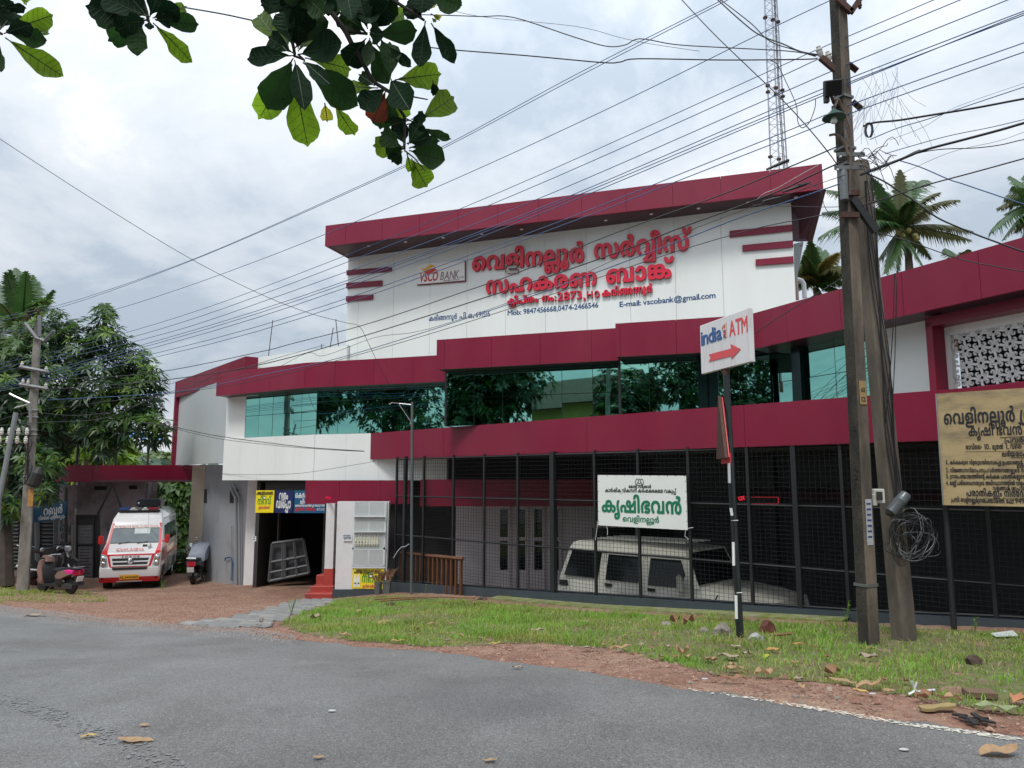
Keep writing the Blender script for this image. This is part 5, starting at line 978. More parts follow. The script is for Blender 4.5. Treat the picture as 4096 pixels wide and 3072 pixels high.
polydecal('arrow',[(2836,1418),(2926,1394),(2924,1376),(2964,1396),(2927,1437),(2927,1424),(2836,1447),(2845,1430)],PA,nA,M('arrow_red',(.62,.08,.09),.5,var=.1,vsc=40),t)
sp0=aY(2964,2560,8.0); sp1=aY(2904,1490,8.0)
MB().tube([sp0-Vector((0,0,.2)),sp1],.036,12).build('post',M('post_dark',(.02,.028,.03),.35,.2,var=.3,vsc=6,coat=.3),t,smooth=True)
for k in(-1,1): MB().tube([aY(2904+k*16,1474-k*3,8.0),aY(2905+k*5,1496,8.0)],.012,4).build('bracket',rust,t)
MB().tube([aY(2904,1478,8.),aY(2905,1500,8.)],.04,8).build('post_sleeve',rust,t)
# white striped pipe strapped to the post
t=thing('striped_pipe','thin white and black banded pipe strapped along the sign post','pipe',tuple(aY(2953,2545,7.95)))
pts=[(2915,1846),(2918,1932),(2923,2032),(2928,2062),(2933,2168),(2935,2262),(2944,2380),(2946,2475),(2952,2545)]
for i,(a,b) in enumerate(zip(pts[:-1],pts[1:])): MB().tube([aY(*a,7.93),aY(*b,7.93)],.015,6).build('band',wpr if i%2==0 else blk,t)
for v,u in ((2083,2938),(2372,2956)): MB().tube([aY(u-13,v,7.92),aY(u+13,v-1,7.92),aY(u+15,v-1,8.03)],.006,4).build('strap',metal,t)
# warning sign seen nearly edge on
t=thing('warning_sign','red bordered white warning sign with two walking figures, edge on beside the sign post','road sign',tuple(aY(2900,1842,8.)))
Aw,Bw=aY(2884,1835,8.35),aY(2919,1828,7.6); Cw=aY(2891,1588,8.05); nw=(Bw-Aw).cross(Cw-Aw).normalized()
if nw.y>0: nw=-nw
def sign_triangle(k,o): c=(Aw+Bw+Cw)/3; return [c+(p-c)*k+nw*o for p in (Aw,Bw,Cw)]
MB().prism(sign_triangle(1,-.012),nw*.012).build('plate',M('sign_red',(.5,.02,.03),.45,var=.1),t); MB().prism(sign_triangle(.8,.001),nw*.002).build('field',wpr,t); MB().prism(sign_triangle(1.03,-.05),nw*.03).build('rear_frame',rust,t)
MB().prism([Aw+Vector((0,0,-.06)),Bw+Vector((0,0,-.06)),Bw+Vector((0,0,.04)),Aw+Vector((0,0,.04))],nw*.012).build('lower_plate',MT['sign_red'],t)
c=(Aw+Bw+Cw)/3; dw=(Bw-Aw).normalized(); 
for k in(-.09,.07):
    b=c+dw*k+nw*.004+Vector((0,0,-.05)); MB().lathe(b+Vector((0,0,.17)),[(.028,0),(.028,.002)],8,ax=nw).build('figure_head',kpr,t)
    for p,q in (((0,.14),(0,0)),((0,.12),(.05,.06)),((0,.12),(-.05,.07)),((0,0),(.05,-.12)),((0,0),(-.05,-.11))):
        a_=b+dw*p[0]+Vector((0,0,p[1])); b_=b+dw*q[0]+Vector((0,0,q[1])); d=(b_-a_).normalized(); s=nw.cross(d)*.012; MB().prism([a_-s,b_-s,b_+s,a_+s],nw*.002).build('figure_limb',kpr,t)
# ================================================================ WEATHERED NOTICE BOARD (right)
bl,br=aY(3744,1800,8.95),aY(4096,1800,8.38); br=bl+(br-bl)*1.9; PN,nN=vpl(bl,br)
t=thing('notice_board','weathered yellow brown board with hand painted black Malayalam text at the right edge','notice board',tuple(aY(3816,2505,9.)))
zt=pl(3744,1574.8,PN,nN).z; zb_=pl(3773.5,2020.5,PN,nN).z
A=pl(3744,1574.8,PN,nN); B=Vector((br.x,br.y,zt)); 
MB().prism([A-nN*.03,B-nN*.03,Vector((B.x,B.y,zb_))-nN*.03,pl(3773.5,2020.5,PN,nN)-nN*.03],nN*.03).build('board',M('old_board',(.40,.305,.16),.6,var=.15,vsc=2,col2=(.12,.10,.07),sc2=2.6,thr=.6,thw=.14,vz=3),t)
for p0,p1 in (((3744,1574.8),(3773.5,2020.5)),): MB().tube([pl(*p0,PN,nN)+nN*.005,pl(*p1,PN,nN)+nN*.005],.009,4).build('frame_edge',metal,t)
q=M('board_ink',(.012,.014,.02),.6,var=.3,vsc=60); nt2=dict(name='lettering',ex=.001)
def bt_(k,u0,v0,u1,v1,h,**kw): text(k,PN,nN,(u0,v0),(u1,v1),h,q,t,**nt2,**kw)
bt_('b0',3777,1699,4215,1680,.235); bt_('b1',3875,1744,4090,1738,.175); bt_('b2',4018,1770,4180,1768,.085)
bt_('b3a',3864,1798,3928,1796,.085); bt_('10.',3940,1797,3962,1796,.09,st='L6'); bt_('b3b',3970,1797,4014,1796,.085); bt_('1.',4026,1796,4036,1796,.09,st='L6'); bt_('b3c',4042,1795,4090,1794,.085)
bt_('b4',4008,1826,4150,1825,.085)
for nn_,v,k,u1 in (('1.',1857,'b5',4090),('2.',1889,'b6',4170),('3.',1913,'b7',4100),('4.',1940,'b8',4120)):
    bt_(nn_,3785,v,3795,v,.075,st='L6'); bt_(k,3800,v,u1,v+1,.072)
bt_('b5b',4068,1873,4110,1873,.075); bt_('b9',3972,1960,4120,1962,.07); bt_('b10',3866,1984,4190,1989,.115); bt_('b11',3805,2007,4058,2014,.08); bt_('949',4062,2013,4098,2014,.085,st='L6')
for a,b in (((4000,1750),(4110,1746)),((4042,1775),(4110,1774)),((4042,1830),(4110,1831))): seg('underline',[a,b],.006,PN,nN,q,t)
for a,b,k in (((3864,1806),(4096,1804),40),((3935,1992),(4096,1996),28)):
    m=MB()
    for i in range(k): p=pl(a[0]+(b[0]-a[0])*i/k,a[1]+(b[1]-a[1])*i/k,PN,nN); m.box(p+nN*.004,(.008,.004,.005))
    m.build('dotted_line',q,t)
for u,r in ((3816,.033),): 
    g=aY(u,2512,9.02); MB().tube([g-Vector((0,0,.2)),Vector((g.x,g.y,zb_+.5))-nN*.06],r,6).build('post',blk,t)
g=Vector((br.x,br.y,0))-nN*.06; MB().tube([g+Vector((0,0,-.6)),g+Vector((0,0,zt))],.033,6).build('post',blk,t)
# ================================================================ SLIM HOOKED POST
t=thing('hook_post','slim grey steel post with a hooked side arm in front of the fence corner','post',tuple(aY(1648,2390,16.2)))
MB().tube([aY(1646,2392,16.2)-Vector((0,0,.2)),aY(1649,1608,16.2)],.032,10).build('pole',M('post_grey',(.11,.13,.14),.5,.3,var=.15),t,smooth=True)
MB().tube([aY(1645,1619,16.2),aY(1596,1614,16.2),aY(1566,1611,16.1),aY(1560,1619,16.1),aY(1556,1613,16.1)],.012,6).build('arm',metal,t); MB().tube([aY(1645,1689,16.2),aY(1595,1615,16.2)],.009,5).build('arm_brace',metal,t)
MB().tube([aY(1636,2176,16.1),aY(1622,2186,16.),aY(1606,2188,16.),aY(1590,2205,16.),aY(1574,2232,16.)],.006,4).build('tied_cord',M('cord_white',(.5,.52,.55),.6,var=0),t)
# ================================================================ VEHICLES
glass_v=M('vehicle_glass',(.008,.010,.012),.05,var=0,spec=.35)
def vring(rings,nx=6,rad=.09):
    """body shell from stacked rounded outlines: (z, y_front, y_rear, half width)"""
    m=MB(); k=4*nx; vs=[]
    for z,y0,y1,w in rings:
        r=min(rad,w*.5,(y1-y0)*.4); P=[]
        for cx,cy,a0 in ((w-r,y1-r,0),(-(w-r),y1-r,math.pi/2),(-(w-r),y0+r,math.pi),(w-r,y0+r,1.5*math.pi)):
            for i in range(nx): a=a0+math.pi/2*i/(nx-1); P.append((cx+r*math.cos(a),cy+r*math.sin(a),z))
        vs+=P
    fs=[(i*k+j,i*k+(j+1)%k,(i+1)*k+(j+1)%k,(i+1)*k+j) for i in range(len(rings)-1) for j in range(k)]
    fs+=[tuple(range(k)),tuple((len(rings)-1)*k+j for j in range(k-1,-1,-1))]
    return m.add(vs,fs)
class Shell:
    def __init__(s,rings): s.r=rings
    def at(s,z):
        R=s.r; z=min(max(z,R[0][0]),R[-1][0]); i=max(j for j in range(len(R)) if R[j][0]<=z+1e-9)
        if i>=len(R)-1: return R[-1][1:]
        a,b=R[i],R[i+1]; t=(z-a[0])/max(1e-9,b[0]-a[0]); return tuple(a[q]+(b[q]-a[q])*t for q in(1,2,3))
    def patch(s,poly,face,name,mat,par,g=.006,th=.006,n=6):
        """polygon laid on a face of the shell; poly in (x,z) for front/rear, (y,z) for sides; split in strips by height"""
        zs=sorted({p[1] for p in poly}); z0,z1=zs[0],zs[-1]; lv=sorted(set(list(np.linspace(z0,z1,n))+[r[0] for r in s.r if z0<r[0]<z1]+zs)); m=MB(); rows=[]
        for z in lv:
            xs=[]; k=len(poly)
            zz=min(max(z,z0+1e-5),z1-1e-5)
            for i in range(k):
                (x0,a),(x1,b)=poly[i],poly[(i+1)%k]
                if (a-zz)*(b-zz)<0: xs.append(x0+(x1-x0)*(zz-a)/(b-a))
            if len(xs)<2: continue
            f,r,w=s.at(z); lo,hi=min(xs),max(xs)
            mk={'front':lambda x,o:(x,f-o,z),'rear':lambda x,o:(x,r+o,z),'right':lambda x,o:(w+o,x,z),'left':lambda x,o:(-w-o,x,z)}[face]
            rows.append([mk(lo,g),mk(hi,g),mk(hi,g+th),mk(lo,g+th)])
        for a,b in zip(rows[:-1],rows[1:]):
            m.add(a+b,[(3,2,6,7),(0,3,7,4),(1,5,6,2)])
        return m.build(name,mat,par)
def wheel(c,R,w,par,side=1,rim=metal,spokes=5,ax=(1,0,0)):
    ax=Vector(ax); c=Vector(c); t=MB().lathe(c-ax*w/2,[(R*.62,0),(R*.93,0),(R,.02),(R,w-.02),(R*.93,w),(R*.62,w)],24,ax=ax).build('wheel',blkt,par,smooth=True)
    m=MB(); o=ax*(w/2*side*.8)
    m.lathe(c-ax*w*.42,[(R*.64,0),(R*.64,w*.84)],20,ax=ax); m.build('rim',rim,t,smooth=True)
    m=MB(); b=ax.orthogonal().normalized(); e=ax.cross(b)
    for i in range(spokes):
        a=2*math.pi*i/spokes; d=b*math.cos(a)+e*math.sin(a); m.tube([c+o*1.15+d*R*.1,c+o*1.15+d*R*.6],[R*.1,R*.07],4)
    m.lathe(c+o,[(R*.18,0),(R*.14,.03)],10,ax=ax*side); m.build('spokes',rim,t); return t
# ---- ambulance
wp=M('van_white',(.72,.72,.73),.25,coat=.7,coatr=.05,var=.03); rp_=M('van_red',(.55,.012,.02),.3,coat=.6,coatr=.06,var=.03); blp=M('bumper_black',(.015,.015,.016),.6,var=.1)
ag=gh(389,2362); amb=thing('ambulance','white and red ambulance van with light bar parked under the maroon canopy','ambulance',(0,0,0))
VR=[(.30,.06,5.0,.90),(.46,.0,5.05,.94),(.72,.0,5.05,.95),(.76,.035,5.05,.945),(1.1,.10,5.05,.94),(1.2,.22,5.05,.935),(1.40,.62,5.05,.92),(1.95,.98,5.05,.85),(2.12,1.1,5.05,.82),(2.3,1.35,5.0,.74),(2.38,1.6,4.9,.6),(2.42,1.9,4.6,.35)]
sh=Shell(VR); body=vring(VR).build('body',wp,amb,smooth=True)
P_=sh.patch
P_([(-.93,.34),(.93,.34),(.93,.455),(-.93,.455)],'front','lower_bumper',rp_,amb,g=.004,th=.012)
P_([(-.93,.305),(-.4,.305),(-.4,.345),(-.93,.345)],'front','spoiler',rp_,amb,g=.01,th=.03); P_([(.4,.305),(.93,.305),(.93,.345),(.4,.345)],'front','spoiler',rp_,amb,g=.01,th=.03)
for s in(-1,1): MB().lathe((s*.83,-.0,.42),[(.035,0),(.03,.02)],10,ax=(0,-1,0)).build('fog_lamp',glass_v,amb)
P_([(-.52,.665),(.52,.665),(.56,.735),(-.56,.735)],'front','lower_grille',blp,amb,g=.006,th=.01)
P_([(-.64,.745),(.64,.745),(.76,1.12),(-.76,1.12)],'front','grille_surround',rp_,amb,g=.006,th=.012)
P_([(-.58,.77),(.58,.77),(.66,1.075),(-.66,1.075)],'front','grille_panel',wp,amb,g=.016,th=.02)
P_([(-.53,.81),(.53,.81),(.55,.885),(-.55,.885)],'front','grille_opening',blp,amb,g=.034,th=.006); P_([(-.56,.925),(.56,.925),(.575,1.0),(-.575,1.0)],'front','grille_opening',blp,amb,g=.034,th=.006)
MB().lathe((.0,.03,.905),[(.095,0),(.095,.02),(.08,.03)],20,ax=(0,-1,0)).build('badge_ring',chrome,amb); MB().lathe((.0,.0,.905),[(.068,0),(.068,.006)],18,ax=(0,-1,0)).build('badge_field',wp,amb)
nF=Vector((0,-1,0)); 
def vt(s,x0,x1,z,h,y,mat,par,st='L8',name='lettering',n=nF,**kw): text(s,Vector((0,y,0)),n,(x0,y,z),(x1,y,z),h,mat,par,st=st,name=name,ex=.002,gap=.002,**kw)
vt('F',-.025,.035,.87,.11,-.01,blue,amb,shear=.3); vt('FORCE',-.27,.27,1.02,.065,.035,kpr,amb,sp=250)
hl=M('headlamp_glass',(.5,.52,.54),.05,.3,var=.2,vsc=14,coat=1)
for s in(-1,1):
    P_([(s*.68,.75),(s*.91,.75),(s*.925,1.14),(s*.78,1.12)] if s>0 else [(-.91,.75),(-.68,.75),(-.78,1.12),(-.925,1.14)],'front','headlight',hl,amb,g=.006,th=.02)
    for z,r in((.84,.075),(.98,.09)): MB().lathe((s*.83,.0+.02*(z>.9),z),[(r,0),(r*.8,.012),(r*.5,.016)],14,ax=(0,-1,0)).build('lamp_reflector',chrome,amb,smooth=True)
MB().box((-.0,-.02,.45),(.60,.012,.13)).build('number_plate',M('plate_amber',(.70,.34,.01),.5,var=.04),amb); vt('KL.24.M.3653',-.27,.27,.415,.085,-.027,kpr,amb)
P_([(-.86,1.40),(.86,1.40),(.79,1.95),(-.79,1.95)],'front','windscreen_seal',blp,amb,g=.004,th=.004)
ws=P_([(-.83,1.42),(.83,1.42),(.765,1.93),(-.765,1.93)],'front','windscreen',M('windscreen',(.10,.13,.14),.05,var=.3,vsc=3,coat=1,coatr=.02),amb,g=.01,th=.006)
P_([(-.78,1.85),(.78,1.85),(.77,1.945),(-.77,1.945)],'front','banner_strip',wpr,amb,g=.018,th=.004)
text('THE VELINALLOOR SERVICE CO-OPERATIVE BANK',Vector((0,.9,1.87)),Vector((0,-1,.0)).normalized(),(-.72,.87,1.87),(.72,.87,1.87),.085,rp_,amb,st='L6',name='lettering',ex=.002,gap=.0)
P_([(-.05,1.68),(.45,1.68),(.45,1.84),(-.05,1.84)],'front','inner_partition',M('partition_pale',(.5,.55,.56),.5,var=.1),amb,g=.018,th=.002)
for s in(-1,1):
    P_([(s*.93,1.10),(s*.86,1.42),(s*.80,2.0),(s*.73,2.0),(s*.79,1.42),(s*.74,1.10)],'front','pillar_stripe',rp_,amb,g=.012,th=.01)
# bonnet lettering, mirrored so that drivers ahead can read it
text('AMBULANCE',Vector((0,.17,1.2)),Vector((0,-.8,.5)).normalized(),(-.5,.20,1.2),(.38,.20,1.2),.11,rp_,amb,st='L8',name='lettering',ex=.001,gap=.03,mirror=True)
for x0,x1,a in ((-.5,.2,.12),(.1,.72,.1)): MB().tube([(x0,.55,1.385),(x0+.3,.63,1.44),(x1,.69,1.46+a*.1)],.009,4).build('wiper',blp,amb)
for s in(-1,1):
    MB().box((s*1.06,.55,1.52),(.15,.12,.26)).build('mirror',rp_,amb,bev=.025); MB().tube([(s*.9,.62,1.44),(s*1.03,.58,1.47)],.025,6).build('mirror_arm',rp_,amb)
    # sides
    fc='right' if s>0 else 'left'
    P_([(1.05,1.42),(1.75,1.38),(1.75,1.9),(1.28,1.9)],fc,'door_window',glass_v,amb)
    for y in (1.9,2.85,3.8): P_([(y,1.38),(y+.85,1.38),(y+.85,1.92),(y,1.92)],fc,'side_window',glass_v,amb)
    P_([(.98,.55),(1.8,.55),(1.8,1.3),(.98,1.3)],fc,'door_panel',M('van_white_door',(.66,.66,.67),.3,coat=.5,var=.03),amb,g=.003,th=.004)
    for k in range(4): P_([(.35+k*.32,.85),(.5+k*.32,.85),(.62+k*.32,1.25),(.47+k*.32,1.25)],fc,'orange_stripe',M('stripe_orange',(.5,.08,.01),.5,var=.05),amb,g=.008,th=.002)
    P_([(1.9,.9),(5.0,.9),(5.0,.98),(1.9,.98)],fc,'orange_line',MT['stripe_orange'],amb,g=.006,th=.002)
    P_([(1.4,2.1),(4.8,2.1),(4.8,2.13),(1.4,2.13)],fc,'gutter',metal,amb,g=.006,th=.02)
    for y in (.85,4.0): 
        wheel((s*.80,y,.35),.35,.22,amb,s); P_([(y-.44,.33),(y+.44,.33),(y+.36,.72),(y-.36,.72)],fc,'wheel_arch',blp,amb,g=.004,th=.004)
# light bar and air conditioner
lb=MB().box((-.02,1.42,2.36),(1.36,.24,.03)).build('light_bar_base',blp,amb)
for x,w,c,nm in ((-.49,.38,(.01,.05,.22),'blue_dome'),(-.2,.18,(.55,.56,.58),'clear_dome'),(0,.2,(.12,.12,.12),'speaker_grille'),(.19,.16,(.55,.56,.58),'clear_dome'),(.46,.40,(.25,.005,.02),'red_dome')):
    MB().box((x-.02,1.42,2.425),(w-.01,.22,.1)).build(nm,M(nm,c,.15,coat=.8,var=.05),lb,bev=.03)
MB().box((.12,3.0,2.56),(.85,1.2,.27)).build('roof_unit',M('unit_dark',(.02,.03,.03),.5,var=.1),amb,bev=.05); MB().box((.22,2.39,2.56),(.5,.03,.14)).build('roof_unit_grille',kpr,amb); MB().lathe((-.22,2.41,2.58),[(.04,0),(.035,.02)],10,ax=(0,-1,0)).build('siren_horn',chrome,amb)
MB().tube([(.38,.8,1.45),(.38,.82,2.35)],.004,3).build('aerial',blp,amb); MB().lathe((.52,.33,1.27),[(.03,-.02),(.06,.04),(.07,.1),(.04,.15)],10).build('bonnet_figure',wpr,amb,smooth=True)
P_([(.3,1.3),(.5,1.3),(.52,1.36),(.28,1.36)],'front','bonnet_vent',blp,amb,g=.004,th=.004)
MB().box((0,2.5,.34),(1.5,4.2,.18)).build('underbody',blp,amb)
yaw=math.radians(19); amb.rotation_euler=(0,0,yaw); amb.scale=(.83,.95,.95)
fl_=Vector((-.95,0,.0)); R_=Matrix.Rotation(yaw,3,'Z'); amb.location=Vector((ag.x,ag.y,ag.z))-R_@Vector((-.95*.83,0,0))
zz_=[gzs(*(amb.location+R_@Vector((sx*.67,sy*.95,0))).xy) for sx in(-1,1) for sy in(.85,4.0)]; amb.location.z=sum(zz_)/4-.03
# ---- jeep behind the mesh
J0=aZ(2259,2299,-1.855); J1=aZ(2719,2352,-1.855); PJ,nJ=vpl(J0,J1)
jd=(J1-J0); jd.z=0; jd.normalize(); J0g=Vector((J0.x,J0.y,0))
jp=M('jeep_cream',(.68,.67,.60),.35,coat=.4,var=.04)
jeep=thing('jeep','cream white long roofed jeep parked behind the wire mesh fence','car',(J0.x,J0.y,E-3.2))
def jv(u,v): return pl(u,v,PJ,nJ)
def jpoly(name,pts,mat,o0,o1,par=jeep): return MB().prism([jv(*p)+nJ*o0 for p in pts],nJ*(o1-o0)).build(name,mat,par)
JW=1.62
out=[(2232,2400),(2233,2352),(2238,2310),(2269,2188),(2282,2168),(2300,2162),(2420,2170),(2560,2185),(2728,2207),(2786,2356),(2850,2366),(2960,2392),(3060,2425),(3075,2480),(2232,2480)]
# lower body full width, cabin leaning inwards to the roof
sill=-.0
def inw(p,z): k=max(0,min(1,(z-(E-1.82))/.75)); return -nJ*(.13*k)
front=[jv(*p) for p in out]; A=[p+inw(p,p.z) for p in front]; Bk=[p-nJ*JW-inw(p,p.z) for p in front]; k=len(A)
MB().add(A+Bk,[tuple(range(k)),tuple(range(2*k-1,k-1,-1))]+[(i,i+k,(i+1)%k+k,(i+1)%k) for i in range(k)]).build('body',jp,jeep,smooth=True)
wa_=[jv(2731,2216),jv(2783,2345)]; wa_=[p+inw(p,p.z) for p in wa_]; wb2=[jv(2731,2216),jv(2783,2345)]; wb2=[p-nJ*JW-inw(p,p.z) for p in wb2]
sl2=(wa_[1]-wa_[0]).normalized(); fn=sl2.cross(nJ).normalized(); fn=fn if fn.dot(jd)>0 else -fn
MB().prism([p+fn*.012 for p in (wa_[0]-nJ*.1,wa_[1]-nJ*.08,wb2[1]+nJ*.08,wb2[0]+nJ*.1)],fn*.01).build('windscreen',glass_v,jeep)
def jp2(name,pts,mat,g=.008,th=.01):
    P=[jv(*p) for p in pts]; P=[p+inw(p,p.z)+nJ*g for p in P]; return MB().prism(P,nJ*th).build(name,mat,jeep)
jp2('side_window',[(2282,2199),(2399,2211),(2391,2312),(2380,2311),(2258,2298)],glass_v); jp2('door_window',[(2427,2217),(2555,2229),(2553,2331),(2423,2318)],glass_v); jp2('door_window',[(2595,2233),(2716,2243),(2738,2300),(2722,2352),(2593,2340)],glass_v)
for a in (((2409,2206),(2402,2400)),((2417,2207),(2410,2400)),((2572,2220),(2566,2420)),((2580,2220),(2575,2420))):
    (u0,v0),(u1,v1)=a; jp2('door_gap',[(u0,v0),(u0+2,v0),(u1+2,v1),(u1,v1)],kpr,g=.003,th=.003)
for u,v in ((2423,2336),(2594,2356)): jp2('door_handle',[(u,v-4),(u+27,v-2),(u+27,v+9),(u,v+7)],kpr,th=.03)
jp2('air_vent',[(2240,2317),(2271,2319),(2273,2340),(2238,2338)],kpr)
jp2('roof_gutter',[(2272,2189),(2730,2222),(2730,2229),(2271,2196)],jp,g=.0,th=.03)
a=jv(2735,2340); MB().box(a+nJ*.14+Vector((0,0,.03)),(.08,.2,.3)).build('mirror',M('mirror_cream',(.42,.42,.38),.4),jeep,bev=.03)
jp2('pillar',[(2728,2228),(2745,2228),(2800,2356),(2783,2356)],jp,g=.006,th=.02)
for u in(2330,2860): c=jv(u,2440)-nJ*.12; c.z=E-2.78; wheel(c,.36,.2,jeep,1,ax=nJ)
t2=jv(2226,2330)-nJ*JW*.4; MB().lathe(t2-jd*.16,[(.2,0),(.36,.02),(.36,.17),(.2,.19)],20,ax=jd).build('spare_wheel',blkt,jeep,smooth=True)
for i in range(5): MB().tube([jv(2330,2160)-nJ*(.35+i*.22)+Vector((0,0,.02)),jv(2700,2190)-nJ*(.35+i*.22)+Vector((0,0,.05))],.01,4).build('roof_rib',jp,jeep)
jp2('front_wing_line',[(2870,2380),(2862,2395),(2858,2420),(2861,2420),(2866,2396),(2875,2381)],kpr,th=.002)
# ---- scooters
def profile(m,pts,w0,w1=None,z=0,mi=0):
    """rounded body from a side outline (y,z): full width core, narrower shoulders"""
    w1=w1 if w1 is not None else w0*.6; c=(sum(p[0] for p in pts)/len(pts),sum(p[1] for p in pts)/len(pts)); k=len(pts); vs=[]
    for x,s in ((-w0,.80),(-w1,1),(w1,1),(w0,.80)): vs+=[(x,c[0]+(p[0]-c[0])*s,c[1]+(p[1]-c[1])*s) for p in pts]
    m.add(vs,[tuple(range(k-1,-1,-1)),tuple(range(3*k,4*k))]+[(i*k+j,i*k+(j+1)%k,(i+1)*k+(j+1)%k,(i+1)*k+j) for i in range(3) for j in range(k)],mi); return m
def scooter(name,label,col,cover=None,helmet=False):
    """front towards +y, wheels on z=0"""
    t=thing(name,label,'scooter'); pm=M('scooter_'+col[0],col[1],.3,.2,coat=.6,var=.05); dk_=M('scooter_black',(.018,.018,.02),.45,var=.1)
    for y in(-.62,.62): wheel((0,y,.235),.235,.10,t,1,rim=M('alloy_dark',(.15,.15,.16),.4,.8),spokes=5)
    profile(MB(),[(.44,.22),(.80,.22),(.90,.34),(.80,.50),(.64,.56),(.46,.44)],.07).build('front_mudguard',pm,t,smooth=True)
    profile(MB(),[(.36,.28),(.46,.26),(.66,.58),(.66,.80),(.60,.96),(.50,.98),(.46,.82)],.22,.15).build('leg_shield',pm,t,smooth=True)
    profile(MB(),[(.30,.30),(.36,.28),(.47,.78),(.44,.86),(.36,.74)],.19,.15).build('inner_shield',dk_,t,smooth=True)
    profile(MB(),[(-.28,.20),(.42,.20),(.42,.28),(-.28,.30)],.17,.14).build('footboard',dk_,t)
    profile(MB(),[(-.88,.60),(-.86,.70),(-.5,.72),(-.2,.66),(-.05,.52),(-.12,.42),(-.35,.42),(-.6,.52)],.19,.13).build('side_panel',pm,t,smooth=True)
    profile(MB(),[(-.3,.2),(-.08,.22),(-.05,.5),(-.2,.62),(-.4,.5),(-.5,.36)],.15,.12).build('engine_cover',dk_,t,smooth=True)
    profile(MB(),[(-.78,.16),(-.35,.14),(-.3,.30),(-.6,.34),(-.8,.28)],.13,.10).build('engine',M('engine_grey',(.08,.08,.085),.4,.6),t,smooth=True)
    profile(MB(),[(-.92,.74),(-.85,.80),(-.5,.78),(-.2,.72),(.0,.74),(.05,.68),(-.3,.62),(-.8,.68)],.16,.13).build('seat',dk_,t,smooth=True)
    profile(MB(),[(.36,.90),(.58,.88),(.66,.98),(.56,1.08),(.40,1.04)],.14,.10).build('handlebar_cowl',pm,t,smooth=True)
    MB().tube([(-.34,.38,1.02),(-.12,.46,1.0),(.12,.46,1.0),(.34,.38,1.02)],.018,8).build('handlebar',dk_,t)
    for s in(-1,1):
        MB().tube([(s*.34,.38,1.02),(s*.26,.40,1.02)],.026,8).build('grip',blkt,t); MB().tube([(s*.2,.44,1.02),(s*.24,.42,1.22)],.007,4).build('mirror_stem',dk_,t)
        MB().lathe((s*.25,.43,1.26),[(.01,-.012),(.055,-.01),(.06,.0),(.05,.012)],12,ax=(0,-1,0)).build('mirror',chrome,t)
    MB().lathe((0,.66,.99),[(.09,-.03),(.08,.02),(.03,.04)],14,ax=(0,1,0)).build('headlight',hl,t,smooth=True)
    profile(MB(),[(-.96,.56),(-.86,.54),(-.82,.68),(-.94,.70)],.12,.08).build('tail_light',M('tail_red',(.35,.005,.02),.2,coat=.8,var=0),t,smooth=True)
    MB().box((0,-.98,.46),(.2,.012,.15),R=Matrix.Rotation(.35,3,'X')).build('number_plate',wpr,t); text('KL 24',Vector((0,-.99,.47)),nF,(-.08,-.985,.475),(.08,-.985,.475),.05,kpr,t,st='L6',ex=.001,gap=.004,name='lettering')
    profile(MB(),[(-.98,.28),(-.82,.28),(-.80,.56),(-.92,.56)],.06,.05).build('rear_mudguard',dk_,t,smooth=True)
    MB().tube([(.13,-.25,.26),(.14,-.6,.27),(.14,-.92,.32)],[.03,.05,.05],10).build('exhaust',M('engine_grey',(.08,.08,.085),.4,.6),t,smooth=True)
    MB().tube([(-.13,-.70,.76),(-.13,-.96,.80),(.13,-.96,.80),(.13,-.70,.76)],.012,6).build('grab_rail',metal,t)
    MB().tube([(.12,-.1,.25),(.2,-.05,.02)],.012,5).build('stand',metal,t)
    if cover=='pink': profile(MB(),[(-.88,.60),(-.62,.62),(-.5,.70),(-.72,.73),(-.9,.70)],.2,.18).build('pink_cloth',M('cloth_pink',(.65,.02,.22),.7,var=.2),t,smooth=True)
    return t
s1=scooter('scooter','bronze and black scooter with pink tail light beside the leaning concrete pole',('bronze',(.23,.14,.12)),'pink')
g0=gh(282,2377); s1.location=(g0.x,g0.y,g0.z)
yw=math.radians(66); s1.rotation_euler=(0,0,yw); R_=Matrix.Rotation(yw,3,'Z'); s1.location=Vector((g0.x,g0.y,g0.z))-R_@Vector((0,-.51,0)); s1.scale=(.82,)*3
s2=scooter('scooter','dark scooter covered with a grey cloth, silver helmet on its mirror, right of the ambulance',('dark',(.03,.03,.035)))
g0=gh(772,2336); yw=math.radians(8); s2.rotation_euler=(0,0,yw); s2.location=Vector((g0.x,g0.y,g0.z))-Matrix.Rotation(yw,3,'Z')@Vector((0,-.62,0))
def fix(o,par): o.parent=par; return o
clm=M('cloth_grey',(.27,.30,.36),.9,var=.2,vsc=14)
m=MB(); profile(m,[(-.5,.62),(-.45,.86),(-.1,1.12),(.3,1.18),(.5,1.1),(.5,.8),(.2,.72),(-.2,.62)],.24,.16); o=m.build('cloth_cover',clm,None,smooth=True); o.parent=s2
hm=MB().lathe((-.36,.34,1.02),[(.02,-.13),(.09,-.12),(.14,-.05),(.145,.03),(.11,.1),(.05,.14),(.01,.15)],18).build('helmet',M('helmet_silver',(.35,.36,.38),.25,.6,coat=.8),None,smooth=True)
# helmet hangs on the scooter, a thing of its own
hm.matrix_world=Matrix.Translation(s2.location)@Matrix.Rotation(yw,4,'Z'); tag(hm,'silver grey helmet hanging on the cloth covered scooter','helmet')
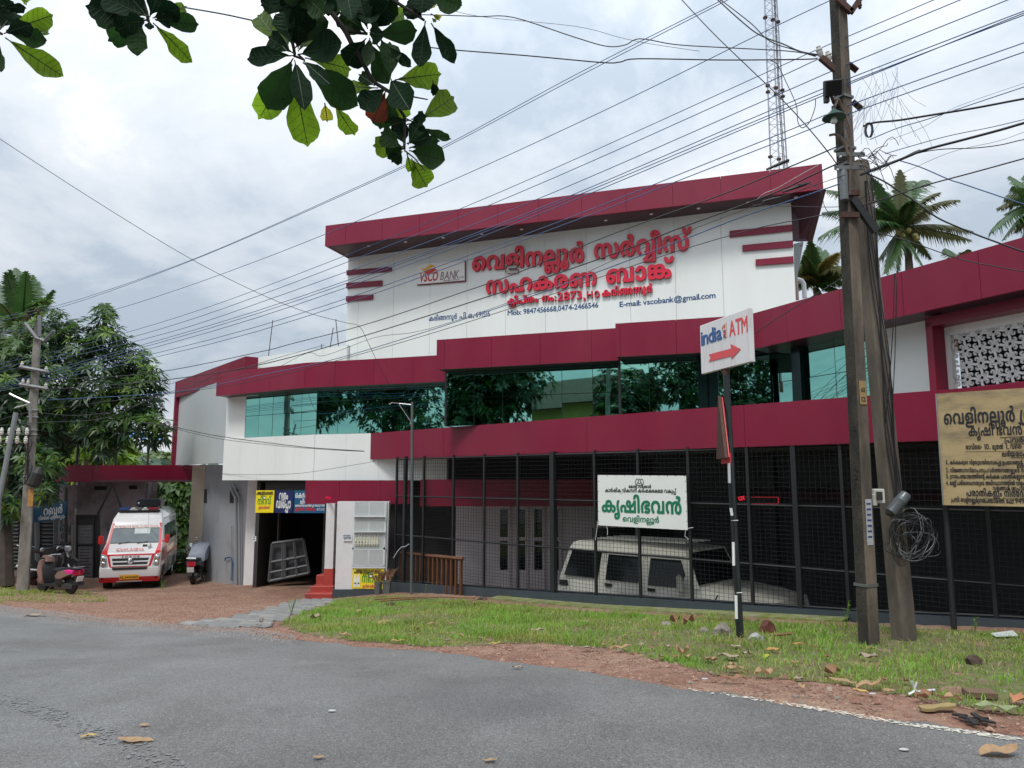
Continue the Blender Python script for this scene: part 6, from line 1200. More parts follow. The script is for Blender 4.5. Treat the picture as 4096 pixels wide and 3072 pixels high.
# motorcycle seen behind the pole
def motorbike():
    t=thing('motorcycle','black motorcycle with silver alloy wheel, half hidden behind the leaning pole','motorcycle'); dk_=MT['scooter_black']; al=M('alloy_bright',(.55,.56,.57),.3,.9)
    for y in(-.66,.66): wheel((0,y,.31),.31,.09,t,1,rim=al,spokes=5)
    profile(MB(),[(-.15,.72),(.3,.78),(.42,.90),(.25,1.0),(-.1,.92),(-.2,.8)],.15,.1).build('fuel_tank',dk_,t,smooth=True)
    profile(MB(),[(-.85,.86),(-.2,.74),(-.15,.82),(-.5,.86),(-.85,.96)],.13,.1).build('seat',dk_,t,smooth=True)
    profile(MB(),[(-.2,.3),(.25,.3),(.3,.62),(-.2,.68)],.14,.1).build('engine',MT['engine_grey'],t,smooth=True)
    profile(MB(),[(-.98,.8),(-.6,.78),(-.6,.9),(-.95,.95)],.08,.06).build('tail',dk_,t,smooth=True)
    MB().tube([(0,.66,.31),(0,.42,.98)],.03,6).build('fork',al,t); MB().tube([(-.36,.3,1.06),(0,.42,1.02),(.36,.3,1.06)],.016,6).build('handlebar',dk_,t)
    MB().tube([(.12,-.1,.3),(.14,-.5,.32),(.15,-.9,.42)],[.03,.05,.05],8).build('exhaust',al,t); MB().tube([(-.12,-.6,.92),(-.12,-.98,1.0),(.12,-.98,1.0),(.12,-.6,.92)],.012,5).build('grab_rail',al,t)
    MB().lathe((0,.52,.9),[(.09,-.05),(.09,.04),(.04,.07)],12,ax=(0,1,0)).build('headlight',hl,t); profile(MB(),[(.4,.58),(.66,.66),(.9,.56),(.66,.70)],.06,.05).build('mudguard',dk_,t)
    for s in(-1,1): MB().tube([(s*.25,.34,1.05),(s*.3,.32,1.2)],.006,4).build('mirror_stem',dk_,t)
    return t
mb=motorbike(); g0=aY(58,2305,21.6); mb.location=(g0.x+.9,g0.y+.15,gzs(g0.x,g0.y)+.1); mb.rotation_euler=(0,0,math.radians(-95))
qm=aY(196,2330,21.9); qm.z=gzs(qm.x,qm.y); mb2=dup(mb,qm,math.radians(38),'second black motorcycle parked behind the bronze scooter')
# ================================================================ CONCRETE POLES
def tapered(p0,p1,w0,w1,rz,k=10,jit=.004):
    m=MB(); vs=[]; fs=[]
    for i in range(k+1):
        t=i/k; c=Vector(p0).lerp(Vector(p1),t); w=w0+(w1-w0)*t
        for j in range(8):   # chamfered square
            a=rz+math.pi/4*j+math.pi/8; r=w*.5*1.08*(1+rng.normal(0,jit)); vs.append((c.x+r*math.cos(a)*1.0,c.y+r*math.sin(a),c.z))
    for i in range(k):
        for j in range(8): fs.append((i*8+j,i*8+(j+1)%8,(i+1)*8+(j+1)%8,(i+1)*8+j))
    fs+=[tuple(range(7,-1,-1)),tuple(range(k*8,k*8+8))]; return m.add(vs,fs)
def sqpole(p0,p1,w0,w1,rz,k=14):
    m=MB(); vs=[];fs=[]; ch=.13
    for i in range(k+1):
        t=i/k; c=Vector(p0).lerp(Vector(p1),t); w=(w0+(w1-w0)*t)/2
        for q in range(4):
            for e in(-1,1):
                a=rz+q*math.pi/2; x,y=w,w*(1-ch)*e; x*=1+rng.normal(0,.012); vs.append((c.x+x*math.cos(a)-y*math.sin(a),c.y+x*math.sin(a)+y*math.cos(a),c.z))
    for i in range(k):
        for j in range(8): fs.append((i*8+j,i*8+(j+1)%8,(i+1)*8+(j+1)%8,(i+1)*8+j))
    fs+=[tuple(range(7,-1,-1)),tuple(range(k*8,k*8+8))]; return m.add(vs,fs)
YP=7.8
poleA=thing('utility_pole','tall rough concrete utility pole with lamp and brackets, right of the sign post','utility pole',tuple(aY(3475,2585,YP)))
rzA=math.radians(25); pb=aY(3476,2600,YP); pt_=aY(3347,-90,YP)
sqpole(pb-Vector((0,0,.3)),pt_,.152,.135,rzA).build('shaft',M('pole_concrete',(.15,.12,.09),.9,var=.4,vsc=4,col2=(.04,.036,.03),sc2=3.,thr=.5,thw=.15,bump=1,bsc=26,bdist=.012,vz=.3),poleA)
nA1=Vector((math.cos(rzA+math.pi),math.sin(rzA+math.pi),0)); nA2=Vector((math.cos(rzA-math.pi/2),math.sin(rzA-math.pi/2),0))
def onface(u,v,n,extra=.0):
    # point on a face of the shaft at pixel height v
    c=aY(u,v,YP); t=(c.z-pb.z)/(pt_.z-pb.z); ax=pb.lerp(pt_,t); return ax+n*(.074+extra)
m=MB(); vs=[]; da=Vector((-nA1.y,nA1.x,0)); rr=np.random.default_rng(5)
for i in range(60):
    c=pb.lerp(pt_,i/59)+nA1*.0725; w=.062-.008*i/59; vs+=[c-da*w,c-da*w*.3+nA1*rr.uniform(.002,.009),c+da*w*.35+nA1*rr.uniform(.002,.009),c+da*w]
m.add(vs,[(i*4+j,i*4+j+1,i*4+j+5,i*4+j+4) for i in range(59) for j in range(3)]).build('mossy_face',M('mossy_dark',(.05,.045,.035),.95,var=.4,vsc=12,col2=(.016,.016,.014),sc2=6,thr=.5,bump=1,bsc=30,bdist=.02,vz=.5),poleA)
for v,s in ((1885,'A'),(1918,'O'),(1952,'8'),(1988,'O'),(2022,'8'),(1722,'12')):
    p=onface(3455,v,nA1); d=Vector((-nA1.y,nA1.x,0)); d=d if d.x>0 else -d
    text(s,p,nA1,tuple(p-d*.035),tuple(p+d*.035),.085,kpr,poleA,st='L6',name='embossed_character',ex=.003,gap=.001)
p=onface(3456,1575,nA2,.004); d=Vector((-nA2.y,nA2.x,0)); d=d if d.x>0 else -d
MB().prism([p-d*.05+Vector((0,0,-.12)),p+d*.05+Vector((0,0,-.12)),p+d*.05+Vector((0,0,.13)),p-d*.05+Vector((0,0,.13))],nA2*.003).build('painted_tag',M('tag_ochre',(.33,.22,.09),.7,var=.2),poleA)
text('65',p,nA2,tuple(p-d*.03+Vector((0,0,.01))),tuple(p+d*.03+Vector((0,0,.01))),.07,kpr,poleA,st='L6',name='tag_number',ex=.001,gap=.004); text('12',p,nA2,tuple(p-d*.03+Vector((0,0,-.09))),tuple(p+d*.03+Vector((0,0,-.09))),.07,kpr,poleA,st='L6',name='tag_number',ex=.001,gap=.004)
p0_,p1_=onface(3470,1996,nA2,.004),onface(3476,2178,nA2,.004); po=thing('pole_poster','torn white printed paper strip pasted on the right face of the tall pole','poster',tuple(p1_))
MB().prism([p1_-d*.045,p1_+d*.045,p0_+d*.045,p0_-d*.045],nA2*.002).build('paper',M('paper_worn',(.36,.38,.4),.8,var=.2,vsc=14),po)
for k in range(7): 
    q=p0_.lerp(p1_,.12+.12*k); MB().prism([q-d*.03,q+d*.03,q+d*.03+Vector((0,0,.018)),q-d*.03+Vector((0,0,.018))],nA2*.004).build('ink_line',MT['ink_blue'],po)
for v in (395+0,598,665,2178+160): 
    c=aY(3400,v,YP); t=(c.z-pb.z)/(pt_.z-pb.z); ax=pb.lerp(pt_,t)
    MB().box(ax,(.165,.165,.03),rzA).build('clamp',M('clamp_dull',(.16,.17,.17),.5,.6,var=.2),poleA)
for (u0,v0,u1,v1) in ((3352,628,3455,608),(3340,680,3450,662)):
    MB().box((aY(u0,v0,YP-.13)+aY(u1,v1,YP-.13))/2,((aY(u1,v1,YP)-aY(u0,v0,YP)).length,.02,.045),.0).build('clamp_plate',MT['clamp_dull'],poleA)
    for u,v in((u0+8,v0),(u1-8,v1)): MB().lathe(aY(u,v,YP-.14),[(.014,0),(.012,.02)],6,ax=(0,-1,0)).build('bolt',chrome,poleA)
# arms and insulators
MB().box((aY(3285,228,YP)+aY(3356,296,YP))/2,((aY(3285,228,YP)-aY(3356,296,YP)).length,.05,.06),R=Matrix.Rotation(math.radians(44),3,'Y')).build('cross_arm',rust,poleA)
MB().box((aY(3352,-5,YP-.1)+aY(3404,50,YP-.1))/2,((aY(3352,-5,YP)-aY(3404,50,YP)).length,.05,.06),R=Matrix.Rotation(math.radians(47),3,'Y')).build('cross_arm',rust,poleA)
MB().box((aY(3404,50,YP-.1)+aY(3442,-8,YP-.1))/2,((aY(3404,50,YP)-aY(3442,-8,YP)).length,.05,.06),R=Matrix.Rotation(math.radians(-56),3,'Y')).build('cross_arm',rust,poleA)
for a,b in (((3395,255),(3428,285)),((3410,405),(3446,438))): MB().box((aY(*a,YP)+aY(*b,YP))/2,((aY(*a,YP)-aY(*b,YP)).length,.09,.012),R=Matrix.Rotation(math.radians(42),3,'Y')).build('angle_bracket',rust,poleA)
por=M('porcelain',(.5,.5,.46),.25,coat=.6,var=.1)
def insulator(par,c,s=1.,ax=(0,0,1),mat=por): return MB().lathe(c,[(.012*s,-.03*s),(.03*s,0),(.034*s,.02*s),(.022*s,.03*s),(.034*s,.045*s),(.032*s,.06*s),(.02*s,.07*s),(.024*s,.085*s),(.012*s,.10*s)],12,ax=ax).build('insulator',mat,par,smooth=True)
insulator(poleA,aY(3281,218,YP),1.1,(-.2,0,1)); insulator(poleA,aY(3317,236,YP),1.0,(-.2,0,1)); insulator(poleA,aY(3436,10,YP),.8,(.1,0,-1),rust)
# flood light
fl=thing('flood_light','black finned flood light tilted on the tall pole above the green lamp shade','flood light',tuple(aY(3330,352,YP-.1)))
Rf=Matrix.Rotation(math.radians(-8),3,'Y')@Matrix.Rotation(math.radians(25),3,'X'); c=aY(3330,352,YP-.15)
MB().box(c,(.19,.07,.17),R=Rf).build('housing',kpr,fl,bev=.008); m=MB()
for i in range(9): m.box(c+Rf@Vector((0,-.045,-.07+.0175*i)),(.2,.035,.006),R=Rf)
m.build('cooling_fins',blk,fl); MB().tube([c+Vector((-.02,0,-.09)),aY(3335,412,YP-.1),aY(3352,430,YP)],.018,6).build('mounting_arm',rust,fl)
MB().box(aY(3306,398,YP-.12),(.05,.05,.07)).build('driver_box',kpr,fl)
# street lamp with enamel shade
lp_=thing('street_lamp','green conical enamel lamp shade with a bare white bulb on the tall pole','street lamp',tuple(aY(3332,470,YP-.2)))
c=aY(3335,442,YP-.2); MB().lathe(c,[(.018,.02),(.03,0),(.125,-.08),(.125,-.085),(.03,-.012)],24).build('shade',M('shade_green',(.035,.085,.07),.4,coat=.4,var=.15),lp_,smooth=True)
MB().lathe(c+Vector((-.005,0,-.125)),[(.012,-.028),(.028,-.02),(.036,0),(.03,.025),(.018,.045)],14).build('bulb',M('bulb_white',(.75,.75,.72),.3,var=0),lp_,smooth=True); MB().lathe(c,[(.022,0),(.022,.05)],10).build('socket',kpr,lp_)
MB().tube([aY(3338,430,YP-.2),aY(3352,395,YP-.15),aY(3378,450,YP-.13),aY(3403,520,YP-.13),aY(3404,600,YP-.13),aY(3400,700,YP-.13),aY(3400,780,YP-.12)],.014,8).build('bent_pipe',M('pipe_brown',(.13,.09,.07),.5,.4,var=.2),lp_,smooth=True)
MB().tube([aY(3318,541,YP-.15),aY(3338,537,YP-.15),aY(3362,548,YP-.15),aY(3382,580,YP-.14),aY(3392,620,YP-.14)],.015,8).build('lamp_arm',M('pipe_brown2',(.15,.11,.08),.5,.3),poleA,smooth=True)
MB().box((aY(3416,794,YP-.1)+aY(3500,928,YP-.1))/2,((aY(3416,794,YP)-aY(3500,928,YP)).length,.06,.075),R=Matrix.Rotation(math.radians(58),3,'Y')).build('stay_channel',blk,poleA)
MB().lathe(aY(3378,800,YP-.1),[(.045,0),(.05,.3),(.04,.34)],12).build('cable_joint',M('joint_grey2',(.12,.14,.15),.5),poleA,smooth=True)
for v in (772,860): MB().box(aY(3400,v,YP-.1),(.2,.04,.06)).build('rusty_clamp',rust,poleA)
# strut pole
YB=8.15
poleB=thing('strut_pole','shorter leaning concrete strut pole propped against the tall pole','utility pole',tuple(aY(3623,2560,YB)))
b0p=aY(3624,2600,YB); b1p=aY(3436,650,YP+.22); sqpole(b0p-Vector((0,0,.2)),b1p,.19,.15,math.radians(12)).build('shaft',M('strut_concrete',(.19,.16,.125),.88,var=.35,vsc=3.5,col2=(.07,.06,.05),sc2=2.4,thr=.54,thw=.15,bump=.8,bsc=26,vz=.3),poleB)
def onB(v,o=.12): 
    c=aY(3520,v,YB); t=(c.z-b0p.z)/(b1p.z-b0p.z); return b0p.lerp(b1p,t)+Vector((0,-o,0))
# joint canister, coil and meter box
cn=thing('cable_joint_canister','dark grey plastic cable joint canister strapped aslant to the strut pole','canister',tuple(aY(3590,2070,YB-.3)))
a,b=aY(3560,2052,YB-.25),aY(3627,1975,YB-.25); ax=(b-a).normalized(); L=(b-a).length; MB().lathe(a,[(.05,0),(.062,.01),(.062,L*.6),(.065,L*.62),(.062,L*.64),(.06,L*.95),(.045,L)],18,ax=ax).build('canister_body',M('canister_grey',(.07,.085,.095),.38,var=.08,coat=.2),cn,smooth=True); MB().lathe(a-ax*.03,[(.03,0),(.05,.03)],12,ax=ax).build('cable_gland',kpr,cn)
co=thing('cable_coil','tangled coil of black cable hanging on the strut pole','cable coil',tuple(aY(3600,2150,YB-.2)))
for i in range(20):
    cu,cv=3640+rng.normal(0,24),2150+rng.normal(0,24); ru,rv=rng.uniform(38,86),rng.uniform(45,95); ph=rng.uniform(0,6.28); w=rng.uniform(1,3); pts=[]
    for k in range(26):
        t=ph+2*math.pi*k/25*rng.uniform(.995,1.0); pts.append(aY(cu+ru*math.cos(t)+8*math.sin(w*t),cv+rv*math.sin(t)+10*math.cos(2*t+ph),YB-.22+.06*math.sin(t*2+ph)))
    MB().tube(pts,.0045,4,cap=False).build('loop',cable if i%3 else M('cable_grey',(.08,.085,.09),.5),co)
mt_=thing('meter_box','white meter box fixed between the two concrete poles','meter box',tuple(aY(3508,1985,YP+.1)))
MB().box(aY(3510,1984,YP+.12),(.12,.08,.15),.1).build('case',M('box_white',(.5,.5,.47),.5,var=.1),mt_,bev=.006); MB().box(aY(3518,1984,YP+.06),(.06,.02,.09),.1).build('window',kpr,mt_); MB().box(aY(3494,2000,YP+.1),(.05,.06,.12),.1).build('side_box',M('box_white2',(.4,.4,.37),.5,var=.1),mt_,bev=.006)
for k in range(7): # bundled cables running down the strut
    pts=[onB(v,.13+.01*(k%3))+Vector((.02*math.sin(v*.01+k)+(k-3)*.014,0,0)) for v in range(760,2060,90)]; tag(MB().tube(pts,.006,4).build('service_cable',cable),'black service cable clipped along the front of the strut pole','cable','service cables running down the strut pole')
MB_=MB().tube([aY(3578,1093,7.2),aY(3573,1300,7.3),aY(3565,1420,7.5),aY(3556,1552,7.7),aY(3540,1700,7.9)],.005,4).build('hanging_wire',cable); tag(MB_,'left of two black wires hanging vertically beside the strut pole','wire')
MB_=MB().tube([aY(3581,1093,7.2),aY(3587,1140,7.2),aY(3580,1420,7.4),aY(3572,1585,7.6),aY(3566,1750,7.9)],.005,4).build('hanging_wire',cable); tag(MB_,'right of two black wires hanging vertically beside the strut pole','wire')
tg=thing('wire_tangle','mess of thin loose wires hanging in the air right of the tall pole','wire tangle',tuple(aY(3520,450,7.)))
for i in range(34):
    u,v=rng.uniform(3430,3600),rng.uniform(240,420); pts=[]; du=rng.normal(0,1)
    for k in range(9): pts.append(aY(u,v,YP-.4)); du+=rng.normal(0,.9); u+=du*6; v+=rng.uniform(8,36)
    MB().tube([(pts[j]*2+pts[max(j-1,0)]+pts[min(j+1,8)])/4 for j in range(9)],.0018,3,cap=False).build('strand',wireb if i%2 else cable,tg)
for i in range(16):
    u,v=rng.uniform(3420,3500),rng.uniform(600,660); pts=[]
    for k in range(8): pts.append(aY(u,v,YP-.3)); u+=rng.uniform(2,28); v+=rng.normal(0,28)+6
    MB().tube([(pts[j]*2+pts[max(j-1,0)]+pts[min(j+1,7)])/4 for j in range(8)],.004,4,cap=False).build('strand',cable,tg)
for i in range(5): MB().tube([aY(3472+14*math.cos(t+i)+i*2,520+30*math.sin(t+i),YP-.3) for t in np.linspace(0,6.28,14)],.004,3,cap=False).build('strand',cable,tg)
# ================================================================ FAR LEFT POLE
YL=18.7
pL=thing('far_pole','weathered concrete utility pole with steel cross arms at the far left','utility pole',tuple(aY(92,2366,YL)))
l0,l1=aY(91,2372,YL),aY(153,1285,YL); sqpole(l0-Vector((0,0,.2)),l1,.27,.15,.5).build('shaft',conc,pL)
gv=M('arm_grey',(.2,.21,.22),.5,.5,var=.1)
for pts in ([(100,1292),(146,1352),(178,1364)],[(178,1364),(216,1322)],[(80,1467),(196,1489)],[(78,1537),(192,1556)],[(157,1262),(157,1345)]): MB().tube([aY(u,v,YL-.15) for u,v in pts],.045,4).build('cross_arm',gv,pL)
for u,v in ((107,1270),(152,1248),(88,1458),(184,1478),(92,1527),(183,1543),(112,1532)): insulator(pL,aY(u,v+8,YL-.15),1.3,mat=rust if v<1300 else por)
MB().tube([aY(39,1575,YL-.3),aY(60,1586,YL-.3),aY(118,1612,YL-.3),aY(124,1690,YL-.2)],.03,6).build('lamp_arm',metal,pL); MB().tube([aY(60,1632,YL-.3),aY(118,1616,YL-.3)],.02,5).build('lamp_arm',metal,pL)
for v in (1640,1668,1720,1738,1905): 
    c=aY(120,v,YL); t=(c.z-l0.z)/(l1.z-l0.z); ax=l0.lerp(l1,t); MB().box(ax,(.24,.24,.03),.5).build('band',metal,pL)
MB().lathe(aY(131,1945,YL-.2),[(.12,0),(.16,.05),(.14,.35),(.05,.5)],10,ax=(.3,0,1)).build('cable_canister',kpr,pL)
c=aY(123,1990,YL-.16); MB().box(c,(.13,.02,.42)).build('painted_tag',M('tag_orange',(.38,.2,.05),.7,var=.3,vsc=10),pL)
for i in range(9): MB().tube([aY(112+rng.normal(0,9),1700+k*34,YL-.2) for k in range(8)],.008,3,cap=False).build('pole_cable',cable,pL)
sl_=thing('slim_pole','slim grey steel pole leaning at the left edge of the picture','pole',tuple(aY(0,2000,17.))); MB().tube([aY(-22,2380,17.),aY(-5,2000,17.),aY(64,1650,17.)],.055,10).build('pole',M('pole_grey',(.25,.27,.28),.5,.4,var=.1),sl_,smooth=True)
ir=thing('insulator_rack','rack with two rows of white porcelain insulators beside the far left pole','insulators',tuple(aY(60,1760,17.2)))
for r,(v,row) in enumerate(((1724,(6,38,73,107)),(1758,(-2,30,68,102)))):
    MB().tube([aY(-30,v+13,17.2),aY(118,v+15,17.4)],.02,4).build('rod',blk,ir)
    for u in row: insulator(ir,aY(u,v+10,17.2),1.35,mat=M('porcelain_white',(.66,.66,.6),.25,coat=.5,var=.05))
# ================================================================ OVERHEAD WIRES
def wY(u): return 1/(.0532+2.35e-5*(u-150))
def smooth_pts(P,Yf,k=6):
    P=[P[0]]+P+[P[-1]]; out=[]
    for i in range(1,len(P)-2):
        for j in range(k):
            t=j/k; q=[.5*(2*P[i][c]+(P[i+1][c]-P[i-1][c])*t+(2*P[i-1][c]-5*P[i][c]+4*P[i+1][c]-P[i+2][c])*t*t+(3*P[i][c]-P[i-1][c]-3*P[i+1][c]+P[i+2][c])*t**3) for c in(0,1)]; out.append(q)
    out.append(P[-1]); return [aY(u,v,Yf(u)) for u,v in out]
ordn=['uppermost','second from top','third from top','fourth from top','fifth from top','sixth from top','seventh from top','eighth from top','lowest']
lines=[[(-60,1346),(0,1334),(440,1244),(1024,1045.5),(1702,768),(2400,450),(3072,120),(3324,0),(3500,-85)],
[(-60,1462),(0,1454.6),(444,1348),(1024,1160),(2001,768),(3072,287),(3270,198),(3734,0),(3900,-70)],
[(-60,1480),(0,1470.7),(463,1366.6),(1024,1187),(2048,783),(3072,328.7),(3300,225),(3840,0),(4000,-65)],
[(-60,1497),(0,1487),(574,1357),(1024,1216),(2048,838),(3072,396),(3410,250),(4030,0),(4200,-70)],
[(-60,1545),(0,1535.6),(1024,1244.5),(2048,877),(3072,446),(3475,283),(4096,44),(4300,-30)],
[(-60,1552),(0,1542.5),(1024,1256),(2048,886),(3072,463),(3480,296),(4096,60),(4300,-15)],
[(-60,1561),(0,1551),(1024,1272),(2048,900),(3072,474),(3350,358),(3480,302),(4096,52),(4300,-25)],
[(-60,1566),(0,1556),(1024,1308),(2048,958),(3072,555),(3440,405),(4096,171),(4300,100)],
[(-60,1580),(0,1565),(1024,1327),(2048,976),(3072,583),(3450,436),(4096,208),(4300,135)]]
for i,l in enumerate(lines): tag(MB().tube(smooth_pts(l,wY),[.0062]*(6*(len(l)-1)+1),4,cap=False).build('overhead_line',wireb),ordn[i]+' of the nine parallel blue grey overhead conductors crossing the sky','overhead wire','parallel overhead conductors')
for i,l in enumerate(([(-60,1280),(0,1269),(301,1202),(805,1024),(1385,768),(1787,578),(2300,300),(2889,0),(3000,-60)],[(-60,1295),(0,1283),(303,1210.6),(812,1024),(1390,772),(1795,582),(2310,308),(2910,0),(3020,-60)])):
    tag(MB().tube(smooth_pts(l,lambda u:wY(u)*1.15),[.007]*(6*(len(l)-1)+1),4,cap=False).build('high_line',wireb),('upper' if i==0 else 'lower')+' of the close pair of steep conductors passing behind the overhanging leaves','overhead wire','steep pair of conductors')
YF=lambda a,b,u0,u1:(lambda u:a+(b-a)*(u-u0)/(u1-u0))
cabs=[([(170,1520),(600,1493),(1024,1411),(1186,1370),(1431,1307),(1649,1238),(1823,1178),(2048,1100),(2372,967),(2599,881),(2914,768),(3200,650),(3352,585)],.011,YF(18.6,7.6,170,3352),'thick black sagging telephone cable'),
([(180,1560),(640,1522),(1024,1462),(1385,1365),(2048,1155),(2511,995),(2696,921),(3072,782),(3250,700),(3360,650)],.013,YF(18.6,7.6,180,3360),'thickest black cable with a splice near the tower corner'),
([(190,1600),(700,1568),(1024,1504),(1400,1420),(2048,1212),(2650,990),(2974,865),(3200,790),(3360,735)],.010,YF(18.5,7.6,190,3360),'lower black cable crossing the blue address line'),
([(150,1640),(640,1580),(1024,1522),(1500,1400),(2048,1232),(2600,1040),(3000,920),(3240,870),(3400,835),(3520,800)],.008,YF(18.5,7.6,150,3520),'lowest black cable crossing the tower wall'),
([(400,1556),(663,1537),(735,1520),(800,1530),(880,1490),(1024,1470),(1090,1478),(1230,1412),(1300,1422),(1500,1350),(1650,1330),(1800,1290),(2048,1205),(2300,1110),(2500,1020),(2700,945),(3000,830),(3380,700)],.006,YF(18.,7.6,400,3380),'thin loosely coiled grey cable'),
([(0,1680),(120,1650),(300,1662),(480,1640),(663,1573),(900,1500),(1080,1440),(1300,1380)],.008,YF(17,19,0,1300),'cable sagging in front of the left trees'),
([(0,1702),(150,1690),(420,1672),(640,1580),(760,1560),(1000,1495)],.008,YF(17,19,0,1000),'lower cable in front of the left trees'),
([(0,556),(360,790),(743,1024),(1024,1168),(1227,1249),(1380,1290),(1436,1305),(1470,1365),(1510,1450),(1560,1545)],.008,YF(13,17,0,1560),'single dark drop wire descending from the left edge to the maroon fascia'),
([(560,1688),(663,1701),(720,1713),(890,1747),(1187,1785),(1320,1796),(1457,1804.6)],.012,YF(19,17.9,560,1457),'pair of black cables sagging across the pale side wall to the beam'),
([(560,1690),(663,1705),(760,1730),(890,1757),(1100,1782),(1300,1798),(1457,1806)],.008,YF(19,17.8,560,1457),'lower black cable beside the pale side wall'),
([(640,1855),(700,1862),(800,1880),(882,1894),(1024,1899),(1200,1893),(1380,1866),(1501,1845)],.006,YF(22.5,17,640,1501),'thin grey wire drooping across the white wall under the glass'),
([(740,30),(896,57),(1044,88),(1200,110)],.009,YF(6,5.5,740,1200),'short twin cable passing behind the upper left leaves'),
([(1650,58),(1778,61),(1920,66),(2055,70),(2296,148),(2426,185),(2500,180),(2560,155),(2700,178),(2889,190),(3148,204),(3268,222)],.009,YF(8.5,7.8,1650,3268),'black wavy cable running from the leaves to the pole insulators'),
([(1650,180),(1796,198),(2100,222),(2407,250),(2480,248),(2555,235),(2900,240),(3222,237),(3270,232)],.011,YF(8.5,7.8,1650,3270),'black cable sagging nearly level to the pole insulators'),
([(1740,20),(1920,66),(2300,105),(2480,150),(2600,175),(2800,205)],.004,YF(8.5,8,1740,2800),'very thin wire above the wavy cable'),
([(2700,-30),(2850,130),(3000,275),(3130,400),(3240,520),(3330,632),(3372,700)],.008,YF(9,7.7,2700,3372),'dark stay wire slanting down to the tall pole'),
([(2850,-20),(2960,80),(3037,139),(3130,175),(3200,205),(3268,218)],.010,YF(8.6,7.8,2850,3268),'twisted cable dropping steeply to the pole insulators'),
([(2870,-10),(3000,90),(3080,165),(3180,200),(3262,226)],.008,YF(8.6,7.8,2870,3262),'second twisted cable dropping to the pole insulators'),
([(3080,240),(3110,260),(3150,340),(3185,420),(3190,480),(3200,505),(3215,510),(3240,485),(3260,430),(3262,395)],.007,YF(7.6,7.7,3080,3262),'looped loose cable hanging left of the flood light'),
([(3452,505),(3500,490),(3595,481),(3739,458),(3900,432),(4096,395),(4250,370)],.016,YF(7.7,6.9,3452,4250),'thick black cable leaving the pole to the right edge'),
([(3480,558),(3592,512),(3700,480),(3850,430),(4096,348),(4250,300)],.007,YF(7.7,6.9,3480,4250),'blue wire rising right of the wire tangle'),
([(3560,560),(3700,505),(3800,440),(3900,400),(4096,333),(4250,280)],.003,YF(7.7,6.9,3560,4250),'very thin blue wire right of the tangle'),
([(3440,700),(3560,655),(3690,603),(3850,560),(4000,520),(4096,492),(4250,450)],.019,YF(7.7,6.9,3440,4250),'heavy bundled cable with dead end grips right of the pole'),
([(3450,690),(3640,622),(3757,598),(3900,592),(4000,580),(4096,558),(4250,530)],.007,YF(7.7,6.9,3450,4250),'wavy thin cable under the heavy bundled cable'),
([(3540,615),(3776,548),(3960,510),(4096,478)],.006,YF(7.6,7,3540,4096),'upper blue wire beside the heavy bundled cable'),
([(3595,700),(3800,610),(3990,565),(4096,528)],.003,YF(7.6,7,3595,4096),'thin wire crossing below the bundled cable'),
([(3420,830),(3540,795),(3646,759),(3720,736),(3900,688),(4096,634),(4250,592)],.010,YF(7.7,6.9,3420,4250),'cable with black grip crossing in front of the coconut palm'),
([(3590,640),(3680,668),(3794,717),(3850,735),(3947,768),(4096,816),(4250,850)],.008,YF(7.6,6.9,3590,4250),'blue cable falling to the right edge beside the palm'),
([(3460,690),(3535,725),(3590,760),(3644,794),(3700,835),(3763,878),(3892,933),(3971,963),(4096,1007),(4250,1050)],.012,YF(7.7,6.9,3460,4250),'black twin cable falling across the palm and the pink fascia'),
([(3480,915),(3510,930),(3644,968),(3842,1037),(4000,1069),(4096,1086),(4250,1110)],.007,YF(7.7,6.9,3480,4250),'thin black cable falling across the pink fascia'),
([(3398,1090),(3300,1155),(3160,1240),(3072,1297),(3010,1340)],.007,YF(7.7,8.4,3398,3010),'black wire running down left from the pole to the upper fascia'),
([(3010,820),(3130,824),(3280,828),(3360,826),(3420,810),(3480,770)],.005,YF(9,7.7,3010,3480),'pale sagging wire in front of the tower eave'),
([(3225,735),(3260,742),(3285,770),(3300,830),(3340,870),(3400,880),(3455,830)],.005,YF(8.2,7.7,3225,3455),'thin loop of wire between tower corner and pole'),
([(3030,795),(3060,772),(3110,752),(3200,700),(3276,659)],.006,YF(9,8.2,3030,3276),'white cord stretched across the tower fascia')]
for pts,r,yf,lab in cabs:
    P=smooth_pts(pts,yf,5); tag(MB().tube(P,[r*.75]*len(P),4,cap=False).build('cable',M('cord_pale',(.6,.6,.58),.6) if 'white' in lab[:6] else cable if 'blue' not in lab else wireb),lab,'cable')
for (a,b,r) in (((3155,640),(3066,678),.022),((3226,736),(3130,768),.02),((3120,790),(3050,806),.018),((3680,602),(3600,640),.022),((3718,737),(3680,748),.016),((3180,745),(3240,730),.016)):
    tag(MB().tube([aY(*a,8.2),aY((a[0]*2+b[0])/3,(a[1]*2+b[1])/3,8.2),aY(*b,8.2)],[r*.7,r,r*.6],6).build('cable_grip',cable),'black ribbed dead end grip on the cable near pixel column %s of the right pole'%('left side' if a[0]<3400 else 'right side') if 0 else ('black cable grip left of the pole, in front of the tower fascia' if a[0]<3400 else 'black cable grip right of the pole against the sky'),'cable grip','black grips on the thick cables')
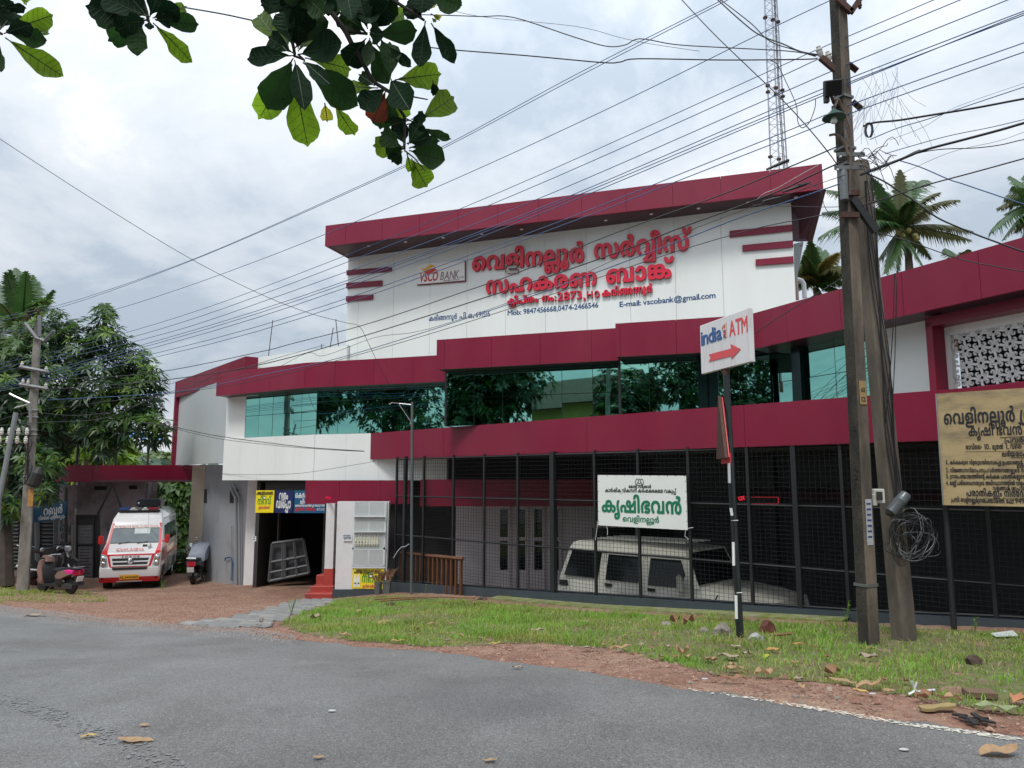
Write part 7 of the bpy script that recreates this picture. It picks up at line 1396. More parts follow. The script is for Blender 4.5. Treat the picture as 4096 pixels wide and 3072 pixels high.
# ================================================================ LATTICE MAST
ms=thing('radio_mast','thin lattice radio mast rising behind the tower roof','mast',tuple(aY(3117,672,20)))
YM=21.; mcol=M('mast_steel',(.28,.3,.36),.5,.4,var=.1)
def mp_(u,v,dy=0): return aY(u,v,YM+dy)
legs=[((3083.6,690),(3056,-60),0),((3118,690),(3085,-60),-.3),((3150,690),(3103,-60),.1)]
for a,b,dy in legs: MB().tube([mp_(*a,dy),mp_(*b,dy)],.021,6).build('leg',mcol,ms)
nb=24
for i in range(nb):
    for q in range(3):
        (a,b,dy),(c,d_,dz)=legs[q],legs[(q+1)%3]; t0,t1=i/nb,(i+1)/nb
        A=mp_(*a,dy).lerp(mp_(*b,dy),t0); B=mp_(*c,dz).lerp(mp_(*d_,dz),t1); C=mp_(*c,dz).lerp(mp_(*d_,dz),t0)
        MB().tube([A,B],.008,3,cap=False).build('brace',mcol,ms)
        if i%2==0: MB().tube([A,C],.008,3,cap=False).build('brace',mcol,ms)
for v in (75,350,375,630): 
    for q,(a,b,dy) in enumerate(legs): A=mp_(*a,dy);B=mp_(*b,dy); MB().lathe(A.lerp(B,(690-v-q*9)/750)-Vector((0,0,.02)),[(.07,0),(.07,.05)],8).build('flange',rust,ms)
MB().tube([mp_(3135,690),mp_(3115,400),mp_(3094,-50)],.014,4).build('feed_cable',cable,ms); MB().tube([mp_(3141,690),mp_(3120,400),mp_(3098,-50)],.014,4).build('feed_cable',cable,ms)
# ================================================================ FOLIAGE
def rosettes(C,axes,L,Wd,k,r,droop=.35,jit=.25):
    """vectorised whorls of folded leaves: centres C (n,3), axis directions (n,3)"""
    n=len(C); ax=axes/np.linalg.norm(axes,axis=1,keepdims=True); t=np.tile([0,0,1.],(n,1)); t[np.abs(ax[:,2])>.9]=[1,0,0]
    a=np.cross(ax,t); a/=np.linalg.norm(a,axis=1,keepdims=True); b=np.cross(ax,a); V=[];ph=r.uniform(0,6.28,n)
    for i in range(k):
        an=ph+2*np.pi*i/k+r.normal(0,.2,n); el=r.uniform(.05,.65,n); d=(np.cos(an)[:,None]*a+np.sin(an)[:,None]*b)*np.cos(el)[:,None]+ax*np.sin(el)[:,None]
        l=L*r.uniform(1-jit,1+jit,n)[:,None]; w=Wd*r.uniform(.8,1.2,n)[:,None]; s=np.cross(d,ax+r.normal(0,.25,(n,3))); s/=np.linalg.norm(s,axis=1,keepdims=True)+1e-9
        dn=np.array([0,0,-1.])*l*droop; p0=C+d*l*.06; p1=C+d*l*.5+s*w/2+dn*.15; p2=C+d*l+dn; p3=C+d*l*.5-s*w/2+dn*.15; p4=C+d*l*.5-dn*.1*0+dn*.28
        V.append(np.stack([p0,p1,p4,p2,p3],1))
    V=np.concatenate(V,0); m=len(V); base=np.arange(m)*5
    F=np.concatenate([np.stack([base,base+1,base+2],1),np.stack([base+1,base+3,base+2],1),np.stack([base,base+2,base+4],1),np.stack([base+2,base+3,base+4],1)],0)
    return V.reshape(-1,3),F
def clump_pts(clumps,r):
    C=[];A=[]
    for c,rad,n in clumps:
        d=r.normal(size=(n,3)); d/=np.linalg.norm(d,axis=1,keepdims=True); q=r.uniform(.15,1,n)**.45; p=np.array(c)+d*q[:,None]*np.array(rad)
        C.append(p); A.append(d*.7+np.array([0,-.15,.55]))
    return np.concatenate(C),np.concatenate(A)
def foliage(name,clumps,L,Wd,k,mat,par,seed=1,**kw):
    r=np.random.default_rng(seed); C,A=clump_pts(clumps,r); V,F=rosettes(C,A,L,Wd,k,r,**kw); return np_mesh(name,V,F,mat,par,kind='stuff')
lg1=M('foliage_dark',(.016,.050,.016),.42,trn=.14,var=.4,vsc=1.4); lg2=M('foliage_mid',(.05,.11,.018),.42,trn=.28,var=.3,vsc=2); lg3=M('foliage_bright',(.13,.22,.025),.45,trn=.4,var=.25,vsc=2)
def pxcl(u,v,r,Y,n,asp=1.,dY=None):
    c=aY(u,v,Y); R=r/FP*Y; return (tuple(c),(R,(dY or R*.9),R*asp),n)
def limb(pts,r0,r1): P=[Vector(p) for p in pts]; return MB().tube(P,[r0+(r1-r0)*i/(len(P)-1) for i in range(len(P))],8)
# big whorled-leaf tree at the left
tl=thing('whorled_leaf_tree','large dark green tree with whorls of long leaves filling the left side','tree',tuple(aY(12,2345,20.)))
LT_=[(50,1430,140,22,60),(180,1345,120,22,55),(320,1400,105,22,50),(420,1345,70,22,26),(415,1255,38,22,14),(170,1540,190,22,100),(400,1530,150,22.3,80),(520,1450,85,22.5,36),(590,1530,70,22.5,28),(570,1610,95,22.5,44),(650,1725,38,22,12),(590,1720,70,22,26),(500,1660,120,22.5,60),(330,1660,140,22.5,70),(90,1700,150,21.5,80),(50,1870,120,21,60),(150,1880,100,20.8,48),(180,1985,40,19.6,10),(30,2040,60,20.4,18),(420,1770,90,22.5,30),(230,1790,60,22.6,16),(20,1560,150,21.5,70)]
foliage('crown',[pxcl(u,v,r,Y,int(n*1.25)) for u,v,r,Y,n in LT_],.30,.085,8,lg1,tl,3); foliage('crown_lit',[pxcl(u,v-r*.45,r*.85,Y-.4,int(n*.42)) for u,v,r,Y,n in LT_],.29,.08,8,lg2,tl,4); foliage('crown_bright_leaves',[pxcl(u,v-r*.3,r*.9,Y-.5,max(2,int(n*.09))) for u,v,r,Y,n in LT_],.27,.07,7,lg3,tl,5)  # lighter leaf colours set higher: light on the treetops put into the colour
limb([aY(10,2350,20.2),aY(8,2100,20.4),aY(30,1900,20.8),aY(120,1700,21.5)],.28,.16).build('trunk',bark,tl,smooth=True)
for pts in ([(60,1860,21),(200,1650,22),(330,1480,22)],[(120,1700,21.5),(380,1600,22.4),(560,1560,22.6)],[(120,1720,21.5),(330,1770,22.4),(520,1730,22.5)],[(100,1700,21.5),(60,1500,21.6),(100,1400,22)],[(300,1520,22.3),(410,1350,22),(418,1262,22)]): limb([aY(*p) for p in pts],.12,.03).build('limb',bark,tl,smooth=True)
# palms
pf1=M('palm_green',(.035,.085,.02),.4,trn=.2,var=.3,vsc=1.2); pf2=M('palm_dull',(.085,.095,.035),.5,trn=.2,var=.3,vsc=1.5); pf3=M('palm_yellow',(.20,.17,.05),.6,trn=.2,var=.3,vsc=2); ptr=M('palm_trunk',(.09,.075,.06),.9,var=.3,vsc=5,bump=.8,bsc=9,vz=4)
def frond(base,tip,arch,mat,par,r,nl=62,lw=.045,ll=.85,rigid=.4):
    B,T=Vector(base),Vector(tip); L=(T-B).length; Mi=(B+T)/2+Vector((0,0,arch*L)); P=[]
    for i in range(nl+1):
        t=i/nl; P.append(B*(1-t)**2+Mi*2*t*(1-t)+T*t*t)
    m=MB(); m.tube(P[::6]+[P[-1]],[.045*(1-.85*i/ (len(P[::6]))) for i in range(len(P[::6])+1)],4); V=m.v; F=m.f
    sidev=(T-B).cross(Vector((0,0,1))); sidev=sidev.normalized() if sidev.length>.1 else Vector((1,0,0))
    for i in range(3,nl+1):
        t=i/nl; d=(P[i]-P[i-1]).normalized(); l=max(.55,ll*L/3.3)*math.sin(math.pi*min(1,.12+t*.88))**.6*(.7+.3*r.random())
        for s in(-1,1):
            dr=(sidev*s*(.9-.35*t)+d*(.45+.5*t)+Vector((0,0,-.25*(1-rigid)))).normalized(); a=P[i]; mid=a+dr*l*.5+Vector((0,0,-.06*l)); e=a+dr*l+Vector((r.normal()*.04,r.normal()*.04,-(.85-rigid)*l*r.uniform(.6,1.3)))
            w=d*(.05 if rigid>.5 else .075); o=len(V); V+= [tuple(a-w*.5),tuple(a+w*.5),tuple(mid+w*.55),tuple(mid-w*.55),tuple(e)]; F+=[(o,o+1,o+2,o+3),(o+3,o+2,o+4)]
    return _fr(m,mat,par)
def _fr(m,mat,par):
    me=bpy.data.meshes.new('frond'); me.from_pydata([tuple(v) for v in m.v],[],m.f); me.materials.append(mat); o=bpy.data.objects.new('frond',me); COL.objects.link(o); o.parent=par; o.matrix_parent_inverse=par.matrix_basis.inverted(); return o
def palm(name,label,cu,cv,Y,tips,trunk,seed,nuts=True,rig=.35):
    r=np.random.default_rng(seed); c=aY(cu,cv,Y); b=aY(*trunk,Y); t=thing(name,label,'palm tree',tuple(b))
    limb([b,b.lerp(c,.5)+Vector((.15,0,0)),c],.2,.13).build('trunk',ptr,t,smooth=True)
    for k,(u,v,a,mi) in enumerate(tips):
        T=aY(u,v,Y+r.uniform(-2.2,2.2)); frond(c+Vector((0,0,.1)),T,a,(pf1,pf2,pf3)[mi],t,r,rigid=rig)
    for k in range(10):
        a=r.uniform(-.3,3.5); l=r.uniform(150,240)*(30/Y)
        frond(c+Vector((0,0,.1)),aY(cu+l*math.cos(a),cv-l*.8*math.sin(a)+r.uniform(0,60),Y+r.uniform(-2.5,2.5)),r.uniform(.12,.4),(pf1,pf2)[k%2],t,r,rigid=rig)
    if nuts:
        for i in range(7): q=c+Vector((r.normal()*.3,-.35,-.35+r.normal()*.16)); MB().lathe(q,[(.03,-.14),(.12,-.07),(.14,0),(.11,.09),(.03,.13)],8).build('coconut',M('coconut_green',(.2,.2,.05),.5,var=.2),t,smooth=True)
    return t
palm('coconut_palm','large coconut palm with yellow green nuts behind the two concrete poles',3602,923,34,[(3838,800,.30,1),(3760,770,.34,1),(3890,925,.16,1),(3885,960,.10,1),(3725,1035,.10,0),(3690,1060,.05,0),(3590,1090,.02,0),(3540,1095,.02,0),(3490,1075,.04,0),(3330,1040,.2,1),(3275,950,.24,0),(3290,850,.22,0),(3310,760,.2,0),(3400,700,.2,1),(3460,690,.25,0),(3640,735,.45,0),(3600,680,.12,1),(3700,720,.3,0),(3420,980,.2,1),(3650,800,.4,0),(3520,760,.3,0),(3480,850,.3,0)],(3640,1120),11)
palm('coconut_palm','coconut palm with a yellowing frond between the tower and the tall pole',3262,1150,30,[(3240,960,.05,0),(3225,1000,.08,0),(3270,985,.05,0),(3200,1105,.35,2),(3195,1060,.2,0),(3330,1045,.2,1),(3380,1090,.2,0),(3390,1130,.2,0),(3290,1180,.1,0),(3210,1150,.2,0),(3360,1160,.1,0),(3215,1020,.1,0),(3300,1000,.1,0),(3350,1010,.3,2)],(3262,1300),12,False)
palm('coconut_palm','coconut palm cut by the right edge of the picture',4190,840,28,[(4040,705,.1,0),(4050,745,.1,0),(4010,960,.3,0),(4035,850,.25,0),(4060,930,.2,1),(4100,700,.1,0),(4090,960,.1,0),(4030,780,.2,1),(4150,680,.1,0),(4250,1000,.2,0)],(4200,1400),13)
palm('coconut_palm','coconut palm fronds rising above the large tree at the far left',85,1360,27,[(65,1072,.06,0),(25,1090,.08,0),(105,1085,.06,0),(150,1125,.1,0),(-10,1130,.12,0),(-25,1200,.2,0),(165,1200,.2,0),(0,1250,.2,0),(40,1080,.05,0),(130,1100,.1,0),(214,1160,.12,0),(205,1190,.1,1)],(85,1900),14,False,.55)
palm('coconut_palm','low palm top showing just over the pink fascia right of the large coconut palm',3870,1130,34,[(3790,1060,.1,1),(3810,1030,.1,1),(3870,1000,.1,1),(3780,1090,.1,1),(3840,1010,.1,1),(3740,1060,.15,1)],(3870,1300),15,False)
# vegetation behind the canopy
def bush(name,label,cat,cl,L,Wd,k,mat,seed,base,tr=None,**kw):
    t=thing(name,label,cat,tuple(base)); foliage('foliage',cl,L,Wd,k,mat,t,seed,**kw)
    if tr: limb(tr,.16,.05).build('trunk',bark,t,smooth=True)
    else: limb([base,Vector(base)+Vector((0,0,1.))],.08,.04).build('stem',bark,t)
    return t
bush('leafy_tree','sunlit leafy green tree seen in the gap behind the ambulance roof','tree',[pxcl(680,1990,90,31,170),pxcl(640,2080,80,31,130),pxcl(700,2120,90,31,150),pxcl(690,2230,80,30,110),pxcl(620,1930,60,32,70),pxcl(745,1960,60,31,80)],.34,.17,6,lg2,21,aY(690,2340,31))
bush('undergrowth_bush','low green undergrowth beside the ambulance rear wheel','bush',[pxcl(735,2250,55,27,90),pxcl(745,2290,45,26,60),pxcl(700,2290,40,27,40)],.22,.12,6,lg2,22,aY(735,2330,26))
bush('papaya_tree','bright green broad leaved tree above the maroon canopy','tree',[pxcl(300,1760,80,29,90),pxcl(390,1790,80,29,90),pxcl(270,1820,70,29,70),pxcl(440,1820,60,29,60),pxcl(480,1790,35,29,18),pxcl(350,1850,90,29,60),pxcl(490,1845,30,28,14)],.5,.26,6,lg3,23,aY(330,2200,29))
pd=thing('spiky_plant','spiky pandanus like plant with long narrow leaves above the maroon canopy','plant',tuple(aY(345,1860,27.5)))
for i in range(46):
    a=rng.uniform(-.2,3.34); l=rng.uniform(60,120); b=aY(345,1838,27.5); e=aY(345+l*math.cos(a),1838-l*math.sin(a)*.9,27.5+rng.normal()*.6); mid=(b+e)/2+Vector((0,0,.1)); w=Vector((-(e-b).z,0,(e-b).x)).normalized()*.035
    m=MB(); m.add([b-w,b+w,mid+w,mid-w,e],[(0,1,2,3),(3,2,4)]); m.build('blade_leaf',lg3,pd)
limb([aY(345,1990,27.6),aY(345,1840,27.5)],.12,.08).build('stem',bark,pd)
bush('far_tree','pale distant treetops above the right end of the maroon canopy','tree',[pxcl(560,1858,45,55,60),pxcl(500,1868,40,55,40),pxcl(620,1850,50,55,60),pxcl(660,1838,25,55,20),pxcl(600,1890,80,55,60)],.6,.4,5,M('foliage_far',(.16,.22,.10),.6,trn=.3,var=.2),24,aY(600,2000,55))
k=0
for u,v,r,Y,n in ((-300,1500,420,45,240),(150,1780,330,48,200),(560,1960,150,48,110),(-900,1500,500,50,200),(900,1980,160,52,60)):
    k+=1; bush('background_tree',['tall dark tree mass beyond the left edge of the shops','dark tree behind the spiky plant and the awning posts','dark tree seen low behind the passage','tree mass far outside the left edge','tree behind the bank seen only in gaps'][k-1],'tree',[pxcl(u,v,r,Y,n,.8),pxcl(u+r*.3,v+r*.5,r*.8,Y,n)],1.3,.7,6,lg1,30+k,aY(u,2200,Y),tr=[aY(u,2250,Y),aY(u,v,Y)])
# ================================================================ NEIGHBOUR SHOPS AT THE LEFT
nb_=thing('neighbour_shop','old cream neighbour building with shuttered shop behind the leaning pole','building',tuple(aY(300,2300,26)))
wa,wb_,wc=aY(215,2100,24.6),aY(300,2100,26.2),aY(596,2100,28.2)
MB().slab(wb_,wc,E-4,E+.05,-.2,0).build('wall',cream,nb_); MB().slab(wa,wb_,E-4,E-.2,-.2,0).build('wall',cream,nb_)
MB().slab(wc,wc+Vector((-2.6,5,0)),E-4,E+.05,-.2,0).build('wall',cream,nb_)
Pn,nn=vpl(wb_,wc)
for u0,u1,v0,v1 in ((378,426,1945,1960),(516,548,1942,1957)): MB().prism([pl(u0,v0,Pn,nn),pl(u1,v0,Pn,nn),pl(u1,v1,Pn,nn),pl(u0,v1,Pn,nn)],nn*.02).build('vent',bck,nb_)
MB().slab(aY(-150,2100,24),aY(222,2100,24.4),E-4,E-.1,-.1,0).build('shop_back',M('shop_dark3',(.018,.018,.02),.8),nb_)
shm=M('shutter',(.03,.032,.035),.6,.3,var=.2)
for u0,u1 in ((30,75),(160,215)):
    for i in range(16): 
        a,b=aY(u0,2060+i*15,23.9),aY(u1,2060+i*15,23.9); MB().tube([a,b],.05,4).build('shutter_slat',shm,nb_)
for u in (148,222): MB().tube([aY(u,2020,23.8),aY(u+2,2330,23.8)],.08,4).build('door_frame',M('frame_grey',(.1,.11,.12),.6,var=.2),nb_)
MB().box(aY(20,2318,22.6),(2.6,1.2,.35)).build('plinth_step',M('plinth_red',(.10,.05,.04),.85,var=.3,vsc=6),nb_)
awn=thing('tin_awning','rusty corrugated awning roof sloping above the shops at the left','awning',tuple(aY(200,1900,24)))
def corrug(name,c4,mat,par,k=24,amp=.03):
    A,B,C,D=[Vector(p) for p in c4]; m=MB(); n=(B-A).cross(D-A).normalized(); vs=[];fs=[]
    for i in range(k+1):
        t=i/k; o=n*amp*(1 if i%2 else -1); vs+=[A.lerp(B,t)+o,D.lerp(C,t)+o]
    for i in range(k): fs.append((2*i,2*i+2,2*i+3,2*i+1))
    return m.add(vs,fs).build(name,mat,par)
corrug('sheet',[aY(165,1790,22.5),aY(318,1712,24),aY(330,1732,25),aY(190,1765,26)],M('tin_dark',(.03,.04,.04),.6,.3,var=.2),awn,14)
for a,b in (((250,1748),(243,1862)),((315,1722),(308,1862)),((470,1742),(462,1862))): MB().tube([aY(*a,25.5),aY(*b,25.5)],.045,6).build('post',bst,awn)
MB().tube([aY(176,1788,22.4),aY(318,1716,24)],.03,5).build('edge_bar',bst,awn)
bs=thing('blue_roof','bright blue corrugated sheet roof on a thin post behind the canopy','roof',tuple(aY(590,1860,33)))
corrug('sheet',[aY(494,1716,32),aY(600,1737,34),aY(668,1764,33),aY(498,1746,31)],M('sheet_blue',(.02,.18,.55),.45,coat=.2,var=.08),bs,12,.04)
MB().tube([aY(598,1755,32.5),aY(590,1862,32.5)],.04,6).build('post',bst,bs)
gt=thing('teal_gutter','short teal painted gutter piece under the left end of the canopy','gutter',tuple(aY(250,1935,24.6))); MB().slab(aY(140,1930,24.3),aY(268,1930,24.3),aY(200,1944,24.3).z,aY(200,1928,24.3).z,0,.2).build('gutter',M('teal_paint',(.04,.14,.15),.5,var=.2),gt)
# rubber dealer sign and painted wall letters
sA_,sB_=aY(133,2050,22.2),aY(267,2050,23.4); PR,nR=vpl(sA_,sB_)
rs=thing('dealer_sign','blue shop sign with white lettering behind the far left pole','sign',tuple(aY(200,2090,22.8)))
MB().prism([pl(*p,PR,nR)-nR*.03 for p in ((132,2034),(268,2004),(268,2074),(132,2091))],nR*.03).build('board',M('board_blue',(.015,.09,.18),.5,var=.15),rs)
text('r',PR,nR,(173,2062),(249,2052),.36,wpr,rs,name='lettering',ex=.002); text('rv',PR,nR,(153,2081),(259,2071),.16,wpr,rs,name='lettering',ex=.001)
PQ,nQ=vpl(wa,wb_); ws_=thing('painted_wall_sign','green and black vertical lettering painted on the cream wall below the blue sign','sign',tuple(aY(255,2200,24)))
for k,u0,v,u1,h in (('r0',241,2100,263,.42),('r1',236,2126,281,.38),('r2',240,2156,264,.40)): text(k,PQ,nQ,(u0,v),(u1,v),h,M('wall_green',(.02,.09,.08),.6,var=.1),ws_,name='lettering',ex=.002,gap=.01)
text('rw1',PQ,nQ,(238,2182),(284,2184),.22,kpr,ws_,name='lettering',ex=.001,gap=.01); text('rw2',PQ,nQ,(228,2205),(288,2208),.22,kpr,ws_,name='lettering',ex=.001,gap=.01)
# stacked boards and frames left of the ambulance
fb_=thing('leaning_board_frame','black framed old banner boards leaning on the wall left of the ambulance','board',tuple(aY(350,2310,24)))
PD2=Vector((0,24.2,0)); nD2=Vector((.1,-1,0)).normalized()
def rb(u0,v0,u1,v1,mat,nm,o=.02,th=.03): return MB().prism([pl(u0,v0,PD2,nD2)+nD2*o,pl(u1,v0,PD2,nD2)+nD2*o,pl(u1,v1,PD2,nD2)+nD2*o,pl(u0,v1,PD2,nD2)+nD2*o],nD2*th).build(nm,mat,fb_)
gb=M('banner_grey',(.085,.085,.09),.7,var=.35,vsc=7)
rb(310,2062,398,2310,bck,'rear_sheet',0,.01); rb(314,2100,376,2175,gb,'banner'); rb(316,2185,376,2306,M('banner_pale',(.13,.12,.13),.7,var=.35,vsc=9),'banner')
for q in ((308,2058,404,2063),(308,2058,313,2312),(376,2058,381,2312),(398,2058,404,2312),(312,2176,380,2181)): rb(*q,blk,'frame_bar',.05,.04)
for v in range(2195,2300,12): rb(322,v,370-(v%5)*4,v+3,kpr,'print_line',.055,.003)
for v in range(2112,2170,14): rb(322,v,368,v+4,MT['banner_pale'],'print_line',.055,.003)
pp=thing('standing_pipes','pale upright pipes standing left of the banner boards','pipe',tuple(aY(298,2310,23.6)))
for u,v0 in ((291,2100),(301,2032)): MB().tube([aY(u,v0,23.5),aY(u+1,2312,23.5)],.035,6).build('pipe',M('pipe_pale',(.25,.24,.21),.6,var=.15),pp)
MB().tube([aY(265,1950,23.4),aY(262,2300,23.4)],.05,6).build('dark_post',blk,pp)
# ================================================================ BEHIND THE CAMERA (seen in the mirror glass)
def backtree(i,x,y,h,r,n,L,mat):
    b=Vector((x,y,gzs(x,y))); t=thing('roadside_tree',['dense roadside tree reflected at the left of the mirror glass','roadside tree reflected beside the dark pilasters','broad tree reflected in the middle of the mirror glass','tall tree reflected at the far left of the glass','dark tree reflected in the right hand glass','tree reflected above the tiled house','tree beyond the left edge reflected beside the far pole','tree across the road reflected in the middle of the left glass strip','leafy tree across the road reflected in the left glass strip','tree close across the road reflected under the tower lettering'][i],'tree',tuple(b)); rr=np.random.default_rng(60+i)
    cl=[]
    for k in range(9): a=rr.uniform(0,6.28); q=rr.uniform(.1,.8)*r; cl.append(((x+q*math.cos(a),y+q*math.sin(a)*.7,b.z+h*(.55+.5*rr.random())),(r*.5,r*.4,r*.4),n//9))
    foliage('crown',cl,L,L*.5,6,mat,t,70+i); foliage('crown_lit',[(c,rad,m//3) for c,rad,m in cl],L,L*.5,6,lg2,t,80+i)  # paler leaf copy: lit foliage put in as colour
    limb([b,b+Vector((.2,0,h*.4)),b+Vector((0,.1,h*.9))],.25,.08).build('trunk',bark,t,smooth=True)
for i,a in enumerate(((-9,-9,8,3.8,1100,.34,lg1),(9.5,-7,8.5,3.6,900,.34,lg1),(-3.2,-12,8.5,3.6,900,.34,lg1),(-17,-5,9,4.5,1000,.36,lg1),(16,-6,9,4.5,1000,.36,lg1),(3.5,-17,9,3.2,700,.34,lg1),(-26,11,9,4,900,.36,lg1),(-22,-1,10,4.5,1200,.36,lg1),(-27,2,10,4.5,1000,.36,lg1),(-18,-4,9,3.4,700,.34,lg1))): backtree(i,*a)
hs=thing('tiled_house','yellow walled house with tiled roof across the road, seen in the mirror glass','house',(-14.5,-12,0))
MB().box((-14.5,-13,3.),(7,5,6.4)).build('wall',M('house_yellow',(.45,.38,.10),.8,var=.1),hs); m=MB(); m.prism([(-18.8,-10,6.1),(-18.8,-16,6.1),(-18.8,-13,8.3)],(8.6,0,0)); m.build('roof',M('roof_tile',(.10,.06,.045),.85,var=.35,vsc=4,bump=.8,bsc=8),hs)
for x in(-16.4,-12.8): MB().box((x,-10.47,4.6),(1.1,.08,1.3)).build('window',dglass,hs)
bp=thing('opposite_pole','concrete pole across the road with cross arms, reflected in the left end of the glass','utility pole',(-8.2,-3.,0)); sqpole((-8.2,-3,-.3),(-8.1,-3,8.4),.22,.15,.3).build('shaft',conc,bp)
for z in (7.6,6.4,5.6): MB().box((-8.1,-3.1,z),(1.7,.08,.09),.3).build('cross_arm',rust,bp)
# ================================================================ OVERHANGING BRANCHES
def leaf(par,b,t,w,mat,Yb,dY,seed,curl=.12):
    r=np.random.default_rng(seed); B=aY(*b,Yb); T=aY(*t,Yb+dY); d=T-B; L=d.length; d.normalize(); cam_=(Vector((0,0,E))-B).normalized()
    s=d.cross(cam_).normalized(); n=s.cross(d); n=(n+s*r.normal()*.25).normalized(); s=d.cross(n).normalized()*(-1)
    Wm=w/FP*Yb*1.02; prof=[(0,.03),(.08,.05),(.16,.16),(.28,.40),(.42,.68),(.56,.90),(.68,1.0),(.79,.96),(.88,.80),(.95,.48),(.985,.22),(1.03,.0)]
    V=[];F=[];k=len(prof)
    for i,(q,h) in enumerate(prof):
        wob=1+.07*math.sin(q*17+seed)*r.uniform(.4,1); c=B+d*(L*q)+n*(curl*L*math.sin(q*2.6)*(.6 if seed%2 else -.4)); 
        for e,f in ((-1,1),(-.5,.5),(0,0),(.5,.5),(1,1)):
            V.append(c+s*(e*h*Wm*.5*(wob if e>0 else 2-wob))+n*(f*f*h*Wm*.12+.006*math.sin(i*2.1+e*3)*f))
    for i in range(k-1):
        for j in range(4): F.append((i*5+j,i*5+j+1,i*5+j+6,i*5+j+5))
    me=bpy.data.meshes.new('leaf'); me.from_pydata([tuple(v) for v in V],[],F); me.materials.append(mat)
    me.polygons.foreach_set('use_smooth',[True]*len(me.polygons)); o=bpy.data.objects.new('leaf',me); COL.objects.link(o); o.parent=par; o.matrix_parent_inverse=par.matrix_basis.inverted()
    # midrib and side veins
    m=MB(); C=[V[i*5+2] for i in range(k)]; m.tube([c-n*.0012*0 for c in C[:-1]],[.0032*(1-i/k*.8) for i in range(k-1)],4)
    for i in range(2,k-2):
        for e in(0,4): a=V[i*5+2]; b2=V[(i+1)*5+e]; m.tube([a,a.lerp(b2,.85)],.0008,3,cap=False)
    m.build('veins',M('leaf_vein',(.015,.04,.008),.5,var=0),o if False else par); return o
lm=M('leaf_mid',(.012,.040,.007),.6,spec=.25,trn=.34,var=.25,vsc=10); lr=M('leaf_red',(.16,.028,.010),.5,trn=.3,var=.4,vsc=12); ly=M('leaf_yellow',(.26,.26,.02),.5,trn=.6,var=.2,vsc=10)
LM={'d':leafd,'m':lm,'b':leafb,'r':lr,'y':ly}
def Z5(x,y): return (896+x*.46293,y*.46293)
def Z6(x,y): return (x*.40687,y*.40687)
brc=thing('overhanging_branch','large overhanging branch of dark broad leaves hanging in from the top centre','branch',tuple(aY(1200,-100,3.2)))
brk=M('twig_bark',(.03,.026,.02),.85,var=.3,bump=.5)
def twig(par,pts,r0,r1,Zf,Y=3.1): P=[aY(*Zf(*p),Y) for p in pts]; MB().tube(P,[r0+(r1-r0)*i/(len(P)-1) for i in range(len(P))],8).build('twig',brk,par,smooth=True)
twig(brc,[(760,-140),(880,40),(1050,270),(1120,410),(1190,520),(1250,640),(1310,720),(1440,800),(1500,910),(1560,1010),(1560,1150),(1558,1290)],.013,.006,Z5)
twig(brc,[(590,-140),(600,0),(575,170),(585,330),(612,470)],.010,.007,Z5); twig(brc,[(1300,-140),(1460,0),(1600,90),(1730,175)],.010,.006,Z5); twig(brc,[(1050,270),(1150,285),(1240,292)],.007,.006,Z5); twig(brc,[(600,480),(700,520),(640,470)],.006,.005,Z5)
twig(brc,[(1560,1300),(1650,1370),(1740,1480)],.004,.002,Z5); twig(brc,[(1560,1020),(1650,1060),(1740,1030)],.004,.002,Z5); twig(brc,[(1440,760),(1600,830),(1760,860)],.005,.003,Z5)
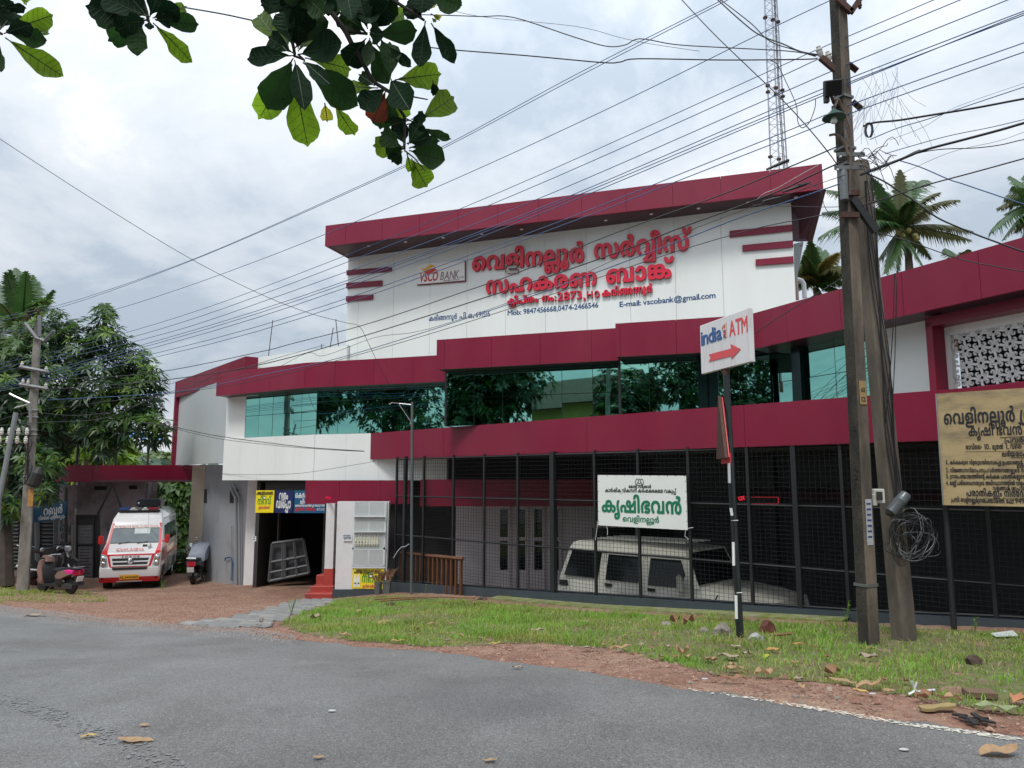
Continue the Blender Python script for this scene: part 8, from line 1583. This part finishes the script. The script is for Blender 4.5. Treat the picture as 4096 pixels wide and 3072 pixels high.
LV5=[((600,600),(722,1242),290,'b',.25),((590,560),(300,1024),270,'b',.3),((600,480),(215,520),190,'d',.0),((600,500),(380,935),310,'m',.05),((610,520),(690,958),190,'d',-.1),((680,540),(1140,905),300,'m',.0),((690,530),(932,742),130,'d',-.15),((640,470),(1005,370),290,'d',-.1),((700,500),(1072,600),200,'b',.25),((560,440),(440,112),220,'b',.3),((540,440),(322,168),210,'b',.32),
((870,890),(893,1050),120,'y',.1),((950,880),(1128,1152),170,'b',.15),((520,840),(480,920),90,'y',.2),((590,400),(520,100),230,'d',0),((610,420),(850,100),240,'m',.1),((600,380),(700,60),240,'d',-.1),((640,440),(850,170),200,'b',.28),((600,460),(400,330),190,'d',.05),((640,420),(640,230),170,'d',-.1),
((1240,290),(1022,125),240,'m',.1),((1230,330),(1062,560),250,'d',.05),((1230,300),(1052,240),130,'m',.1),((1250,350),(1410,715),210,'m',.0),((1290,300),(1655,262),210,'m',.05),((1400,390),(1615,572),110,'d',.05),((1300,370),(1470,490),140,'b',.25),((1270,260),(1420,20),260,'d',-.1),((1240,250),(1180,20),220,'d',0),((1420,200),(1578,120),170,'b',.3),((1260,330),(1230,580),120,'m',-.1),((1350,330),(1450,520),170,'m',.1),((1260,280),(1390,300),180,'d',-.15),
((1740,180),(1690,565),180,'d',0),((1790,200),(1985,548),150,'d',.05),((1770,90),(1838,-30),80,'y',.1),((1790,120),(1862,150),55,'y',.1),((1700,60),(1630,-10),100,'b',.2),((1720,170),(1600,20),200,'d',0),((1700,160),(1560,60),150,'d',.1),((1800,160),(1830,190),40,'y',.0),
((1480,690),(1872,640),250,'b',.2),((1440,680),(1610,955),250,'d',-.1),((1400,760),(1180,930),220,'d',.0),((1400,780),(1285,1042),210,'r',.1),((1430,800),(1350,1112),200,'m',.15),((1330,760),(1132,740),120,'b',.25),((1300,740),(1160,640),120,'m',.2),((1430,700),(1430,380),190,'m',0),((1800,700),(1840,830),90,'d',.1),((1450,800),(1560,1010),140,'b',.25),((1430,880),(1450,1070),150,'m',.2),
((1680,1040),(1965,850),240,'b',.15),((1690,1100),(1960,1200),85,'m',.1),((1600,1040),(1450,1080),130,'d',.1),((1620,1030),(1740,1020),130,'d',-.05),((1600,1070),(1480,1110),110,'b',.2),
((1560,1290),(1290,1260),200,'b',.15),((1550,1280),(1370,1150),190,'m',.05),((1540,1310),(1452,1402),140,'d',.1),((1600,1300),(1905,1385),230,'m',0),((1620,1370),(1752,1610),230,'b',.1),((1580,1320),(1625,1480),90,'b',.1),((1580,1240),(1790,1180),150,'d',.05),((1560,1260),(1400,1320),170,'m',0),((1560,1250),(1500,1070),170,'d',.1),((1590,1250),(1700,1060),150,'d',.0),((1600,1280),(1860,1220),150,'m',.1)]
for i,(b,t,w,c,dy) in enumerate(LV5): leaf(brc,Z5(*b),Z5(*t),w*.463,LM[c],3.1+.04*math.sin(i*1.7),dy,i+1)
for i in range(46):  # leaves crowding the top edge
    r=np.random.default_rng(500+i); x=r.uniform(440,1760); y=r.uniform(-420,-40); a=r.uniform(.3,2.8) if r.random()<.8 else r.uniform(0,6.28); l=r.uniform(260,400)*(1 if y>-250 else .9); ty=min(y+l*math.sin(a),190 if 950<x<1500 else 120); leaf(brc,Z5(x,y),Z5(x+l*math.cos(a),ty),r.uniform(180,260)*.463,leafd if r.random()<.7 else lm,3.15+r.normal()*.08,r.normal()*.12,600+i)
br2=thing('overhanging_branch','smaller overhanging leaf cluster near the top left','branch',tuple(aY(590,-80,3.1)))
twig(br2,[(1380,-200),(1400,0),(1440,120),(1460,210)],.012,.007,Z6)
LV6=[((1400,210),(1065,402),240,'m',.15),((1400,230),(1350,548),215,'m',.0),((1505,225),(1872,605),200,'b',.05),((1530,200),(1938,240),200,'m',.1),((1420,180),(850,60),280,'d',0),((1440,190),(1150,290),220,'d',.05),((1500,180),(1760,80),220,'d',0),((1470,170),(1560,-80),220,'d',0),((1600,140),(1835,60),130,'b',.2),((1400,150),(940,150),260,'m',.12),((1450,170),(1250,-60),260,'d',0),((1440,200),(1200,220),200,'d',-.1),((1520,190),(1700,190),170,'d',.0),((1470,210),(1470,290),90,'d',0),((1450,160),(1000,-40),280,'d',.0)]
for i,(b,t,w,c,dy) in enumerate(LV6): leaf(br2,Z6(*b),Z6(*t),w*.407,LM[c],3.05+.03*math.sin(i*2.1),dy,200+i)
br3=thing('overhanging_branch','bright green leaf cluster entering at the left edge of the sky','branch',tuple(aY(-60,130,3.)))
twig(br3,[(-260,200),(-80,290),(20,335)],.012,.006,Z6)
LV7=[((50,370),(602,738),240,'b',.05),((60,300),(500,150),230,'b',.1),((60,310),(445,400),200,'m',.0),((0,290),(150,130),170,'d',.1),((0,280),(60,20),190,'d',0),((10,60),(250,75),110,'d',.05),((-20,380),(10,700),90,'m',0),((180,-60),(262,12),90,'b',.1),((40,330),(300,250),190,'d',-.08),((-30,150),(130,20),160,'d',0),((400,330),(490,300),70,'b',.2)]
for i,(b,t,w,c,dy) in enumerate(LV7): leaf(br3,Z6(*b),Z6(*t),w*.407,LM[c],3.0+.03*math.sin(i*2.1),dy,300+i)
# ================================================================ PAVED APPROACH
pvp=[gh(*p) for p in ((1222,2397),(1348,2402),(1300,2420),(1180,2462),(1050,2512),(900,2512),(730,2502),(700,2494),(900,2478),(1060,2444),(1150,2415))]
pav=bpy.data.objects.new('paved_path',None); COL.objects.link(pav); struct(pav); pav.location=tuple(pvp[3])
pm=[M('paver_grey',(.17,.17,.165),.85,var=.25,vsc=9,bump=.5,bsc=60),M('paver_light',(.23,.225,.21),.85,var=.25,vsc=9,bump=.5,bsc=60)]
cells=[]; u_=Vector((.93,-.36,0)).normalized(); v_=Vector((.36,.93,0)).normalized(); o_=Vector((pvp[3].x,pvp[3].y,0)); 
for i in range(-60,60):
    for j in range(-70,70):
        c=o_+u_*(i*.245+(j%2)*.12)+v_*(j*.165)
        if inpoly([c.x],[c.y],pvp)[0]: cells.append(c)
cells.sort(key=lambda c:c.y)
zs=gz(np.array([c.x for c in cells]),np.array([c.y for c in cells]))
prot=[]
for q in range(2):
    me=MB(); w,h=.1195,.0855; me.add([(-w,-h*.8,-.05),(w,-h,-.05),(w,h*.8,-.05),(-w,h,-.05),(-w,-h*.8,.012),(w,-h,.012),(w,h*.8,.012),(-w,h,.012)],[(4,5,6,7),(0,1,5,4),(1,2,6,5),(2,3,7,6),(3,0,4,7)]); o=me.build('paver',pm[q],None); prot.append(o)
an=math.atan2(u_.y,u_.x); used=[False,False]; rest=MB()
for i,c in enumerate(cells):
    z=zs[i]+.008+rng.normal(0,.0012); q=int(rng.random()<.35)
    if i<295:
        if not used[q]: o=prot[q]; used[q]=True
        else: o=prot[q].copy(); COL.objects.link(o)
        o.parent=pav; o.matrix_parent_inverse=pav.matrix_basis.inverted(); o.location=(c.x,c.y,z); o.rotation_euler=(0,0,an+rng.normal(0,.012))
    else: rest.box((c.x,c.y,z-.03),(.24,.162,.084),an)
if rest.v: rest.build('far_pavers',pm[0],pav,kind='stuff')
# ================================================================ VERGE GRASS
GP=[gh(*p) for p in ((1120,2500),(1190,2462),(1310,2425),(1340,2402),(1420,2394),(1560,2386),(1800,2402),(2100,2425),(2407,2450),(2740,2470),(3072,2488),(3389,2504),(3700,2516),(4096,2534),(4700,2585),(4700,2960),(4096,2868),(3800,2815),(3500,2765),(3250,2728),(3020,2712),(2860,2700),(2700,2660),(2450,2598),(2250,2580),(2060,2572),(1900,2584),(1720,2588),(1500,2572),(1330,2556),(1200,2532))]
verge_pts=np.array([(p.x,p.y) for p in GP]); lo,hi=verge_pts.min(0),verge_pts.max(0)
def vnoise(x,y,s): return np.sin(x*s+1.7*np.sin(y*s*.83+.5))*np.cos(y*s*1.1+1.3*np.sin(x*s*.71))
def scatter(n,poly,rr,dens=None):
    P=np.array([(p.x,p.y) for p in poly]); l,h=P.min(0),P.max(0); x=rr.uniform(l[0],h[0],n); y=rr.uniform(l[1],h[1],n); k=inpoly(x,y,[(a,b) for a,b in P])
    if dens is not None: k&=rr.random(n)<dens(x,y)
    return x[k],y[k]
def blades(name,poly,n,L,mat,seed,dens,kind='stuff',lean=.5,wd=.0035):
    r=np.random.default_rng(seed); x,y=scatter(n,poly,r,dens); k=len(x); z=gz(x,y)-.005; a=r.uniform(0,6.28,k); l=L*r.uniform(.4,1.3,k)*(.7+.5*(vnoise(x,y,1.9)>.2)); ln=np.abs(r.normal(0,lean,k))
    d=np.stack([np.cos(a)*np.sin(ln),np.sin(a)*np.sin(ln),np.cos(ln)],1); s=np.stack([-np.sin(a+r.normal(0,.6,k)),np.cos(a),np.zeros(k)],1)*(wd*r.uniform(.7,1.5,k))[:,None]; B=np.stack([x,y,z],1)
    m=B+d*(l*.55)[:,None]; t=B+d*l[:,None]+np.stack([np.cos(a),np.sin(a),np.zeros(k)],1)*(l*.3)[:,None]-np.array([0,0,.15])*l[:,None]
    V=np.stack([B-s,B+s,m+s*.8,m-s*.8,t],1).reshape(-1,3); b=np.arange(k)*5; F=np.concatenate([np.stack([b,b+1,b+2],1),np.stack([b,b+2,b+3],1),np.stack([b+3,b+2,b+4],1)])
    return tag(np_mesh(name,V,F,mat),'short green and yellowing grass covering the verge between fence and road' if seed==1 else 'grass tufts on the verge' if seed<5 else 'sparse grass at the foot of the far left pole','grass',kind='stuff')
g1=M('grass_green',(.13,.27,.028),.6,trn=.3,var=.35,vsc=1.6,col2=(.25,.25,.06),sc2=1.1,thr=.5,thw=.2); g2=M('grass_bright',(.17,.34,.035),.55,trn=.35,var=.25,vsc=3); g3=M('grass_straw',(.30,.26,.12),.75,trn=.2,var=.3,vsc=5)
dn=lambda x,y: np.clip(.5+.65*vnoise(x,y,1.6)+.35*vnoise(x+3,y,5.1),.22,1)
blades('grass',GP,260000,.08,g1,1,dn,lean=.7,wd=.0042); blades('grass_tufts',GP,60000,.12,g2,2,lambda x,y:(vnoise(x+1.3,y-.4,2.9)>.25)*1.0,lean=.45); blades('dry_grass',GP,60000,.09,g3,3,lambda x,y:.1+.55*(vnoise(x-2,y,1.7)>.0),lean=1.1)
GL=[gh(*p) for p in ((-300,2380),(60,2345),(300,2365),(430,2385),(420,2408),(250,2412),(-300,2425))]
blades('grass',GL,26000,.07,g1,5,lambda x,y:np.clip(.5+.5*vnoise(x,y,3),0,1),wd=.006)
# verge soil: olive mossy skin under the grass
vx=np.arange(lo[0],min(hi[0],14),.08); vy=np.arange(lo[1],hi[1],.08)
vs_=grid_sheet('verge_soil',vx,vy,M('verge_earth',(.16,.12,.07),.95,var=.3,vsc=9,col2=(.10,.14,.035),sc2=4,thr=.5,thw=.15,bump=1,bsc=40,bdist=.02),dz=.004,mask=lambda x,y:inpoly(x,y,[(a,b) for a,b in verge_pts])); struct(vs_)
# weeds
for i,(u,v,h) in enumerate(((3388,2520,.35),(3345,2560,.2),(2735,2500,.16),(3900,2530,.16),(1165,2460,.3),(650,2360,.25),(2010,2470,.14),(3300,2560,.12),(3660,2560,.15),(1975,2378,.2),(1700,2380,.2))):
    g=gh(u,v); t=thing('weed',['tall thin leafy weed growing at the step in the base wall','small weed left of the tall pole','small bright leaved weed at the mossy ledge','round leaved weed under the notice board','tall grass tuft at the left tip of the verge','grass tuft in front of the cloth covered scooter','small weed below the base wall, right of the slim post','low weed between striped pipe and tall pole','weed at the foot of the strut pole','seedling by the base wall under the brown railing','thin weed beside the slim post'][i],'weed',tuple(g)); m=MB(); r=np.random.default_rng(i)
    for k in range(9 if i in(4,5) else 4):
        a=r.uniform(0,6.28); l=h*r.uniform(.6,1.1); e=g+Vector((math.cos(a)*l*.3,math.sin(a)*l*.3,l)); m.tube([g,g.lerp(e,.5)+Vector((0,0,.02)),e],.003,3,cap=False)
        if i not in(4,5):
            for q in range(5):
                c=g.lerp(e,.35+.16*q); s=.018; b=r.uniform(0,6.28); d=Vector((math.cos(b),math.sin(b),.3)); w=Vector((-d.y,d.x,0))*.5; m.add([c,c+(d+w)*s,c+d*s*2,c+(d-w)*s],[(0,1,2,3)])
    m.build('stems',g2,t)
# ================================================================ GRAVEL AND DIRT
def stones(name,label,poly,n,s0,s1,mat,seed,dens=None,dz=0):
    r=np.random.default_rng(seed); x,y=scatter(n,poly,r,dens); k=len(x); z=gz(x,y)+dz; s=s0*(s1/s0)**(r.random(k)**2.2); a=r.uniform(0,6.28,k)
    base=np.array([[1,0,0],[0,1,0],[-1,0,0],[0,-1,0],[0,0,.75],[0,0,-.5]]); V=base[None]*s[:,None,None]*r.uniform(.6,1.3,(k,6,1)); c,q=np.cos(a),np.sin(a); X=V[...,0]*c[:,None]-V[...,1]*q[:,None]; Y=V[...,0]*q[:,None]+V[...,1]*c[:,None]
    V=np.stack([X+x[:,None],Y+y[:,None],V[...,2]+z[:,None]+s[:,None]*.2],-1).reshape(-1,3); b=(np.arange(k)*6)[:,None]; f=np.array([[0,1,4],[1,2,4],[2,3,4],[3,0,4]]); F=(b[:,None,:]+f[None]).reshape(-1,3)
    return tag(np_mesh(name,V,F,mat),label,'gravel',kind='stuff')
gr1=M('gravel_red',(.19,.095,.065),.9,var=.5,vsc=60,col2=(.33,.22,.16),sc2=18,thr=.56,thw=.05); gr2=M('gravel_pale',(.24,.16,.12),.85,var=.4,vsc=50); gr3=M('gravel_grey',(.2,.18,.17),.9,var=.45,vsc=50)
SH=[gh(*p) for p in ((1010,2505),(1200,2530),(1500,2570),(1720,2586),(1900,2570),(2060,2535),(2250,2535),(2450,2560),(2700,2635),(2860,2690),(3250,2722),(3500,2760),(3800,2808),(4096,2860),(4700,2950),(4700,3060),(4096,2966),(3622,2893),(3205,2833),(2700,2760),(2418,2704),(2048,2658),(1852,2624),(1481,2596),(1185,2570),(1000,2540))]
stones('shoulder_gravel','loose red laterite gravel along the road edge',SH,90000,.003,.014,gr1,41); stones('shoulder_chunks','larger laterite lumps at the grass edge',SH,900,.012,.045,gr1,47); stones('verge_crumbs','brown crumbs of soil and chips among the grass',GP,6000,.004,.02,gr3,48); stones('shoulder_pebbles','paler pebbles and chips along the road edge',SH,6000,.005,.022,gr2,42)
YD=[gh(*p) for p in ((-400,2420),(0,2405),(400,2372),(700,2352),(960,2350),(1060,2360),(1230,2392),(1100,2430),(900,2475),(680,2500),(370,2470),(0,2425),(-400,2440))]
stones('yard_gravel','fine red laterite gravel over the yard in front of the ambulance',YD,60000,.005,.016,gr1,43); stones('yard_pebbles','scattered pale chips on the red yard',YD,3500,.006,.024,gr2,44)
ED=[gh(*p) for p in ((-300,2425),(0,2428),(370,2470),(680,2500),(1000,2520),(1185,2550),(1185,2590),(900,2560),(600,2530),(300,2510),(0,2470),(-300,2460))]
stones('road_edge_grit','grey brown grit spread over the far road edge',ED,45000,.006,.018,gr3,45,dz=.018)
RS=[gh(*p) for p in ((1185,2560),(1481,2590),(2048,2655),(2418,2700),(2700,2755),(3205,2828),(4096,2960),(4096,3010),(3205,2880),(2500,2760),(1900,2680),(1300,2610))]
stones('loose_grit','sparse grit strewn on the asphalt edge',RS,5000,.003,.012,gr2,46,dens=lambda x,y:.5,dz=.02)
# ================================================================ ROCKS, LEAVES AND LITTER
def rock(name,label,u,v,w,h,d,mat,seed=0):
    g=gh(u,v); t=thing(name,label,'rock' if 'rock' in name or 'stone' in name else 'debris',tuple(g)); bm=bmesh.new(); bmesh.ops.create_icosphere(bm,subdivisions=2,radius=1); r=np.random.default_rng(seed)
    for q in bm.verts:
        k=1+r.normal()*.13; q.co=Vector((q.co.x*w/2*k,q.co.y*d/2*k,max(-.3,q.co.z)*h*k))
    me=bpy.data.meshes.new('stone_body'); bm.to_mesh(me); bm.free(); me.materials.append(mat); o=bpy.data.objects.new('stone_body',me); COL.objects.link(o); o.parent=t; o.location=(0,0,h*.15); return t
rk=M('rock_grey',(.22,.20,.17),.9,var=.35,vsc=14,bump=.8,bsc=30); rkd=M('rock_dark',(.07,.045,.035),.9,var=.3,vsc=12,bump=.8)
rock('boulder_rock','largest pale grey rock lying left of the sign post foot',2890,2548,.21,.13,.16,rk,1); rock('broken_rock','pale rubble piece right of the sign post foot',3025,2560,.16,.06,.12,M('rock_pale',(.30,.31,.29),.8,var=.2,vsc=20),2)
rock('laterite_rock','dark red laterite lump beside the mossy ledge right of the sign post',3070,2532,.18,.13,.14,M('rock_red',(.10,.035,.025),.95,var=.3,bump=1),3); rock('small_rock','small pale stone left of the large grey rock',2820,2530,.12,.05,.09,rk,4)
rock('small_rock','low pale stone near the dry leaf heap by the ledge',2665,2508,.15,.06,.1,rk,5); rock('small_rock','dark stone on the verge grass near the slim post',1562,2423,.17,.06,.12,rkd,6); rock('small_rock','dark round lump of earth in the grass at the right',3898,2660,.15,.08,.1,rkd,7); rock('small_rock','pale flat stone at the left end of the mossy ledge',1930,2400,.2,.05,.1,rkd,8)
for i,(u,v) in enumerate(((3185,2790),(2760,2735),(3205,2835-20),(3350,2795))): rock('small_rock','pale chip stone among the roadside gravel',u,v,.045,.016,.035,rk,10+i)['group']='pale chip stones in the roadside gravel'
t=thing('brick_slab','flat brown slab of broken brick lying at the grass edge, right','slab',tuple(gh(3920,2795))); g=gh(3920,2795); MB().box(g+Vector((0,0,.035)),(.19,.12,.045),-.25).build('slab_body',M('slab_brown',(.14,.09,.055),.9,var=.25,vsc=12,bump=.6),t,bev=.004)
def dryleaf(label,u,v,L,Wd,rot,mat,curl=.3,seed=0,name='fallen_leaf',grp=None):
    g=gh(u,v); r=np.random.default_rng(seed+7); V=[];F=[];n=7
    for i in range(n):
        q=i/(n-1); w=Wd/2*math.sin(math.pi*min(1,q*.92+.05))**.7*(1+.12*r.normal()); z=curl*L*.28*math.sin(q*5+seed)**2
        for e in(-1,-.5,0,.5,1): V.append(((q-.5)*L,e*w,z+abs(e)**1.5*curl*Wd*.45*(1+.4*math.sin(i*2.3+e+seed))+.004))
    for i in range(n-1):
        for j in range(4): F.append((i*5+j,i*5+j+1,i*5+j+6,i*5+j+5))
    me=bpy.data.meshes.new(name); me.from_pydata(V,[],F); me.materials.append(mat); me.polygons.foreach_set('use_smooth',[True]*len(F)); o=bpy.data.objects.new(name,me); COL.objects.link(o)
    on_road=g.y<float(edge_y(g.x)); o.location=(g.x,g.y,g.z+(.028 if on_road else .03)); o.rotation_euler=(r.normal()*.08,r.normal()*.08,rot); return tag(o,label,'leaf',grp)
tan=M('leaf_tan',(.36,.235,.13),.75,trn=.15,var=.25,vsc=30,bump=.3,bsc=80); brn=M('leaf_brown',(.24,.13,.07),.8,trn=.1,var=.3,vsc=30); ylw=M('leaf_dry_yellow',(.5,.36,.12),.6,trn=.25,var=.15,vsc=20); gry=M('leaf_grey',(.30,.24,.18),.85,var=.3,vsc=30); grn_=M('leaf_pale_green',(.22,.26,.13),.6,trn=.15,var=.3,vsc=20)
for i,(lab,u,v,L,Wd,rot,mt,cu) in enumerate((('large curled tan leaf on the asphalt in the bottom right corner',4000,3040,.22,.10,.1,tan,.35),('long flat tan leaf on the asphalt at bottom left',540,2985,.19,.075,.1,tan,.1),('small yellow leaf on the faint line at bottom left',350,2970,.09,.03,.3,ylw,.4),('small tan leaf above the long leaf at bottom left',577,2922,.06,.035,.1,tan,.1),('pale tan leaf at the bottom edge of the road centre',1275,3056,.06,.03,.3,tan,.2),('tan leaf at the bottom edge right of centre',1960,3068,.07,.035,.2,tan,.2),('grey leaf lying on the far asphalt left',140,2472,.3,.1,.1,gry,.2),
 ('pale leaf standing up in the grass at the left part of the verge',1258,2487,.2,.13,.9,gry,.6),('tan leaf on the verge left of centre',1435,2455,.13,.1,.4,tan,.3),('pinkish leaf at the lower verge left',1535,2505,.16,.14,1.2,tan,.3),('yellow tan leaf at the road edge left',1590,2578,.15,.06,.1,ylw,.3),('pale leaf at the edge of the gravel, left of centre',1375,2555,.15,.07,.2,tan,.5),('tan leaf at the gravel, left of centre',1730,2510,.14,.08,.5,tan,.4),('yellow curled leaf on the red gravel',1980,2590,.13,.05,.1,ylw,.4),
 ('bright orange leaf flat on the grass between sign post and tall pole',3190,2592,.15,.07,-.1,M('leaf_orange',(.45,.25,.08),.65,trn=.2,var=.2),.25),('upper orange leaf of the cross shaped pair on the grass',3090,2615,.13,.07,.0,MT['leaf_orange'],.3),('long yellow green leaf strip lying under the orange leaf',3065,2640,.22,.05,1.1,M('leaf_lime',(.45,.45,.06),.6,trn=.2,var=.15),.1),('curled tan leaf with dark hollow at the grass edge',2735,2636,.14,.12,1.3,tan,.9),('pointed tan leaf beside the curled leaf',2840,2655,.15,.11,1.7,tan,.3),('broad pale leaf right of the pointed leaf',2915,2645,.18,.10,-.2,gry,.3),('white grey leaf below the large rock',2945,2600,.11,.05,-.6,gry,.2),
 ('tan leaf in the gravel under the sign post',2940,2695,.17,.10,.2,tan,.3),('curled pale tan leaf in the gravel',3060,2718,.17,.08,.2,tan,.6),('flat brown leaf on the gravel edge',2935,2738,.2,.06,.0,brn,.4),('long brown leaf at the grass edge right of centre',3370,2745,.18,.07,-.4,tan,.2),('brown leaf next to the long brown leaf',3480,2768,.18,.08,-.1,tan,.5),('yellow tan leaf near the white chips',3445,2785,.1,.05,-.1,ylw,.2),('pink tan leaf right of the yellow leaf',3555,2783,.09,.05,0,tan,.2),('long pale green leaf lying on the gravel at the right',3985,2858,.26,.09,-.25,grn_,.3),('dark curled leaf heap by the grass edge, right',3700,2815,.14,.08,.3,brn,.7),('tan curled leaf right of the dark leaf heap',3800,2825,.16,.08,-.1,tan,.6),('orange leaf at the right edge in the gravel',4075,2825,.14,.09,.6,M('leaf_rust',(.4,.17,.08),.7,var=.2),.5),('dark curled leaf in the tall grass at centre right',3475,2650,.15,.08,-.6,gry,.6),('dark leaf at the grass edge below the tall pole',3330,2712,.15,.1,.3,brn,.7),('large dry leaf heap piece leaning on the ledge',2760,2505,.2,.14,.5,brn,.9),('second dry leaf leaning on the ledge',2700,2500,.18,.12,1.6,brn,.9),('dead leaf on red gravel left of centre',2150,2535,.2,.08,.1,gry,.3),('pale dead leaf on the red gravel bank',2350,2608,.16,.06,.1,gry,.3),('dead leaf on gravel bank near the verge',2480,2612,.19,.07,.1,tan,.5),('small dead leaf left of the bank',2070,2688,.09,.05,.0,gry,.4))): dryleaf(lab,u,v,L,Wd,rot,mt,cu,i)
rl_=np.random.default_rng(91)
for i in range(90):
    x,y=scatter(4,SH if i%2 else GP,rl_); 
    if not len(x): continue
    x,y=x[0],y[0]
    if y<2 or abs(x)>12: continue
    u,v=2048+x/y*FP,1918+(E-gzs(x,y))/y*FP; dryleaf('small dead leaf scrap littering the verge',u,v,rl_.uniform(.04,.11),rl_.uniform(.03,.06),rl_.uniform(0,6),[gry,brn,tan][i%3],.5,100+i,grp='small dead leaf scraps on the verge')
t=thing('shoe_sole','worn khaki shoe sole lying on the gravel at the road edge','shoe sole',tuple(gh(3745,2850))); g=gh(3745,2850)
P=[(-.12,-.02),(-.10,-.045),(-.05,-.05),(0,-.03),(.06,-.04),(.12,-.035),(.145,0),(.12,.035),(.06,.03),(0,.02),(-.05,.035),(-.10,.035)]; a=.18; MB().prism([(g.x+p[0]*math.cos(a)-p[1]*math.sin(a),g.y+p[0]*math.sin(a)+p[1]*math.cos(a),g.z+.025+.03*p[0]) for p in P],(0,0,.018)).build('sole',M('sole_khaki',(.28,.21,.09),.8,var=.2),t)
t=thing('black_rag','tattered black rubber scrap beside the shoe sole','scrap',tuple(gh(3880,2895)))
for i in range(9): g=gh(3840+i*14,2880+ (i*37)%30); MB().box(g+Vector((0,0,.03)),(.08,.035,.01),R=Matrix.Rotation(rng.uniform(0,3),3,'Z')@Matrix.Rotation(rng.normal()*.12,3,'Y')).build('strip',blkt,t)
t=thing('plastic_scrap','white crumpled plastic strip at the edge of the grass','plastic litter',tuple(gh(3650,2788)))
for a,b in (((3635,2790),(3660,2782)),((3652,2785),(3668,2752)),((3660,2780),(3725,2778)),((3656,2760),(3650,2744))): 
    A,B=gh(*a)+Vector((0,0,.02)),gh(*a); B=A+Vector(((b[0]-a[0])*.0022,0,(a[1]-b[1])*.002+.01)); MB().tube([A,B],.009,4).build('strip',M('plastic_white',(.48,.50,.50),.4,var=.1),t)
t=thing('paper_litter','crumpled white paper below the notice board near the wall','paper litter',tuple(gh(4030,2556))); g=gh(4030,2556); MB().prism([g+Vector((-.12,0,.02)),g+Vector((.12,.0,.03)),g+Vector((.14,.12,.06)),g+Vector((-.1,.12,.03))],(0,0,.006)).build('sheet',MT['plastic_white'],t)
for i,(u,v,l) in enumerate(((1328,2863,'white bird dropping like spot on the asphalt centre left'),(3617,3022,'white chip lying on the asphalt at right'),(3492,2793,'white shell like chip in the gravel below the tall pole'),(2820,2732,'bluish white plastic chip in the gravel'))):
    g=gh(u,v); o=MB().lathe((0,0,0),[(.02,0),(.018,.004)],8).build('white_chip',MT['plastic_white']); o.location=(g.x,g.y,g.z+.03); o.scale=(1.3,.7,1); tag(o,l,'litter')
for i,pts in enumerate(([(1500,2408),(1700,2395),(1900,2402)],[(1560,2400),(1750,2399)],[(3095,2560),(3170,2553)],[(1520,2415),(1660,2405)])):
    tag(MB().tube([gh(*p)+Vector((0,0,.05)) for p in pts],.014,5).build('dead_stick',brn),['longest dead stick lying in front of the slim post','second dead stick in front of the slim post','thin dead stick right of the sign post','third dead stick near the cement planter'][i],'stick')
